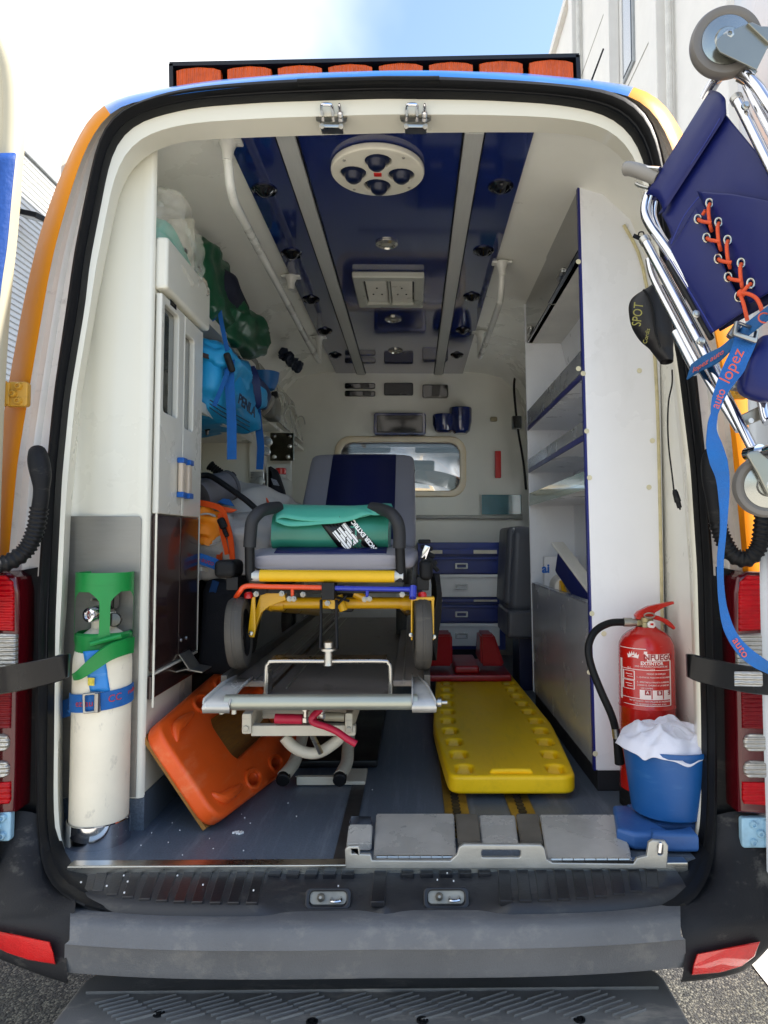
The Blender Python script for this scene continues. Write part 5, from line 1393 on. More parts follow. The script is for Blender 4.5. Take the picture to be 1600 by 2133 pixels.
mech.tube([at(705, 1240, 2.12), at(716, 1272, 2.12)], .012, 10); mech.obj('latch_arm', YELP, SR); B().lathe([(.013, 0), (.013, .02), (.001, .021)], at(694, 1258, yr+.02), (0, -1, 0), n=14).obj('latch_knob', YELP, SR); B().tube([at(738, 1236, 2.15), at(760, 1246, 2.15)], .012, 10).obj('latch_arm', YELP, SR)
mech = B(); mech.tube([at(700, 1244, 2.1), at(728, 1252, 2.1)], .004, 8); mech.tube([at(700, 1262, 2.1), at(722, 1240, 2.1)], .004, 8); mech.bx(at(690, 1250, 2.2).x, at(735, 1250, 2.2).x, 2.2, 2.24, at(700, 1275, 2.2).z, at(700, 1235, 2.2).z, .004); mech.obj('latch_linkage', BLACKM, SR)
for px in (669, 701):
    rd = B(); rd.tube([at(px, 1250, 2.06), at(px, 1300, 2.02), at(px-2 if px < 680 else px+1, 1352, 1.985)], .0045, 8); rd.obj('catch_rod', BLACKM, SR)
B().bx(at(669, 1352, 1.985).x, at(702, 1352, 1.985).x, 1.975, 1.995, at(684, 1354, 1.985).z, at(684, 1350, 1.985).z, .001).obj('catch_plate', BLACKM, SR)
ytb = 2.07
b_ = B(); b_.tube([at(542, 1199, ytb), at(822, 1201, ytb)], .0175, 18); b_.obj('foot_tube', M('yellow_sleeve', '#dcae10', .38, var=.05, bump=.03, bs=40), SR)
for px in (532, 826): B().tube([at(px-6, 1200, ytb), at(px+14, 1200, ytb)], .0155, 14).obj('tube_end', ALU, SR)
# black push handles
def handle(pts, low):
    h = B(); h.tube(smoothpath(pts, 7), .0185, 16); o = h.obj('push_handle', M('black_foam', '#232427', .6, bump=.08, bs=200), SR)
    k = B(); k.tube(low, .0145, 14); k.obj('handle_tube', BLACKM, o)
yh_ = 2.07
handle([at(520, 1140, yh_), at(522, 1112, yh_), at(526, 1085, yh_), at(542, 1066, yh_+.02), at(562, 1059, yh_+.06), at(580, 1057, yh_+.10)], [at(526, 1208, yh_), at(521, 1195, yh_), at(520, 1138, yh_)])
handle([at(832, 1142, yh_), at(832, 1112, yh_), at(828, 1088, yh_), at(815, 1070, yh_+.02), at(797, 1062, yh_+.06), at(775, 1058, yh_+.10)], [at(833, 1212, yh_), at(835, 1195, yh_), at(833, 1140, yh_)])
# side blocks with levers
for (x0, x1, y0_, y1_) in ((452, 496, 1166, 1203), (874, 901, 1166, 1208)):
    a, c = at(x0, y1_, 2.12), at(x1, y0_, 2.12); B().bx(a.x, c.x, 2.08, 2.2, a.z, c.z, .016, 4).obj('side_grip', BLACKP, SR)
for (x0, x1) in ((478, 503), (868, 893)):
    a, c = at(x0, 1228, 2.14), at(x1, 1200, 2.14); B().bx(a.x, c.x, 2.1, 2.24, a.z, c.z, .003).obj('side_block', BLACKM, SR)
ac = B()
for k in range(5): ac.box(at(884+k*5, 1128+k*13, 2.3), (.04, .05, .014), (0, R(12*k), 0), .004)
ac.obj('side_buckle', BLACKP, SR)
ac = B(); ac.box(at(886, 1150, 2.28), (.02, .03, .045), (0, R(20), 0), .004); ac.obj('buckle_steel', CHROME, SR)
# frame under the mattress
for px in (545, 850):
    x = at(px, 1215, 2.1).x; B().tube([(x, 2.1, 1.325), (x, 3.8, 1.325)], .016, 10).obj('frame_tube', BLACKM, SR)
for px in (560, 842):
    x = at(px, 1215, 2.17).x; B().tube([(x, 2.2, 1.27), (x, 3.3, 1.14)], .018, 10).obj('folding_leg', YELP, SR)
# mattress: foot cushion and raised backrest, each with the blue centre stripe
def cushion(rows_c, hw_, th, name, mat, up_, n=16, seam=True):
    b = B(); rows = []
    for (c, hw1, t1) in rows_c:
        c = V(c); ring = []
        for j in range(n*2):
            a = 2*math.pi*j/(n*2)
            ca, sa = math.cos(a), math.sin(a)
            e = .28
            x = hw1*math.copysign(abs(ca)**e, ca); z = t1*math.copysign(abs(sa)**(.55), sa)
            ring.append(c+V((x, 0, 0))+V(up_)*z)
        rows.append(ring)
    G = b.grid(rows, close_u=True)
    for g in (G[0], G[-1]): b.bm.faces.new(g)
    return b.obj(name, mat, SR, smooth=50)
xc1 = at(688, 1165, 2.1).x; zt1, zb1 = at(688, 1142, 2.1).z, at(688, 1192, 2.1).z
zm1, th1 = (zt1+zb1)/2, (zt1-zb1)/2
cushion([((xc1, 2.085, zm1-.006), .10, th1*.3), ((xc1, 2.086, zm1-.006), .225, th1*.62), ((xc1, 2.105, zm1-.004), .247, th1*.78), ((xc1, 2.15, zm1), .253, th1*.95), ((xc1, 2.21, zm1+.002), .257, th1*1.03), ((xc1, 2.6, zm1), .262, th1), ((xc1, 3.06, zm1), .262, th1*1.02), ((xc1, 3.08, zm1), .25, th1*.8)], .26, th1, 'foot_cushion', GREYV, (0, 0, 1))
st_ = B(); st_.grid([[(xc1-.165, 2.098, zm1-.006+th1*.72), (xc1, 2.092, zm1-.006+th1*.70), (xc1+.165, 2.098, zm1-.006+th1*.72)], [(xc1-.165, 2.15, zm1+th1*.98), (xc1, 2.15, zm1+th1*.98), (xc1+.165, 2.15, zm1+th1*.98)], [(xc1-.165, 2.21, zm1+th1*1.08), (xc1, 2.21, zm1+th1*1.08), (xc1+.165, 2.21, zm1+th1*1.08)], [(xc1-.165, 3.06, zm1+th1*1.06), (xc1, 3.06, zm1+th1*1.06), (xc1+.165, 3.06, zm1+th1*1.06)]])
st_.obj('centre_stripe', NAVYV, SR, solid=.004)
pb = V((xc1, 3.02, zm1+.03)); ptp = at(757, 955, 3.36); ptp = V((ptp.x, 3.36, ptp.z))
ptp.x = (at(648, 960, 3.36).x+at(866, 960, 3.36).x)/2
d_ = (ptp-pb); un = V((0, d_.z, -d_.y)).normalized()*-1
if un.y > 0: un = -un
hwb = (at(866, 1000, 3.3).x-at(642, 1000, 3.3).x)/2
rows_c = []
for t, wq, tq in ((-.02, .97, .6), (0, 1, .9), (.1, 1.02, 1), (.5, 1.0, 1), (.9, .975, 1), (.965, .96, .97), (.99, .93, .8), (1.0, .86, .45)):
    rows_c.append((pb+d_*t, hwb*wq, .038*tq))
cushion(rows_c, hwb, .04, 'backrest', GREYV, un)
s0, s1 = at(692, 1000, 3.3).x, at(823, 1000, 3.3).x
st_ = B(); rows = []
for t in (.02, .3, .6, .9, .97, 1.0, 1.004):
    c = pb+d_*t + un*(.0405 if t < .95 else (.039 if t < .98 else (.026 if t <= 1 else -.01)))
    wob = .03*(.5-t)*-.3
    rows.append([(s0-.012+.012*t*1.2, c.y, c.z), (s1+.004, c.y, c.z)])
st_.grid(rows); st_.obj('centre_stripe', NAVYV, SR, solid=.003)
# black storage net hanging at the right side
ng = B(); rows = []
for k in range(9):
    t = k/8; y = 1195+t*180
    rows.append([at(898+3*math.sin(t*9), y, 2.3), at(905+5*math.sin(t*7), y, 2.22), at(914+5*math.sin(t*5)-(4 if t > .9 else 0), y+4*math.sin(k*2), 2.34), at(908, y, 2.5)])
ng.grid(rows); ng = ng.obj('side_net', BLACKF, SR, smooth=60, solid=.006)
# ================================================================ helpers for soft things
def softbox(c, size, rot=(0, 0, 0), e1=.5, e2=.5, amp=.01, sc=8, nu=40, nv=24, seed=0, ridge=0):
    """a stuffed, wrinkled cushion shape"""
    b = B(); rows = []
    m = Matrix.Translation(V(c)) @ Matrix.Rotation(rot[2], 4, 'Z') @ Matrix.Rotation(rot[1], 4, 'Y') @ Matrix.Rotation(rot[0], 4, 'X')
    pw = lambda x, e: math.copysign(abs(x)**e, x)
    for i in range(nv+1):
        ph = -math.pi/2+math.pi*i/nv; row = []
        for j in range(nu):
            th = 2*math.pi*j/nu
            d = V((pw(math.cos(ph), e1)*pw(math.cos(th), e2), pw(math.cos(ph), e1)*pw(math.sin(th), e2), pw(math.sin(ph), e1)))
            p = V((d.x*size[0]/2, d.y*size[1]/2, d.z*size[2]/2))
            n = noise.noise(p*sc+V((seed, seed*2, 0)))+.5*noise.noise(p*sc*2.3+V((seed, 5, seed)))
            if ridge: n += ridge*(.6-2*abs(noise.noise(V((p.x*sc*.6+seed, p.y*sc*.6, p.z*sc*1.8)))))
            row.append(m @ (p + d.normalized()*n*amp))
        rows.append(row)
    G = b.grid(rows, close_u=True)
    return b
def wrap(body, c, r, px, py, size, mat, par, name='lettering', bold=0, sx=1, Yref=None, align='CENTER'):
    b = B(); b.text(body, size, Matrix.Identity(4), .0005, bold=bold, sx=sx, align=align)
    q = at(px, py, Yref or c[1]-r*.9); z0 = q.z
    a0 = math.asin(max(-1, min(1, (q.x-c[0])/r)))
    for v in b.bm.verts:
        aa = a0+v.co.x/r; v.co = V((c[0]+(r+v.co.z)*math.sin(aa), c[1]-(r+v.co.z)*math.cos(aa), z0+v.co.y))
    return b.obj(name, mat, par)
def wrapbox(c, r, px0, px1, py0, py1, mat, par, name, th=.0004, n=8):
    """thin print patch bent round a cylinder, between photo corners"""
    q0, q1 = at(px0, py1, c[1]-r*.9), at(px1, py0, c[1]-r*.9)
    a0, a1 = [math.asin(max(-.99, min(.99, (q.x-c[0])/r))) for q in (q0, q1)]
    b = B(); b.grid([[(c[0]+(r+th)*math.sin(a0+(a1-a0)*k/n), c[1]-(r+th)*math.cos(a0+(a1-a0)*k/n), z) for k in range(n+1)] for z in (q0.z, q1.z)])
    return b.obj(name, mat, par)
# ================================================================ fire extinguisher
ey = 2.165; ec = at(1347, 1400, ey); er = .0825; EC = (ec.x, ey)
FE = thing('fire_extinguisher', 'red powder fire extinguisher with black hose standing behind the blue bucket', 'fire extinguisher', (ec.x, ey, ZF))
zs = at(1347, 1345, ey-.04).z; zn = at(1347, 1312, ey).z
b_ = B(); prof = [(er*.9, ZF+.02), (er, ZF+.03), (er, at(1347, 1482, ey-er).z-.004), (er*1.025, at(1347, 1481, ey-er).z), (er, at(1347, 1478, ey-er).z+.001), (er, zs-.012), (er*.97, zs+.004), (er*.86, zs+.022), (er*.66, zs+.037), (er*.45, zs+.046), (.03, zs+.052), (.026, zn)]
b_.lathe([(r, z-ZF) for r, z in prof], (ec.x, ey, ZF), n=56)
b_.obj('cylinder', M('extinguisher_red', '#b41a14', .25, var=.05, coat=.5, wear='#5a1210', wamt=.25), FE)
B().lathe([(er*1.03, 0), (er*1.03, .05), (er*.9, .052)], (ec.x, ey, ZF+.002), n=40).obj('base_cup', BLACKP, FE)
BRS = M('brass_valve', '#8f8463', .35, .85, var=.15)
hd_ = B(); hd_.lathe([(.024, 0), (.026, .008), (.02, .014), (.018, .03), (.022, .032), (.022, .044), (.012, .05)], (ec.x, ey, zn-.006), n=20); hd_.bx(ec.x-.03, ec.x+.012, ey-.012, ey+.012, zn+.012, zn+.032, .004); hd_.obj('valve_head', BRS, FE)
B().lathe([(.027, -.002), (.027, .004)], (ec.x, ey, zn-.01), n=24).obj('neck_ring', M('white_plastic', '#d3cfc0', .35), FE)
def poly3d(name, pts, Y, dep, mat, par, bev=.003): return poly3(name, pts, Y, dep, mat, par, bev)
poly3d('upper_lever', [(1324, 1282), (1330, 1274), (1352, 1263), (1380, 1257), (1404, 1253), (1405, 1258), (1385, 1265), (1366, 1276), (1358, 1288), (1346, 1292), (1326, 1290)], ey-.012, .022, M('lever_red', '#b52216', .3, coat=.3, wear='#5c1610', wamt=.5), FE, .003)
poly3d('lower_handle', [(1354, 1281), (1372, 1283), (1392, 1291), (1402, 1300), (1408, 1308), (1405, 1312), (1396, 1306), (1380, 1295), (1362, 1290)], ey-.012, .022, M('lever_red', '#b52216', .3), FE, .003)
rg2 = B(); rp = [at(1353+11*math.cos(a), 1282+5*math.sin(a), ey-.03) for a in [2*math.pi*k/18 for k in range(18)]]; rg2.tube(rp, .0022, 6, closed=True); rg2.obj('pin_ring', STEEL, FE)
c = at(1355, 1301, ey-.02); k = B(); k.lathe([(.011, 0), (.012, .008), (.010, .010), (.001, .0095)], c, (.1, -1, 0), n=20); k = k.obj('pressure_gauge', M('gauge_white', '#e2e0dc', .3), FE)
B().box(c+V((.001, -.0102, .002)), (.009, .001, .006), None).obj('gauge_mark', RED, k)
k = B(); k.tube([at(1336, 1297, ey), at(1300, 1296, ey)], [.011, .0125], 12); k.tube([at(1316, 1296, ey), at(1299, 1296, ey)], .0135, 12); k.obj('hose_coupling', STEELD, FE)
hz = smoothpath([at(1304, 1296, ey), at(1270, 1298, ey-.01), at(1240, 1315, ey-.03), at(1226, 1348, ey-.05), at(1232, 1388, ey-.06), at(1252, 1440, ey-.07), at(1274, 1490, ey-.07), at(1284, 1528, ey-.06), at(1288, 1560, ey-.05)], 7)
k = B(); k.tube(hz, .0112, 14); k.obj('hose', RUBBER, FE)
k = B(); k.tube([at(1283, 1516, ey-.065), at(1285, 1536, ey-.06)], .0125, 12); k.obj('ferrule', STEEL, FE)
k = B(); k.tube([at(1285, 1536, ey-.06), at(1291, 1590, ey-.05)], [.0115, .015], 12); k.obj('nozzle', BLACKP, FE)
PW = M('white_print', '#e8d8d4', .6, var=.04); PR = M('red_print_dark', '#8e0f16', .6, var=.04)
rr_ = er+.0006
def P_(x0, x1, y0, y1, m=PW, nm='print_line', th=.0006): return wrapbox(EC, er, x0, x1, y0, y1, m, FE, nm, th)
P_(1301, 1345, 1351.5, 1353); P_(1300.5, 1302.5, 1351.5, 1372); P_(1306, 1307.5, 1376, 1462); P_(1307, 1398, 1395, 1396.5); P_(1397, 1398.5, 1376, 1470)
P_(1309, 1399, 1455, 1456.5); P_(1310, 1399, 1469.5, 1471)
P_(1347, 1396, 1362, 1377, PW, 'logo_panel', .0005); P_(1341, 1347, 1357, 1371, PW, 'logo_panel', .0005)
wrap('NFUEGO', EC, er+.0009, 1373, 1369.5, .0235, PR, FE, bold=.0006)
wrap('EXTINTOR', EC, er+.0007, 1357, 1382, .0135, PW, FE, bold=.0004)
wrap('6 KG. DE POLVO POLIVALENTE ABC', EC, er+.0007, 1357, 1388.5, .0062, PW, FE)
wrap('21 A', EC, er+.0007, 1316, 1393, .006, PW, FE); wrap('113 B', EC, er+.0007, 1357, 1394, .006, PW, FE)
wrap('MODO DE EMPLEO', EC, er+.0007, 1366, 1403.5, .0066, PW, FE)
wrap('1.- QUITAR EL PASADOR DE SEGURIDAD', EC, er+.0007, 1363, 1411, .0058, PW, FE)
for i, l_ in enumerate(('2.- APRETAR LA MANETA SUPERIOR,', 'DIRIGIR EL CHORRO A LA BASE DE', 'LAS LLAMAS.')): wrap(l_, EC, er+.0007, 1361 if i < 2 else 1347, 1421+i*6.3, .0061, PW, FE)
wrap('NO ES TOXICO - NO UTILIZAR EN PRESENCIA', EC, er+.0007, 1354, 1461, .006, PW, FE); wrap('DE TENSIONES SUPERIORES 35 KV.', EC, er+.0007, 1356, 1467, .006, PW, FE)
for x0 in (1334, 1358, 1382):
    P_(x0, min(x0+21, 1397), 1437, 1457, PW, 'pictogram', .0006); P_(x0+9, min(x0+20, 1397), 1437.5, 1447.5, PR, 'pictogram_box', .0008)
for x0, t_ in ((1348, 'A'), (1372.5, 'B'), (1392, 'C')): wrap(t_, EC, er+.001, x0, 1442.5, .0125, PW, FE, bold=.0004)
for y0 in (1399, 1419):
    for a in ((1308.5, 1325, y0, y0+1.2), (1308.5, 1325, y0+18, y0+19.2), (1308.5, 1309.7, y0, y0+19), (1324, 1325.2, y0, y0+19)): P_(*a)
    P_(1312, 1321, y0+7, y0+8.2); P_(1314, 1322, y0+12, y0+13)
crown = B(); poly_ = [(-13, -7), (-15, 3), (-10, 0), (-9, 7), (-5, 1), (-3, 9), (0, 2), (3, 9), (5, 1), (9, 7), (10, 0), (15, 3), (13, -7), (6, -5.5), (0, -5), (-6, -5.5)]
crown.plate([(x*.00125, y*.00125) for x, y in poly_], [], .0004, 0, Matrix.Identity(4))
q = at(1322, 1366, ey-er*.9); a0 = math.asin((q.x-ec.x)/er)
for v in crown.bm.verts:
    aa = a0+v.co.x/er; v.co = V((ec.x+(er+.0007+v.co.z)*math.sin(aa), ey-(er+.0007+v.co.z)*math.cos(aa), q.z+v.co.y))
crown.obj('crown_emblem', PW, FE)
# ================================================================ moulded blue corner, bucket and cloth
BMO = M('blue_moulded_floor', '#2f5a96', .45, var=.12, vs=14, bump=.15, bs=120, wear='#5d7fae', wamt=.35, wsc=(6, 6, 6))
ZB = .738
bm_ = B(); bm_.bx(.60, .80, 1.90, 2.05, ZF+.004, ZB-.012, .012, 3)
bm_.obj('floor_moulding', BMO, AMB)
bw = B()
bw.plate([(.60, 1.82), (.715, 1.815), (.72, 1.875), (.69, 1.855), (.65, 1.845), (.605, 1.86)], [], .05, .012, Matrix.Translation((0, 0, ZF+.03)))
bw.plate([(.525, 1.87), (.56, 2.03), (.60, 2.03), (.655, 1.86), (.64, 1.83), (.56, 1.835)], [], .045, .012, Matrix.Translation((0, 0, ZF+.026)))
bw.obj('floor_moulding', BMO, AMB)
by = 1.965; br = .128
bl = at(1295, 1540, by).x; bcx = bl+br
BU = thing('bucket', 'blue plastic bucket in front of the red fire extinguisher', 'bucket', (bcx, by, ZB))
zr = at(1360, 1545, by).z
BUM = M('blue_bucket_plastic', '#14508f', .4, var=.06, wear='#4f7fb0', wamt=.35, wsc=(3, 3, 12), wth=.54)
hB = zr-ZB
b_ = B(); b_.lathe([(.001, .003), (.096, 0), (.1, .004), (.118, hB*.8), (.1205, hB*.93), (.127, hB*.93), (br, hB*.96), (.127, hB), (.122, hB), (.119, hB*.9), (.098, .01), (.001, .008)], (bcx, by, ZB), n=56)
b_.obj('body', BUM, BU)
# cloth
rows = []
NR, NT = 34, 96
for i in range(NR+1):
    r = i/NR; row = []
    for j in range(NT):
        th = 2*math.pi*j/NT
        x, y = math.cos(th), math.sin(th)
        ext = .122+.014*max(0, -x)+.006*noise.noise(V((x*2, y*2, 4)))
        R_ = r*ext
        rdg = lambda s_, o_: 1-2*abs(noise.noise(V((x*R_*s_+o_, y*R_*s_*.8, o_))))
        fold = noise.noise(V((x*R_*14+3, y*R_*14, 1)))*.018+.012*rdg(13, 5)**3+.005*rdg(27, 9)**3
        crease = -.012*(abs(math.sin(th*3.5+R_*30+noise.noise(V((x, y, 0)))*3))**6)*r
        zz_ = .05*(1-r**2.6)+.012*max(0, -x)*r+fold*(.35+.65*math.sin(math.pi*min(1, r*1.05)))+crease
        if r > .9: zz_ -= (r-.9)*.16
        row.append((bcx+x*R_-.004, by+y*R_, zr-.004+zz_))
    rows.append(row)
b_ = B(); b_.grid(rows, close_u=True)
o = b_.obj('cloth', M('white_cotton', '#d8dae8', .85, var=.03, bump=.25, bs=350, sheen=.2), None, smooth=180, solid=.0025, sub=1)
tag(o, 'crumpled white cloth heaped in the blue bucket', 'cloth')
# ================================================================ steel loading ramp folded at the door sill
RP = thing('loading_ramp', 'folded stainless steel loading ramp with hinged plates lying at the right of the door sill', 'ramp', (.16, 1.9, ZF))
fr_px = [(720, 1808), (719, 1768), (726, 1761), (748, 1760), (750, 1777), (772, 1778), (776, 1790), (938, 1791), (952, 1778), (956, 1764), (966, 1757), (1126, 1758), (1134, 1766), (1138, 1788), (1150, 1795), (1318, 1797), (1326, 1786), (1346, 1781), (1350, 1754), (1358, 1748), (1384, 1750), (1391, 1760), (1388, 1808)]
Yr = 1.766
def pz(l): return [(lambda q: (q.x, q.z))(at(x, y, Yr)) for x, y in l]
fp_ = B(); fp_.plate(pz(fr_px), [pz(rrect(1003, 1084, 1769, 1784, 4, 3)), pz(rrect(1369, 1379, 1757, 1779, 3, 2)), pz([(733, 1768), (747, 1768), (747, 1776), (733, 1776)])], .012, .003, frame((0, Yr, 0), (1, 0, 0), (0, 0, 1)))
fp_.obj('front_rail', M('cast_steel', '#b0afa8', .4, .55, var=.12, vs=12, bump=.1, bs=200), RP)
B().bx(at(722, 1800, Yr).x, at(1386, 1800, Yr).x, Yr-.004, Yr, ZF+.001, ZF+.010, .001).obj('base_rail', BLACKM, RP)
PLT = M('scuffed_plate', '#b8b5ae', .28, .3, var=.16, vs=9, wear='#c2bfb8', wamt=.35, wsc=(7, 2.5, 7), bump=.06, bs=90)
DKP = M('dark_chrome_plate', '#716b61', .22, .3, var=.3, vs=6)
def rplate(px0, px1, ptx0, ptx1, y0_, y1_, mat, nm, zoff=0):
    zb_, zf_ = ZF+.034, ZF+.012
    q = [at(px0, y1_, 1.83), at(px1, y1_, 1.83)]
    f0, f1 = atz(px0, y1_, zf_+zoff), atz(px1, y1_, zf_+zoff); b0, b1 = atz(ptx0, y0_, zb_+zoff), atz(ptx1, y0_, zb_+zoff)
    b = B(); vs = [b.bm.verts.new(p) for p in (f0, f1, b1, b0)]+[b.bm.verts.new(p-V((0, 0, .02))) for p in (f0, f1, b1, b0)]
    for f in ((0, 1, 2, 3), (4, 5, 6, 7), (0, 1, 5, 4), (1, 2, 6, 5), (2, 3, 7, 6), (3, 0, 4, 7)): b.bm.faces.new([vs[i] for i in f])
    bmesh.ops.recalc_face_normals(b.bm, faces=b.bm.faces); bmesh.ops.bevel(b.bm, geom=list(b.bm.edges), offset=.003, segments=2, affect='EDGES')
    return b.obj(nm, mat, RP)
pl_ = rplate(778, 950, 784, 946, 1694, 1784, PLT, 'hinged_plate'); pr_ = rplate(1140, 1317, 1124, 1294, 1696, 1789, PLT, 'hinged_plate')
rplate(954, 1003, 949, 995, 1694, 1754, DKP, 'chrome_strip', .006); rplate(1004, 1080, 998, 1073, 1697, 1758, PLT, 'centre_plate'); rplate(1085, 1132, 1075, 1120, 1694, 1754, DKP, 'chrome_strip', .006)
rplate(722, 774, 727, 776, 1716, 1756, PLT, 'side_bracket', .01); rplate(727, 776, 729, 775, 1698, 1714, M('bright_plate', '#c9ccd6', .2, 1, var=.1), 'side_bracket', .004)
for par, x0, x1, y in ((pl_, 785, 945, 1785), (pr_, 1148, 1312, 1790)):
    for k in range(7):
        p, q = atz(x0+(x1-x0)*k/7, y, ZF+.012), atz(x0+(x1-x0)*(k+.92)/7, y, ZF+.012)
        h = B(); h.tube([p, q], .0042, 8); h.obj('hinge_knuckle', STEEL, par)
k = B(); q = at(1374, 1765, Yr-.008); k.box(q, (.008, .012, .026), (0, R(8), 0), .002); k.obj('latch_tongue', CHROME, RP)
# ================================================================ green extrication roll on the stretcher
GB = thing('extrication_roll', 'teal green vinyl roll bag with a black lettered band lying between the stretcher handles', 'bag', (-.25, 2.2, 1.45))
GV = M('teal_vinyl', '#2c7a66', .38, var=.06, vs=5, bump=.04, bs=40, coat=.15)
yg = 2.16
def gx_(px, py, Y=yg): return at(px, py, Y)
rows = []
n_ = 26
zb0, ztp = at(690, 1147, yg).z, at(690, 1062, yg).z
for k in range(n_+1):
    t = k/n_
    x0 = at(566+t*(808-566), 1147, yg).x; x1 = at(574+t*(812-574), 1060, yg+.05).x
    r = []
    sag = .004*math.sin(t*7)+.003*math.sin(t*15)
    for (f, y, z) in ((0, .03, .0), (0, .0, .012), (.1, -.014, .035), (.35, -.012, .075), (.7, .004, .105), (1, .05, .124), (1, .12, .130), (1, .2, .126), (.8, .24, .10), (.3, .25, .04), (0, .24, .0)):
        r.append((x0+(x1-x0)*f, yg+y+sag, zb0+z*(ztp-zb0)/.126+sag*.3))
    rows.append(r)
b_ = B(); G = b_.grid(rows, close_v=False)
for g in (G[0], G[-1]): b_.bm.faces.new(g)
BODY = b_.obj('body', GV, GB, smooth=60)
# flap: two layers, lifted at its right hand end
lo_px = [(575, 1083), (590, 1078), (620, 1083), (655, 1086), (690, 1086), (720, 1083), (750, 1078), (780, 1070), (800, 1062), (812, 1057), (817, 1058)]
lo2_px = [(574, 1085), (600, 1095), (640, 1094), (668, 1091), (700, 1089), (735, 1082), (765, 1071), (780, 1072), (800, 1071), (812, 1066), (818, 1057)]
for lst, dy, nm in ((lo_px, -.030, 'flap'), (lo2_px, -.036, 'flap')):
    front = smoothpath([at(x, y, yg+dy-(.0 if i < 9 else -.01)) for i, (x, y) in enumerate(lst)], 4)
    rows = []
    m_ = len(front)
    for i, p in enumerate(front):
        t = i/(m_-1); tp = at(577+t*(814-577), 1051+t*5, yg+.08)
        col_ = []
        for s in range(7):
            u = s/6
            q = tp.lerp(p, u); q.z += .010*math.sin(math.pi*u)*(1 if nm else 1); q.y -= .008*math.sin(math.pi*u)
            if dy < -.033: q.z -= .004*(1-u)+.001
            col_.append(q)
        bk = at(577+t*(814-577), 1051+t*4, yg+.2); rows.append([V((bk.x, yg+.2, tp.z+.002))]+col_)
    b_ = B(); b_.grid(rows); b_.obj(nm, M('teal_vinyl_lit', '#48a08a', .36, var=.05, bump=.04, bs=40, coat=.15), GB, smooth=60, solid=.003)  # lighter copy of the bag vinyl; light from above put into the colour
# lettered band
def onbag(px, py, e=.002):
    q = at(px, py, yg-.012); zrel = (q.z-zb0)/(ztp-zb0)*.126
    ys = [(0, .03), (.012, 0), (.035, -.014), (.075, -.012), (.105, .004), (.124, .05)]
    for (z0_, y0_), (z1_, y1_) in zip(ys, ys[1:]):
        if z0_ <= zrel <= z1_:
            y = y0_+(y1_-y0_)*(zrel-z0_)/(z1_-z0_); return V((q.x, yg+y-e-.004, q.z))
    return V((q.x, yg-.012-e, q.z))
rows = []
for i in range(9):
    t = i/8; y = 1085+t*61
    rows.append([onbag(664+t*45+(72+t*12)*j/6, y) for j in range(7)])
b_ = B(); b_.grid(rows); b_.obj('black_band', M('band_black', '#0b0b0d', .3), GB, smooth=60, solid=.001)
BW = M('band_white_print', '#e4e6e6', .5, var=.02)
u_ = (at(737, 1087, yg)-at(784, 1146, yg)).normalized(); v_ = V((u_.z, 0, -u_.x))
if v_.x > 0: v_ = -v_
def bandtext(body, px, py, size, bold=.0008, sx=1):
    b = B(); m = frame(at(px, py, yg-.0205), u_, v_); b.text(body, size, m, .001, bold=bold, sx=sx); return b.obj('lettering', BW, GB)
bandtext('ENCER EXTRIC', 760, 1117, .0175)
bandtext('SE', 722, 1117, .06, .004, 1.15)
cut = B()
for k in range(6):
    c = at(722, 1117, yg-.0212)+v_*(-.02+.0085*k); m = frame(c, u_, v_)
    cut.plate([(-.06, -.0009), (.06, -.0009), (.06, .0009), (-.06, .0009)], [], .0006, 0, m)
cut.obj('stripe', M('band_black', '#0b0b0d', .3), GB)
# ================================================================ bags on the left shelves
GREENB = M('dark_green_tarpaulin', '#11482d', .45, var=.15, vs=6, bump=.9, bs=14, coat=.2)
GG = thing('green_duffel', 'dark green tarpaulin duffel bag on the top shelf under the ceiling', 'bag', (-.84, 2.8, zs1))
b_ = softbox((-.835, 2.66, zs1+.145), (.24, .44, .29), (0, R(-4), R(3)), .35, .45, .02, 9, 64, 40, seed=3, ridge=1.2); b_.obj('body', GREENB, GG, smooth=80)
b_ = softbox((-.775, 2.98, zs1+.09), (.22, .5, .19), (R(3), R(6), R(-6)), .45, .45, .022, 9, 64, 40, seed=5, ridge=1.3); b_.obj('pocket', GREENB, GG, smooth=80)
b_ = softbox((-.77, 2.86, zs1+.17), (.15, .42, .13), (R(-14), R(18), R(-4)), .5, .5, .016, 8, seed=8); b_.obj('top_flap', M('navy_black_cloth', '#0d1226', .7, var=.2), GG, smooth=80)
BB = thing('blue_duffel', 'bright blue zipped duffel bag strapped on the middle shelf', 'bag', (-.82, 2.75, zs2))
BLB = M('sky_blue_nylon', '#1b8cc0', .5, var=.1, vs=6, bump=1.0, bs=16)
b_ = softbox((-.80, 2.76, zs2+.115), (.30, .62, .27), (0, R(-3), R(-3)), .45, .45, .022, 8, 80, 56, seed=11, ridge=1.1); b_.obj('body', BLB, BB, smooth=80)
b_ = softbox((-.71, 2.62, zs2+.175), (.14, .34, .10), (R(-6), R(14), R(-4)), .5, .5, .017, 13, 64, 40, seed=14, ridge=1.1); b_.obj('pocket', BLB, BB, smooth=80)
b_ = softbox((-.69, 2.93, zs2+.15), (.12, .24, .09), (R(-8), R(10), R(-10)), .5, .5, .01, 12, seed=17, ridge=.6); b_.obj('pocket', BLB, BB, smooth=80)
b_ = softbox((-.74, 3.0, zs2+.19), (.20, .34, .10), (R(-14), R(10), R(-12)), .4, .5, .008, 8, seed=19); b_.obj('end_flap', M('navy_nylon', '#10204e', .55, var=.15), BB, smooth=80)
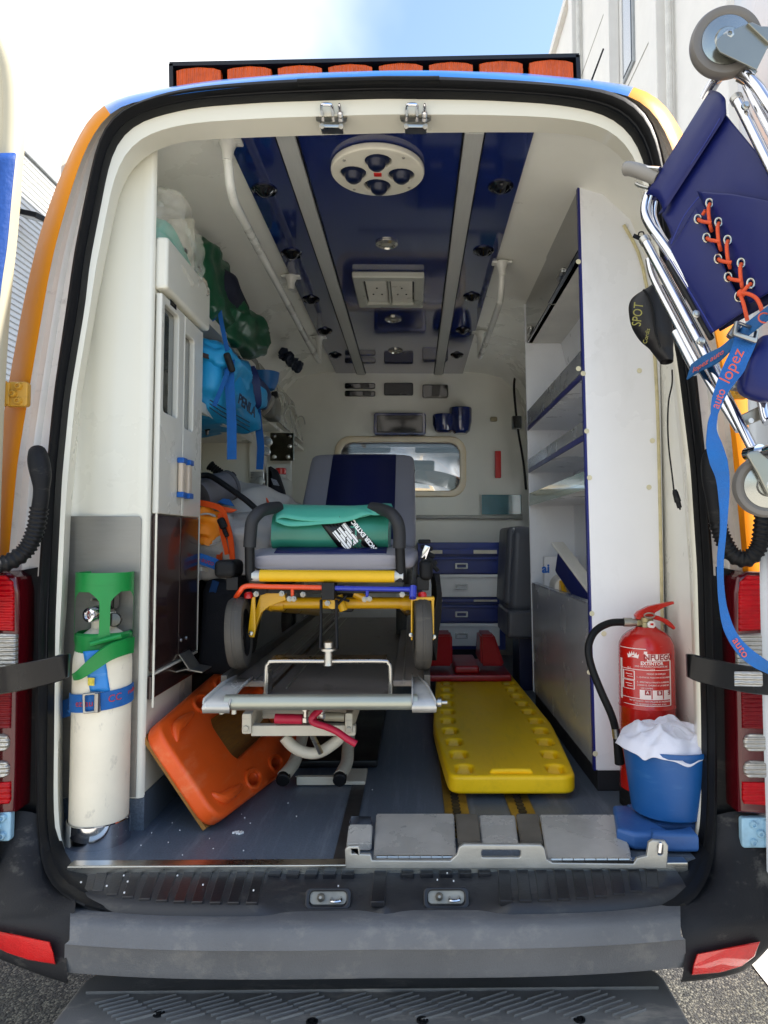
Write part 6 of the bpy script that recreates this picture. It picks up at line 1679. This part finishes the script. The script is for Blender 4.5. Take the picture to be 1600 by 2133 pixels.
zp = B(); zp.band(smoothpath([at(418, 738, 2.40), at(440, 744, 2.46), at(462, 740, 2.50), at(480, 735, 2.56)], 4), (0, .2, 1), .016, .004); zp.band(smoothpath([at(484, 742, 2.6), at(500, 746, 2.7)], 4), (0, .2, 1), .014, .004); zp.obj('zip', M('zip_brown', '#3c2c26', .6), BB)
hl_ = B(); hl_.band(smoothpath([at(520, 766, 2.86), at(529, 785, 2.84), at(533, 815, 2.84), at(534, 840, 2.86), at(528, 848, 2.88)], 5), (.9, .3, .1), .04, .012); hl_.obj('handle', M('navy_nylon', '#10204e', .55), BB)
m = frame(at(515, 846, 2.60), at(533, 864, 2.72)-at(500, 834, 2.56), (0.1, 0, 1)); b_ = B(); b_.text('PENLA', .052, m, .002, bold=.001, sx=1.1)
b_.obj('lettering', M('print_navy', '#0c1c3a', .6), BB)
for k in range(3):
    b_ = B(); b_.tube([at(437, 833+k*8, 2.44-.005*k), at(460, 847+k*9, 2.47), at(520, 880+k*9, 2.62)], .0022, 6); b_.obj('stripe', M('print_navy', '#0c1c3a', .6), BB)
def hang(name, lab, pts, wd, par=None):
    b = B(); b.band(smoothpath(pts, 6), (1, -.25, 0), wd, .0025); o = b.obj(name, STRAPB, None); tag(o, lab, 'strap', 'straps hanging from the left shelves'); return o
hang('hanging_strap', 'wide blue strap end hanging in front of the blue duffel bag', [at(479, 752, 2.50), at(478, 790, 2.47), at(482, 860, 2.47), at(483, 910, 2.47), at(483, 957, 2.47)], .036)
hang('hanging_strap', 'narrower blue strap end hanging beside the connector block', [at(535, 845, 3.02), at(539, 890, 2.98), at(543, 930, 2.96), at(541, 978, 2.96)], .032)
SB = thing('strap_buckle', 'black plastic buckle on the straps over the blue duffel bag', 'buckle', at(478, 752, 2.46))
b_ = B(); b_.box(at(478, 755, 2.45), (.024, .018, .07), (R(10), R(-18), 0), .008); b_.obj('clip', BLACKP, SB)
b_ = B(); b_.band(smoothpath([at(452, 600, 2.62), at(458, 650, 2.55), at(465, 690, 2.5), at(474, 730, 2.46)], 5), (1, -.3, 0), .016, .002); b_.band(smoothpath([at(452, 600, 2.62), at(449, 655, 2.56), at(440, 668, 2.55)], 5), (1, -.3, 0), .016, .002); b_.obj('webbing', STRAPB, SB)
b_ = B(); b_.band(smoothpath([at(476, 768, 2.46), at(465, 800, 2.44), at(446, 846, 2.43)], 5), (1, -.3, 0), .018, .002); b_.obj('webbing', STRAPB, SB)
# plastic wrapped bundle over the cabinet flap
PB = thing('plastic_bundle', 'crinkled clear plastic bag round a green bundle on top of the wall cabinet', 'plastic bag', (-.82, 2.2, 2.25))
b_ = softbox((-.80, 2.2, zl1-.02), (.12, .30, .24), (R(-10), R(8), 0), .5, .5, .012, 12, seed=23); b_.obj('bundle', M('mint_fabric', '#63b49c', .7, var=.1), PB, smooth=80)
PLS = M('clear_plastic', '#f4f0e6', .1, var=.05, trans=.0, alpha=.24, coat=1, spec=.8)
b_ = softbox((-.785, 2.2, zl1+.02), (.15, .33, .36), (R(-12), R(6), 0), .7, .7, .02, 14, 90, 60, seed=27, ridge=1.6); b_.obj('film', PLS, PB, smooth=25)
b_ = softbox((-.735, 2.36, zl1-.04), (.05, .10, .07), (R(20), R(10), 0), .8, .8, .02, 18, seed=29, ridge=1); b_.obj('film', M('crumpled_film', '#b7ad9c', .2, coat=1, alpha=.85), PB, smooth=25)
# ================================================================ backpacks on the bench
GRN_ = M('grey_tarpaulin', '#a8a29a', .5, var=.1, vs=5, bump=.9, bs=15); ORT = M('orange_webbing', '#ea5416', .6, var=.1, bump=.3, bs=300)
BP = thing('rescue_backpack', 'grey and orange rescue backpack with rolled top on the left bench', 'backpack', (-.76, 2.65, 1.36))
b_ = softbox((-.70, 2.78, 1.455), (.40, .62, .24), (R(4), R(4), R(6)), .45, .5, .022, 9, 72, 48, seed=31, ridge=1.3); b_.obj('body', GRN_, BP, smooth=80)
b_ = softbox((-.68, 3.0, 1.56), (.36, .44, .22), (R(-10), R(6), R(10)), .45, .55, .022, 9, 72, 48, seed=33, ridge=1.3); b_.obj('upper_body', GRN_, BP, smooth=80)
c = at(432, 1098, 2.46)
rl = B(); sp = []
for k in range(40):
    a = k/39*4.4*math.pi/2; r = .038+.036*k/39; sp.append((math.cos(a)*r, math.sin(a)*r))
rl.grid([[c+V((x+.004*math.sin(y*20), y, z)) for x, z in sp] for y in (0, .08, .2, .34)]); rl.obj('rolled_top', GRN_, BP, smooth=70, solid=.006)
og = softbox(c+V((-.012, .03, -.004)), (.115, .07, .125), (0, R(20), 0), .7, .7, .016, 26, seed=37, ridge=1); og.obj('orange_lining', M('orange_lining', '#f08a14', .6, var=.15), BP, smooth=60)
for pts, wd in (([at(410, 1046, 2.50), at(440, 1052, 2.48), at(462, 1062, 2.46), at(472, 1090, 2.44), at(480, 1120, 2.43), at(484, 1160, 2.43), at(486, 1186, 2.44)], .02), ([at(458, 1070, 2.45), at(462, 1105, 2.43), at(470, 1140, 2.42), at(473, 1155, 2.42)], .016), ([at(462, 1120, 2.47), at(458, 1150, 2.47), at(455, 1188, 2.48)], .022)):
    b_ = B(); b_.band(smoothpath(pts, 5), (1, -.35, .1), wd, .004); b_.obj('shoulder_strap', ORT, BP)
b_ = B(); b_.box(at(463, 1090, 2.42), (.026, .02, .04), (0, R(-25), 0), .008); b_.box(at(470, 1110, 2.42), (.014, .014, .03), (0, R(-25), 0), .004); b_.obj('strap_clip', BLACKP, BP)
for pts in ([(445, 1052), (462, 1054), (495, 1062), (482, 1068), (466, 1068)],): poly3('orange_patch', pts, 2.50, .008, ORT, BP, .003)
poly3('orange_patch', [(535, 1028), (540, 1027), (556, 1040), (562, 1053), (531, 1053)], 2.86, .05, ORT, BP, .01)
b_ = B(); b_.band(smoothpath([at(537, 1027, 2.85), at(552, 1036, 2.83), at(562, 1052, 2.8)], 4), (0, -.5, 1), .012, .004); b_.obj('shoulder_strap', ORT, BP)
poly3('blue_patch', [(452, 1046), (464, 1038), (478, 1040), (488, 1055), (470, 1052)], 2.53, .01, STRAPB, BP, .003)
SU = thing('suction_unit', 'grey plastic canister with a black hose on top of the grey backpack', 'suction unit', at(445, 1020, 2.6))
b_ = B(); a, c = at(415, 1035, 2.56), at(474, 1012, 2.66); b_.tube([a, a.lerp(c, .7), c], [.058, .060, .054], 24); b_.obj('canister', M('grey_canister', '#67666a', .45, var=.06), SU)
b_ = B(); b_.tube([c, c+(c-a).normalized()*.012], .058, 24); b_.obj('lid', M('grey_canister_dark', '#4f5055', .4), SU)
b_ = B(); b_.tube(smoothpath([at(404, 1000, 2.5), at(418, 991, 2.52), at(436, 991, 2.52), at(456, 1002, 2.50), at(485, 1022, 2.48), at(515, 1044, 2.46), at(536, 1063, 2.44)], 7), .0105, 12); b_.obj('hose', RUBBER, SU)
gp_ = [at(437, 969, 2.9).lerp(at(500, 1016, 2.9), k/60) for k in range(61)]
b_ = B(); b_.tube(gp_, [.021 if k < 3 else (.0155 if (k//2) % 2 else .0185) for k in range(61)], 12); b_.tube(smoothpath([at(478, 992, 2.9), at(484, 986, 2.88), at(489, 992, 2.87)], 3), .008, 8); b_.obj('grip', BLACKP, SU)
# strap with lettering and dark holdall below
HB_ = thing('black_holdall', 'black holdall with blue lettered strap at the foot of the left bench', 'bag', (-.72, 2.6, 1.1))
b_ = softbox((-.665, 2.62, 1.17), (.16, .34, .34), (0, R(4), 0), .4, .5, .012, 7, seed=41, ridge=.5); b_.obj('body', BLACKF, HB_, smooth=80)
b_ = B(); b_.band(smoothpath([at(404, 1160, 2.41), at(430, 1168, 2.41), at(455, 1178, 2.43), at(470, 1190, 2.48)], 4), (0, .1, 1), .036, .004); b_.obj('webbing', STRAPB, HB_)
b_ = B(); q = at(428, 1168, 2.404); b_.text('z-auto', .024, frame(q, at(448, 1176, 2.41)-at(410, 1162, 2.406), (0, 0, 1)), .001); b_.obj('lettering', REDT, HB_)
b_ = B(); b_.band(smoothpath([at(450, 1210, 2.46), at(440, 1250, 2.46), at(442, 1300, 2.47), at(455, 1340, 2.5)], 4), (1, -.3, 0), .026, .003); b_.obj('webbing', M('dark_blue_webbing', '#123a66', .75, bump=.4, bs=400), HB_)
b_ = B(); b_.band([at(408, 1186, 2.42), at(420, 1185, 2.42), at(433, 1188, 2.45)], (0, 0, 1), .012, .005); b_.obj('white_edge', M('white_plastic', '#d3cfc0', .35), HB_)
# things further back on the bench
JV = thing('black_vest', 'black vest with white print propped beside the red capped jug', 'vest', at(575, 1010, 3.3))
poly3('panel', [(557, 1050), (557, 972), (562, 970), (574, 978), (580, 990), (590, 1020), (597, 1050)], 3.26, .07, BLACKF, JV, .02)
poly3('print', [(564, 996), (576, 1000), (582, 1012), (570, 1010)], 3.255, .004, M('print_grey', '#8c8f96', .6, var=.5, vs=200), JV, .0)
poly3('print', [(584, 1032), (589, 1030), (592, 1042), (587, 1040)], 3.255, .004, M('print_white', '#d6d8da', .6), JV, .0)
JG = thing('white_jug', 'white plastic jug with a red screw cap beside the black vest', 'jug', at(586, 1040, 3.45))
b_ = B(); p0_ = at(587, 1060, 3.45); b_.lathe([(.05, 0), (.05, .11), (.045, .135), (.025, .15), (.022, .165)], V((p0_.x, 3.45, at(587, 1060, 3.45).z)), n=20); b_.obj('bottle', M('hdpe_white', '#b9b6a8', .5), JG)
pt_ = at(585, 983, 3.45); b_ = B(); b_.lathe([(.026, -.012), (.027, .014), (.024, .018), (.001, .018)], pt_, n=18); b_.obj('cap', RED, JG)
SD = thing('suction_pump', 'grey wall mounted suction pump with pale hose below the blue bowl', 'pump', at(562, 845, 3.6))
a, c = at(547, 872, 3.6), at(578, 826, 3.6); b_ = B(); b_.bx(a.x, c.x, 3.56, 3.72, a.z, c.z, .02, 4); b_.obj('body', M('pump_grey', '#6b6962', .4, var=.15), SD)
b_ = B(); b_.tube(smoothpath([at(547, 862, 3.54), at(558, 852, 3.52), at(566, 838, 3.52), at(567, 828, 3.54)], 5), .012, 10); b_.obj('hose', M('pale_hose', '#8f8a80', .5), SD)
b_ = B()
for k in range(4): b_.box(at(552+k*7, 826-k % 2*4, 3.56), (.03, .03, .03), (0, k, 0), .004)
b_.obj('fitting', BLACKP, SD)
BO = thing('blue_bowl', 'small blue plastic bowl hanging above the suction pump', 'bowl', at(557, 800, 3.5))
b_ = B(); q = at(553, 816, 3.5); b_.lathe([(.02, 0), (.045, .012), (.062, .05), (.068, .095), (.064, .095), (.058, .05), (.04, .016), (.001, .01)], q, (0, 0, 1), n=28); b_.obj('cup', M('bowl_blue', '#155a96', .4), BO)
GL_ = thing('glove_heap', 'dark blue rubber gloves sticking out of the overhead lockers', 'gloves', at(612, 755, 4.2))
for k in range(5): softbox(at(592+k*7, 738+k*6, 4.2), (.05, .05, .05), (k, k*.6, 0), .8, .8, .02, 30, seed=50+k, ridge=1).obj('glove', M('nitrile_dark', '#0c1a30', .5), GL_, smooth=40)
# ================================================================ folded stair chair on the right rear door
def Yc(px): return 1.52-(px-1340)/260*.27
def C(px, py, dy=0): return at(px, py, Yc(px)+dy)
CH = thing('stair_chair', 'folded chrome stair chair with navy vinyl seat laced in orange by the right door', 'stair chair', C(1500, 600))
NV = M('navy_pvc', '#101a58', .42, var=.12, vs=3, bump=.35, bs=11, spec=.4)
def tri_patch(outer, seed=0, dy=0, nmid=14, amp=.004):
    """vinyl sheet between two matched edges (lists of photo points)"""
    L, Rr = outer
    Lp, Rp = smoothpath([C(x, y, dy) for x, y in L], 6), smoothpath([C(x, y, dy) for x, y in Rr], 6)
    rows = []
    for a, c in zip(Lp, Rp):
        row = []
        for k in range(nmid+1):
            t = k/nmid; p = a.lerp(c, t)
            n = noise.noise(p*9+V((seed, 0, 0)))*amp+noise.noise(p*22+V((0, seed, 0)))*amp*.35
            row.append(p+V((0, -n-.006*math.sin(math.pi*t), 0)))
        rows.append(row)
    b = B(); b.grid(rows); return b
# rolled sleeve along the top tube
b_ = B(); rows = []
for k in range(15):
    t = k/14
    a = C(1481+(1346-1481)*t, 188+(405-188)*t, 0); c = C(1513+(1382-1513)*t, 238+(441-238)*t, -.012)
    m = a.lerp(c, .5); ring = []
    for s in range(14):
        u = s/13
        bow = math.sin(math.pi*u)
        wn_ = .003*noise.noise(V((t*9, u*4, 1)))
        ring.append(a.lerp(c, u)+V((0, -.020*bow-wn_, .0)))
    back = [ring[0]+V((.006, .03, -.002)), ring[0].lerp(ring[-1], .5)+V((0, .045, 0))]
    rows.append(back[::-1]+ring+[ring[-1]+V((-.004, .016, .002))])
b_.grid(rows); b_.obj('sleeve', NV, CH, smooth=60, solid=.003)
# main sheet in two halves with the laced slit between
b_ = tri_patch(([(1508, 236), (1475, 290), (1440, 345), (1405, 402), (1381, 446)], [(1660, 430), (1640, 455), (1580, 470), (1478, 462), (1402, 500)]), 3, .004, 18, .006); b_.obj('seat_sheet', NV, CH, smooth=70, solid=.003)
b_ = tri_patch(([(1452, 400), (1470, 440), (1494, 487), (1515, 535), (1545, 590), (1562, 632)], [(1660, 428), (1660, 450), (1660, 490), (1660, 530), (1660, 560), (1660, 578)]), 7, -.004, 18, .006); b_.obj('seat_sheet', NV, CH, smooth=70, solid=.003)
b_ = tri_patch(([(1384, 536), (1398, 560), (1424, 604), (1450, 650), (1478, 697)], [(1450, 432), (1473, 478), (1497, 528), (1518, 578), (1551, 648)]), 9, 0, 18, .005); b_.obj('seat_sheet', NV, CH, smooth=70, solid=.003)
b_ = tri_patch(([(1395, 500), (1390, 515), (1384, 537)], [(1452, 430), (1452, 436), (1456, 446)]), 5, .001, 10, .002); b_.obj('seat_sheet', NV, CH, smooth=70, solid=.003)
# dark gap behind the lacing and the rear layer
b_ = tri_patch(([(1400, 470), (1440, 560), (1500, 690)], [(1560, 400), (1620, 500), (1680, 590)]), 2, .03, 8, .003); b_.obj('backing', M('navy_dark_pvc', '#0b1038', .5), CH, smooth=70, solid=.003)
ev = [(1478, 423), (1497, 463), (1516, 500), (1544, 548), (1564, 590)]; el = [(1454, 456), (1472, 495), (1496, 539), (1517, 577), (1539, 618)]
EYE = M('nickel_eyelet', '#b7b4a8', .25, 1, var=.08); CRD = M('orange_cord', '#d2512a', .7, var=.12, bump=.4, bs=600)
for px, py in ev+el:
    c = C(px, py, -.016); b_ = B(); ring = [c+V((.0072*math.cos(a)*.85, -.001*math.cos(a), .0085*math.sin(a))) for a in [2*math.pi*k/20 for k in range(20)]]
    b_.tube(ring, .0022, 8, closed=True); e = b_.obj('eyelet', EYE, CH)
    b_ = B(); b_.lathe([(.006, 0), (.001, .0005)], c+V((0, .004, 0)), (0, -1, 0), n=14); b_.obj('eyelet_hole', BLKG, e)
def cord(pts): 
    b = B(); b.tube(smoothpath([C(x, y, d) for x, y, d in pts], 5), .0036, 10); return b.obj('lace', CRD, CH)
for i in range(4):
    (x0, y0), (x1, y1) = ev[i], el[i]
    cord([(x0, y0+2, -.014), (x0-2, y0+12, -.024), (x0-1, y0+30, -.024), (x0+2, y0+48, -.02), (x0+5, y0+58, -.008)])
    cord([(x1+1, y1+1, -.014), (x1+8, y1+5, -.026), (x1+20, y1+7, -.028), (x1+28, y1+8, -.024)])
cord([(1564, 591, -.014), (1556, 598, -.024), (1548, 608, -.028)])
cord([(1470, 438, -.02), (1464, 447, -.018)])
kb = softbox(C(1543, 611, -.03), (.016, .014, .014), (0, .4, 0), .9, .9, .002, 60, 16, 10); kb.obj('knot', CRD, CH)
cord([(1545, 612, -.03), (1558, 612, -.034), (1574, 620, -.034), (1583, 634, -.032), (1587, 648, -.028)])
cord([(1542, 614, -.03), (1548, 630, -.034), (1553, 650, -.034), (1557, 668, -.03)])
# chrome tubes
def ctube(pts, r=.011, nm='tube', mat=CHROME, n=14):
    b = B(); b.tube(smoothpath([C(*p) for p in pts], 6), r, n); return b.obj(nm, mat, CH)
ctube([(1470, 205, .012), (1482, 182, .006), (1498, 160, .0), (1523, 149, -.004), (1552, 157, -.006), (1576, 180, -.006), (1600, 215, -.006), (1640, 275, -.006)], .0115)
ctube([(1536, 208, -.012), (1570, 276, -.012), (1640, 420, -.012)], .0105)
B().tube([C(1533, 203, -.012), C(1537, 212, -.012)], .012, 14).obj('end_cap', STEEL, CH)
ctube([(1556, 178, .0), (1580, 226, .0), (1640, 340, .0)], .0085)
ctube([(1352, 405, .012), (1345, 428, .006), (1346, 450, .002), (1358, 474, .002), (1378, 502, .002), (1400, 534, .004), (1440, 600, .01)], .0112)
ctube([(1362, 420, .03), (1360, 450, .028), (1374, 486, .026), (1394, 518, .024), (1420, 560, .02)], .008)
ctube([(1344, 502, -.012), (1400, 606, -.012), (1456, 712, -.012)], .0102)
ctube([(1456, 712, -.012), (1512, 824, -.012), (1572, 942, -.012)], .0095)
ctube([(1352, 540, .006), (1362, 580, .004), (1404, 662, .002), (1462, 770, .0), (1540, 896, .0)], .0082)
ctube([(1372, 540, .0), (1430, 646, .0), (1500, 778, .0)], .0062)
B().tube([C(1341, 497, -.012), C(1346, 506, -.012)], .0118, 14).obj('end_cap', STEEL, CH)
B().tube([C(1408, 692, .0), C(1452, 776, .0)], .0105, 14).obj('sleeve_tube', CHROME, CH)
ctube([(1392, 545, .0), (1430, 612, .0), (1482, 705, .0)], .006, 'side_bar', BLACKM)
ctube([(1575, 945, -.012), (1600, 937, -.02), (1640, 925, -.03)], .0085)
ctube([(1576, 760, .03), (1592, 860, .03), (1600, 880, .03)], .009)
for px, py in ((1459, 711), (1449, 655), (1552, 222)):
    b_ = B(); b_.lathe([(.008, 0), (.008, .004), (.005, .005), (.005, .009), (.001, .0095)], C(px, py, -.024), (0, -1, 0), n=12); b_.obj('rivet', STEEL, CH)
q = [(1536, 868), (1586, 844), (1592, 872), (1548, 890)]
o_ = poly3('bracket', q, Yc(1560)+.01, .006, STEELD, CH, .002)
b_ = B(); b_.lathe([(.005, 0), (.001, .0006)], C(1565, 876, .005), (0, -1, 0), n=14); b_.obj('bracket_hole', M('hole_pale', '#d0d4d8', .6), o_)
b_ = softbox(C(1590, 770, .02), (.07, .05, .12), (0, R(20), 0), .5, .5, .006, 16, seed=61, ridge=.4); b_.obj('foot_pad', NV, CH, smooth=70)
b_ = B(); b_.tube([C(1545, 795, .02), C(1575, 800, .02)], .011, 12); b_.box(C(1552, 808, .02), (.05, .03, .012), (0, R(8), 0), .004); b_.obj('pivot', STEEL, CH)
# grey grip sticking out to the left
b_ = B(); gp = smoothpath([C(1303, 352, .0), C(1316, 352, .0), C(1345, 361, .0), C(1372, 372, .01)], 6)
b_.tube(gp, [.010]+[.0155+.001*k/len(gp) for k in range(1, len(gp))], 16); b_.obj('grip', M('grey_grip', '#8a8781', .5, var=.08), CH)
b_ = B(); b_.tube(smoothpath([C(1325, 383, .005), C(1336, 388, .003), C(1352, 392, .0)], 4), .004, 8); b_.obj('lever', STEEL, CH)
b_ = B(); b_.tube([C(1340, 349, -.006), C(1375, 352, -.006)], .005, 8); b_.obj('lever', CHROME, CH)
# castors
TYR = M('grey_castor_rubber', '#6b6864', .5, var=.08)
def castor(px, py, Yw, r, ax, fork, nm='castor'):
    c = at(px, py, Yw); axv = V(ax).normalized()
    b = B(); b.lathe([(r*.70, -.012), (r*.80, -.0155), (r*.93, -.0145), (r*.99, -.008), (r, 0), (r*.99, .008), (r*.93, .0145), (r*.80, .0155), (r*.70, .012)], c, axv, n=56, caps=False); t = b.obj(nm, TYR, CH)
    b = B(); b.lathe([(r*.72, .0115), (r*.715, .0085), (r*.695, .0085), (r*.69, .0125), (r*.6, .0135), (r*.35, .015), (r*.30, .019), (.001, .019)], c, axv, n=48, caps=False); b.obj('wheel_disc', M('zinc_disc', '#a9aaa4', .22, .9, var=.05), t)
    b = B(); b.lathe([(.0105, .02), (.0105, .024), (.0085, .0245), (.0085, .028), (.0045, .029), (.004, .026), (.001, .026)], c+axv*.004, axv, n=6); b.obj('axle_bolt', STEEL, t)
    return t, c, axv
Yw = 1.30
t, c, axv = castor(1511, 90, Yw, .0655, (-.18, -1, -.12), 0)
ZN = M('fork_zinc', '#8f9087', .35, .75, var=.06)
o_ = poly3('fork', [(1492, 96), (1493, 84), (1502, 74), (1558, 48), (1568, 46), (1585, 54), (1610, 55), (1640, 60), (1640, 120), (1600, 98), (1577, 145), (1545, 130), (1500, 108)], Yw-.031, .004, ZN, CH, .001)
o_ = poly3('fork', [(1558, 48), (1568, 46), (1585, 54), (1640, 54), (1640, 90), (1600, 88)], Yw-.037, .008, ZN, CH, .002)
poly3('fork_foot', [(1548, 138), (1555, 134), (1570, 142), (1580, 146), (1568, 162), (1545, 150)], Yw-.01, .03, ZN, CH, .004)
t, c, axv = castor(1596, 1012, 1.245, .056, (-.25, -1, -.05), 0)
poly3('fork', [(1556, 948), (1562, 940), (1580, 938), (1592, 948), (1640, 990), (1640, 1040), (1600, 1030), (1578, 985)], 1.245-.03, .008, ZN, CH, .003)
b_ = B(); b_.tube([C(1558, 946, -.01), C(1584, 940, -.02)], .013, 12); b_.obj('fork_collar', CHROME, CH)
# blue straps round the folded chair
CS = thing('lettered_strap', 'blue lettered strap with metal buckle tied round the folded stair chair', 'strap', C(1520, 720))
b_ = B(); b_.band(smoothpath([C(1436, 775, -.02), C(1460, 758, -.032), C(1500, 738, -.036), C(1540, 700, -.04), C(1575, 672, -.04), C(1610, 645, -.04), C(1650, 620, -.04)], 5), V((.45, 0, 1)), .036, .003); b_.obj('webbing', M('blue_webbing_dark', '#14558c', .75, bump=.4, bs=450, var=.1), CS)
hp = [(1556, 700), (1543, 735), (1530, 764), (1512, 797), (1497, 828), (1488, 862), (1483, 892), (1487, 925), (1497, 962), (1506, 1000), (1508, 1060), (1506, 1110), (1501, 1160), (1501, 1210), (1506, 1262), (1519, 1312), (1545, 1352), (1580, 1380), (1625, 1404)]
pts = smoothpath([at(x, y, Yc(1540)-.05-.05*min(1, i/6)) for i, (x, y) in enumerate(hp)], 5)
wpx = [45, 44, 42, 37, 26, 14, 20, 31, 34, 25, 17, 14, 13, 12, 14, 21, 27, 26, 24]
n_ = len(pts); wds = []; wl_ = []
for i in range(n_):
    t = i/(n_-1)*18; k = min(17, int(t)); wds.append((wpx[k]+(wpx[k+1]-wpx[k])*(t-k))*1.25/FPX*1.02)
    wl_.append(V((1, -.25+.5*math.sin(t*1.3), .25)))
b_ = B(); b_.band(pts, wl_, wds, .0022); b_.obj('webbing', STRAPB, CS)
b_ = B(); m = frame(C(1553, 692, -.055), V((1, .3, -.22)), V((.22, 0, 1))); b_.plate(rrect(-.026, .026, -.014, .014, .004), [rrect(-.020, .020, -.005, .009, .002)], .008, .002, m); b_.box(C(1528, 690, -.05), (.012, .016, .03), (0, R(35), 0), .004); b_.obj('buckle', M('buckle_zinc', '#9b9a96', .35, .9), CS)
u2 = (at(1540, 722, 1.25)-at(1500, 806, 1.25)).normalized()
b_ = B(); b_.text('lopez', .030, frame(at(1525, 762, Yc(1540)-.093), u2, V((-u2.z, 0, u2.x))), .0006); b_.obj('lettering', M('red_print_light', '#c4543f', .7), CS)
b_ = B(); b_.text('auto', .022, frame(at(1497, 830, Yc(1540)-.104), (at(1508, 800, 1.25)-at(1494, 836, 1.25)).normalized(), V((-1, 0, .4))), .0006, sx=.9); b_.obj('lettering', M('red_print_light', '#c4543f', .7), CS)
b_ = B(); q = C(1475, 752, -.046); b_.text('lopez auto', .020, frame(q, C(1498, 738, -.048)-C(1450, 768, -.04), (.45, 0, 1)), .0006); b_.obj('lettering', M('red_print_light', '#c4543f', .7), CS)
b_ = B(); ang0 = [at(1592+12*math.cos(a), 662+10*math.sin(a), Yc(1592)-.05) for a in [math.pi*.4+math.pi*1.3*k/10 for k in range(11)]]; b_.tube(ang0, .0015, 6); b_.obj('emblem', M('red_print_light', '#c4543f', .7), CS)
b_ = B(); u2 = (at(1558, 1372, 1.2)-at(1528, 1325, 1.2)).normalized(); b_.text('auto', .020, frame(at(1543, 1349, Yc(1540)-.104), u2, V((-u2.z, 0, u2.x))), .0006); b_.obj('lettering', M('red_print_light', '#c4543f', .7), CS)
# black pouch behind the tubes
PO = thing('black_pouch', 'black zipped pouch with yellow lettering hanging behind the chair tubes', 'pouch', at(1352, 680, 1.62))
b_ = B(); rows = []
pl_ = [(1345, 604, 1362, 596), (1322, 616, 1390, 604), (1311, 632, 1396, 625), (1311, 655, 1398, 650), (1318, 680, 1400, 680), (1334, 706, 1402, 706), (1352, 724, 1402, 726), (1366, 740, 1402, 742), (1377, 752, 1400, 756)]
for (x0, y0, x1, y1) in pl_:
    a, c = at(x0, y0, 1.60), at(x1, y1, 1.60); ring = []
    for k in range(20):
        th = 2*math.pi*k/20; cx_ = a.lerp(c, .5+.5*math.cos(th)); ring.append(cx_+V((0, -.034*math.sin(th)*(1-.3*(y0 > 720))+.003*noise.noise(V((cx_.x*40, cx_.z*40, th))), 0)))
    rows.append(ring)
sm = [smoothpath([r[k] for r in rows], 4) for k in range(20)]
b_.grid([list(r) for r in zip(*sm)], close_u=True); b_.obj('body', M('black_nylon', '#17171a', .55, var=.15, bump=.15, bs=160), PO, smooth=80)
b_ = B(); b_.tube(smoothpath([at(x, y, 1.563) for x, y in ((1340, 603), (1352, 618), (1362, 650), (1366, 690), (1376, 725))], 5), .0028, 6); b_.obj('zip', BLACKP, PO)
b_ = B(); b_.text('SPOT', .030, frame(at(1329, 655, 1.556), at(1331, 634, 1.56)-at(1326, 678, 1.56), V((-1, 0, .1))), .001, sx=.75); b_.obj('lettering', M('yellow_print', '#8f8a45', .6), PO)
b_ = B(); b_.text('Cordis', .013, frame(at(1347, 700, 1.562), V((.25, 0, 1)), V((-1, 0, .25))), .001); b_.obj('lettering', M('yellow_print', '#8f8a45', .6), PO)
# thin black lead with a plug
LD = thing('power_lead', 'thin black lead with a car plug hanging at the right door pillar', 'cable', at(1400, 900, 1.86))
b_ = B(); b_.tube(smoothpath([at(x, y, 1.84) for x, y in ((1400, 770), (1400, 800), (1393, 835), (1391, 880), (1393, 930), (1399, 980), (1404, 1022))], 7), .0022, 8); b_.obj('wire', RUBBER, LD)
b_ = B(); a, c = at(1405, 1020, 1.84), at(1417, 1062, 1.84); b_.tube([a, a.lerp(c, .15), a.lerp(c, .6), a.lerp(c, .62), a.lerp(c, .9), a.lerp(c, .91), c], [.005, .0075, .0085, .0065, .006, .0025, .002], 12); b_.obj('plug', BLACKP, LD)
TG = thing('black_tag', 'small black tag on a wire loop at the upper chair tube end', 'tag', C(1332, 493))
b_ = B(); b_.tube(smoothpath([C(1343, 497, -.01), C(1340, 484, -.01), C(1332, 484, -.01), C(1330, 490, -.01)], 4), .0016, 6); b_.box(C(1327, 494, -.01), (.018, .004, .009), (0, R(25), 0), .001); b_.obj('tag', BLACKP, TG)
# thin whip aerial on the van roof
q0, q1 = at(1236, 158, 1.97), at(1257, 102, 1.97)
b_ = B(); b_.tube([q0+(q0-q1)*1.6, q1], .0026, 6); b_.lathe([(.014, -.01), (.012, .02), (.004, .03)], q0+(q0-q1)*1.6, n=12); b_.obj('aerial', BLACKP, AMB)
# steel arms that hold the chair on the right door
for a in (C(1585, 330, .04), C(1600, 860, .05)):
    b_ = B(); b_.tube([a, V((1.03, a.y+.06, a.z))], .009, 10); b_.obj('wall_bracket', STEELD, CH)

# stitched seams of the chair cloth
ST2 = M('navy_thread', '#2a3684', .7)
for pts in ([(1500, 246), (1468, 300), (1432, 352), (1394, 408)], [(1396, 540), (1440, 612), (1486, 690)], [(1456, 410), (1424, 452), (1398, 508)]):
    b_ = B(); b_.tube(smoothpath([C(x, y, -.016) for x, y in pts], 8), .0012, 6); b_.obj('seam', ST2, CH)
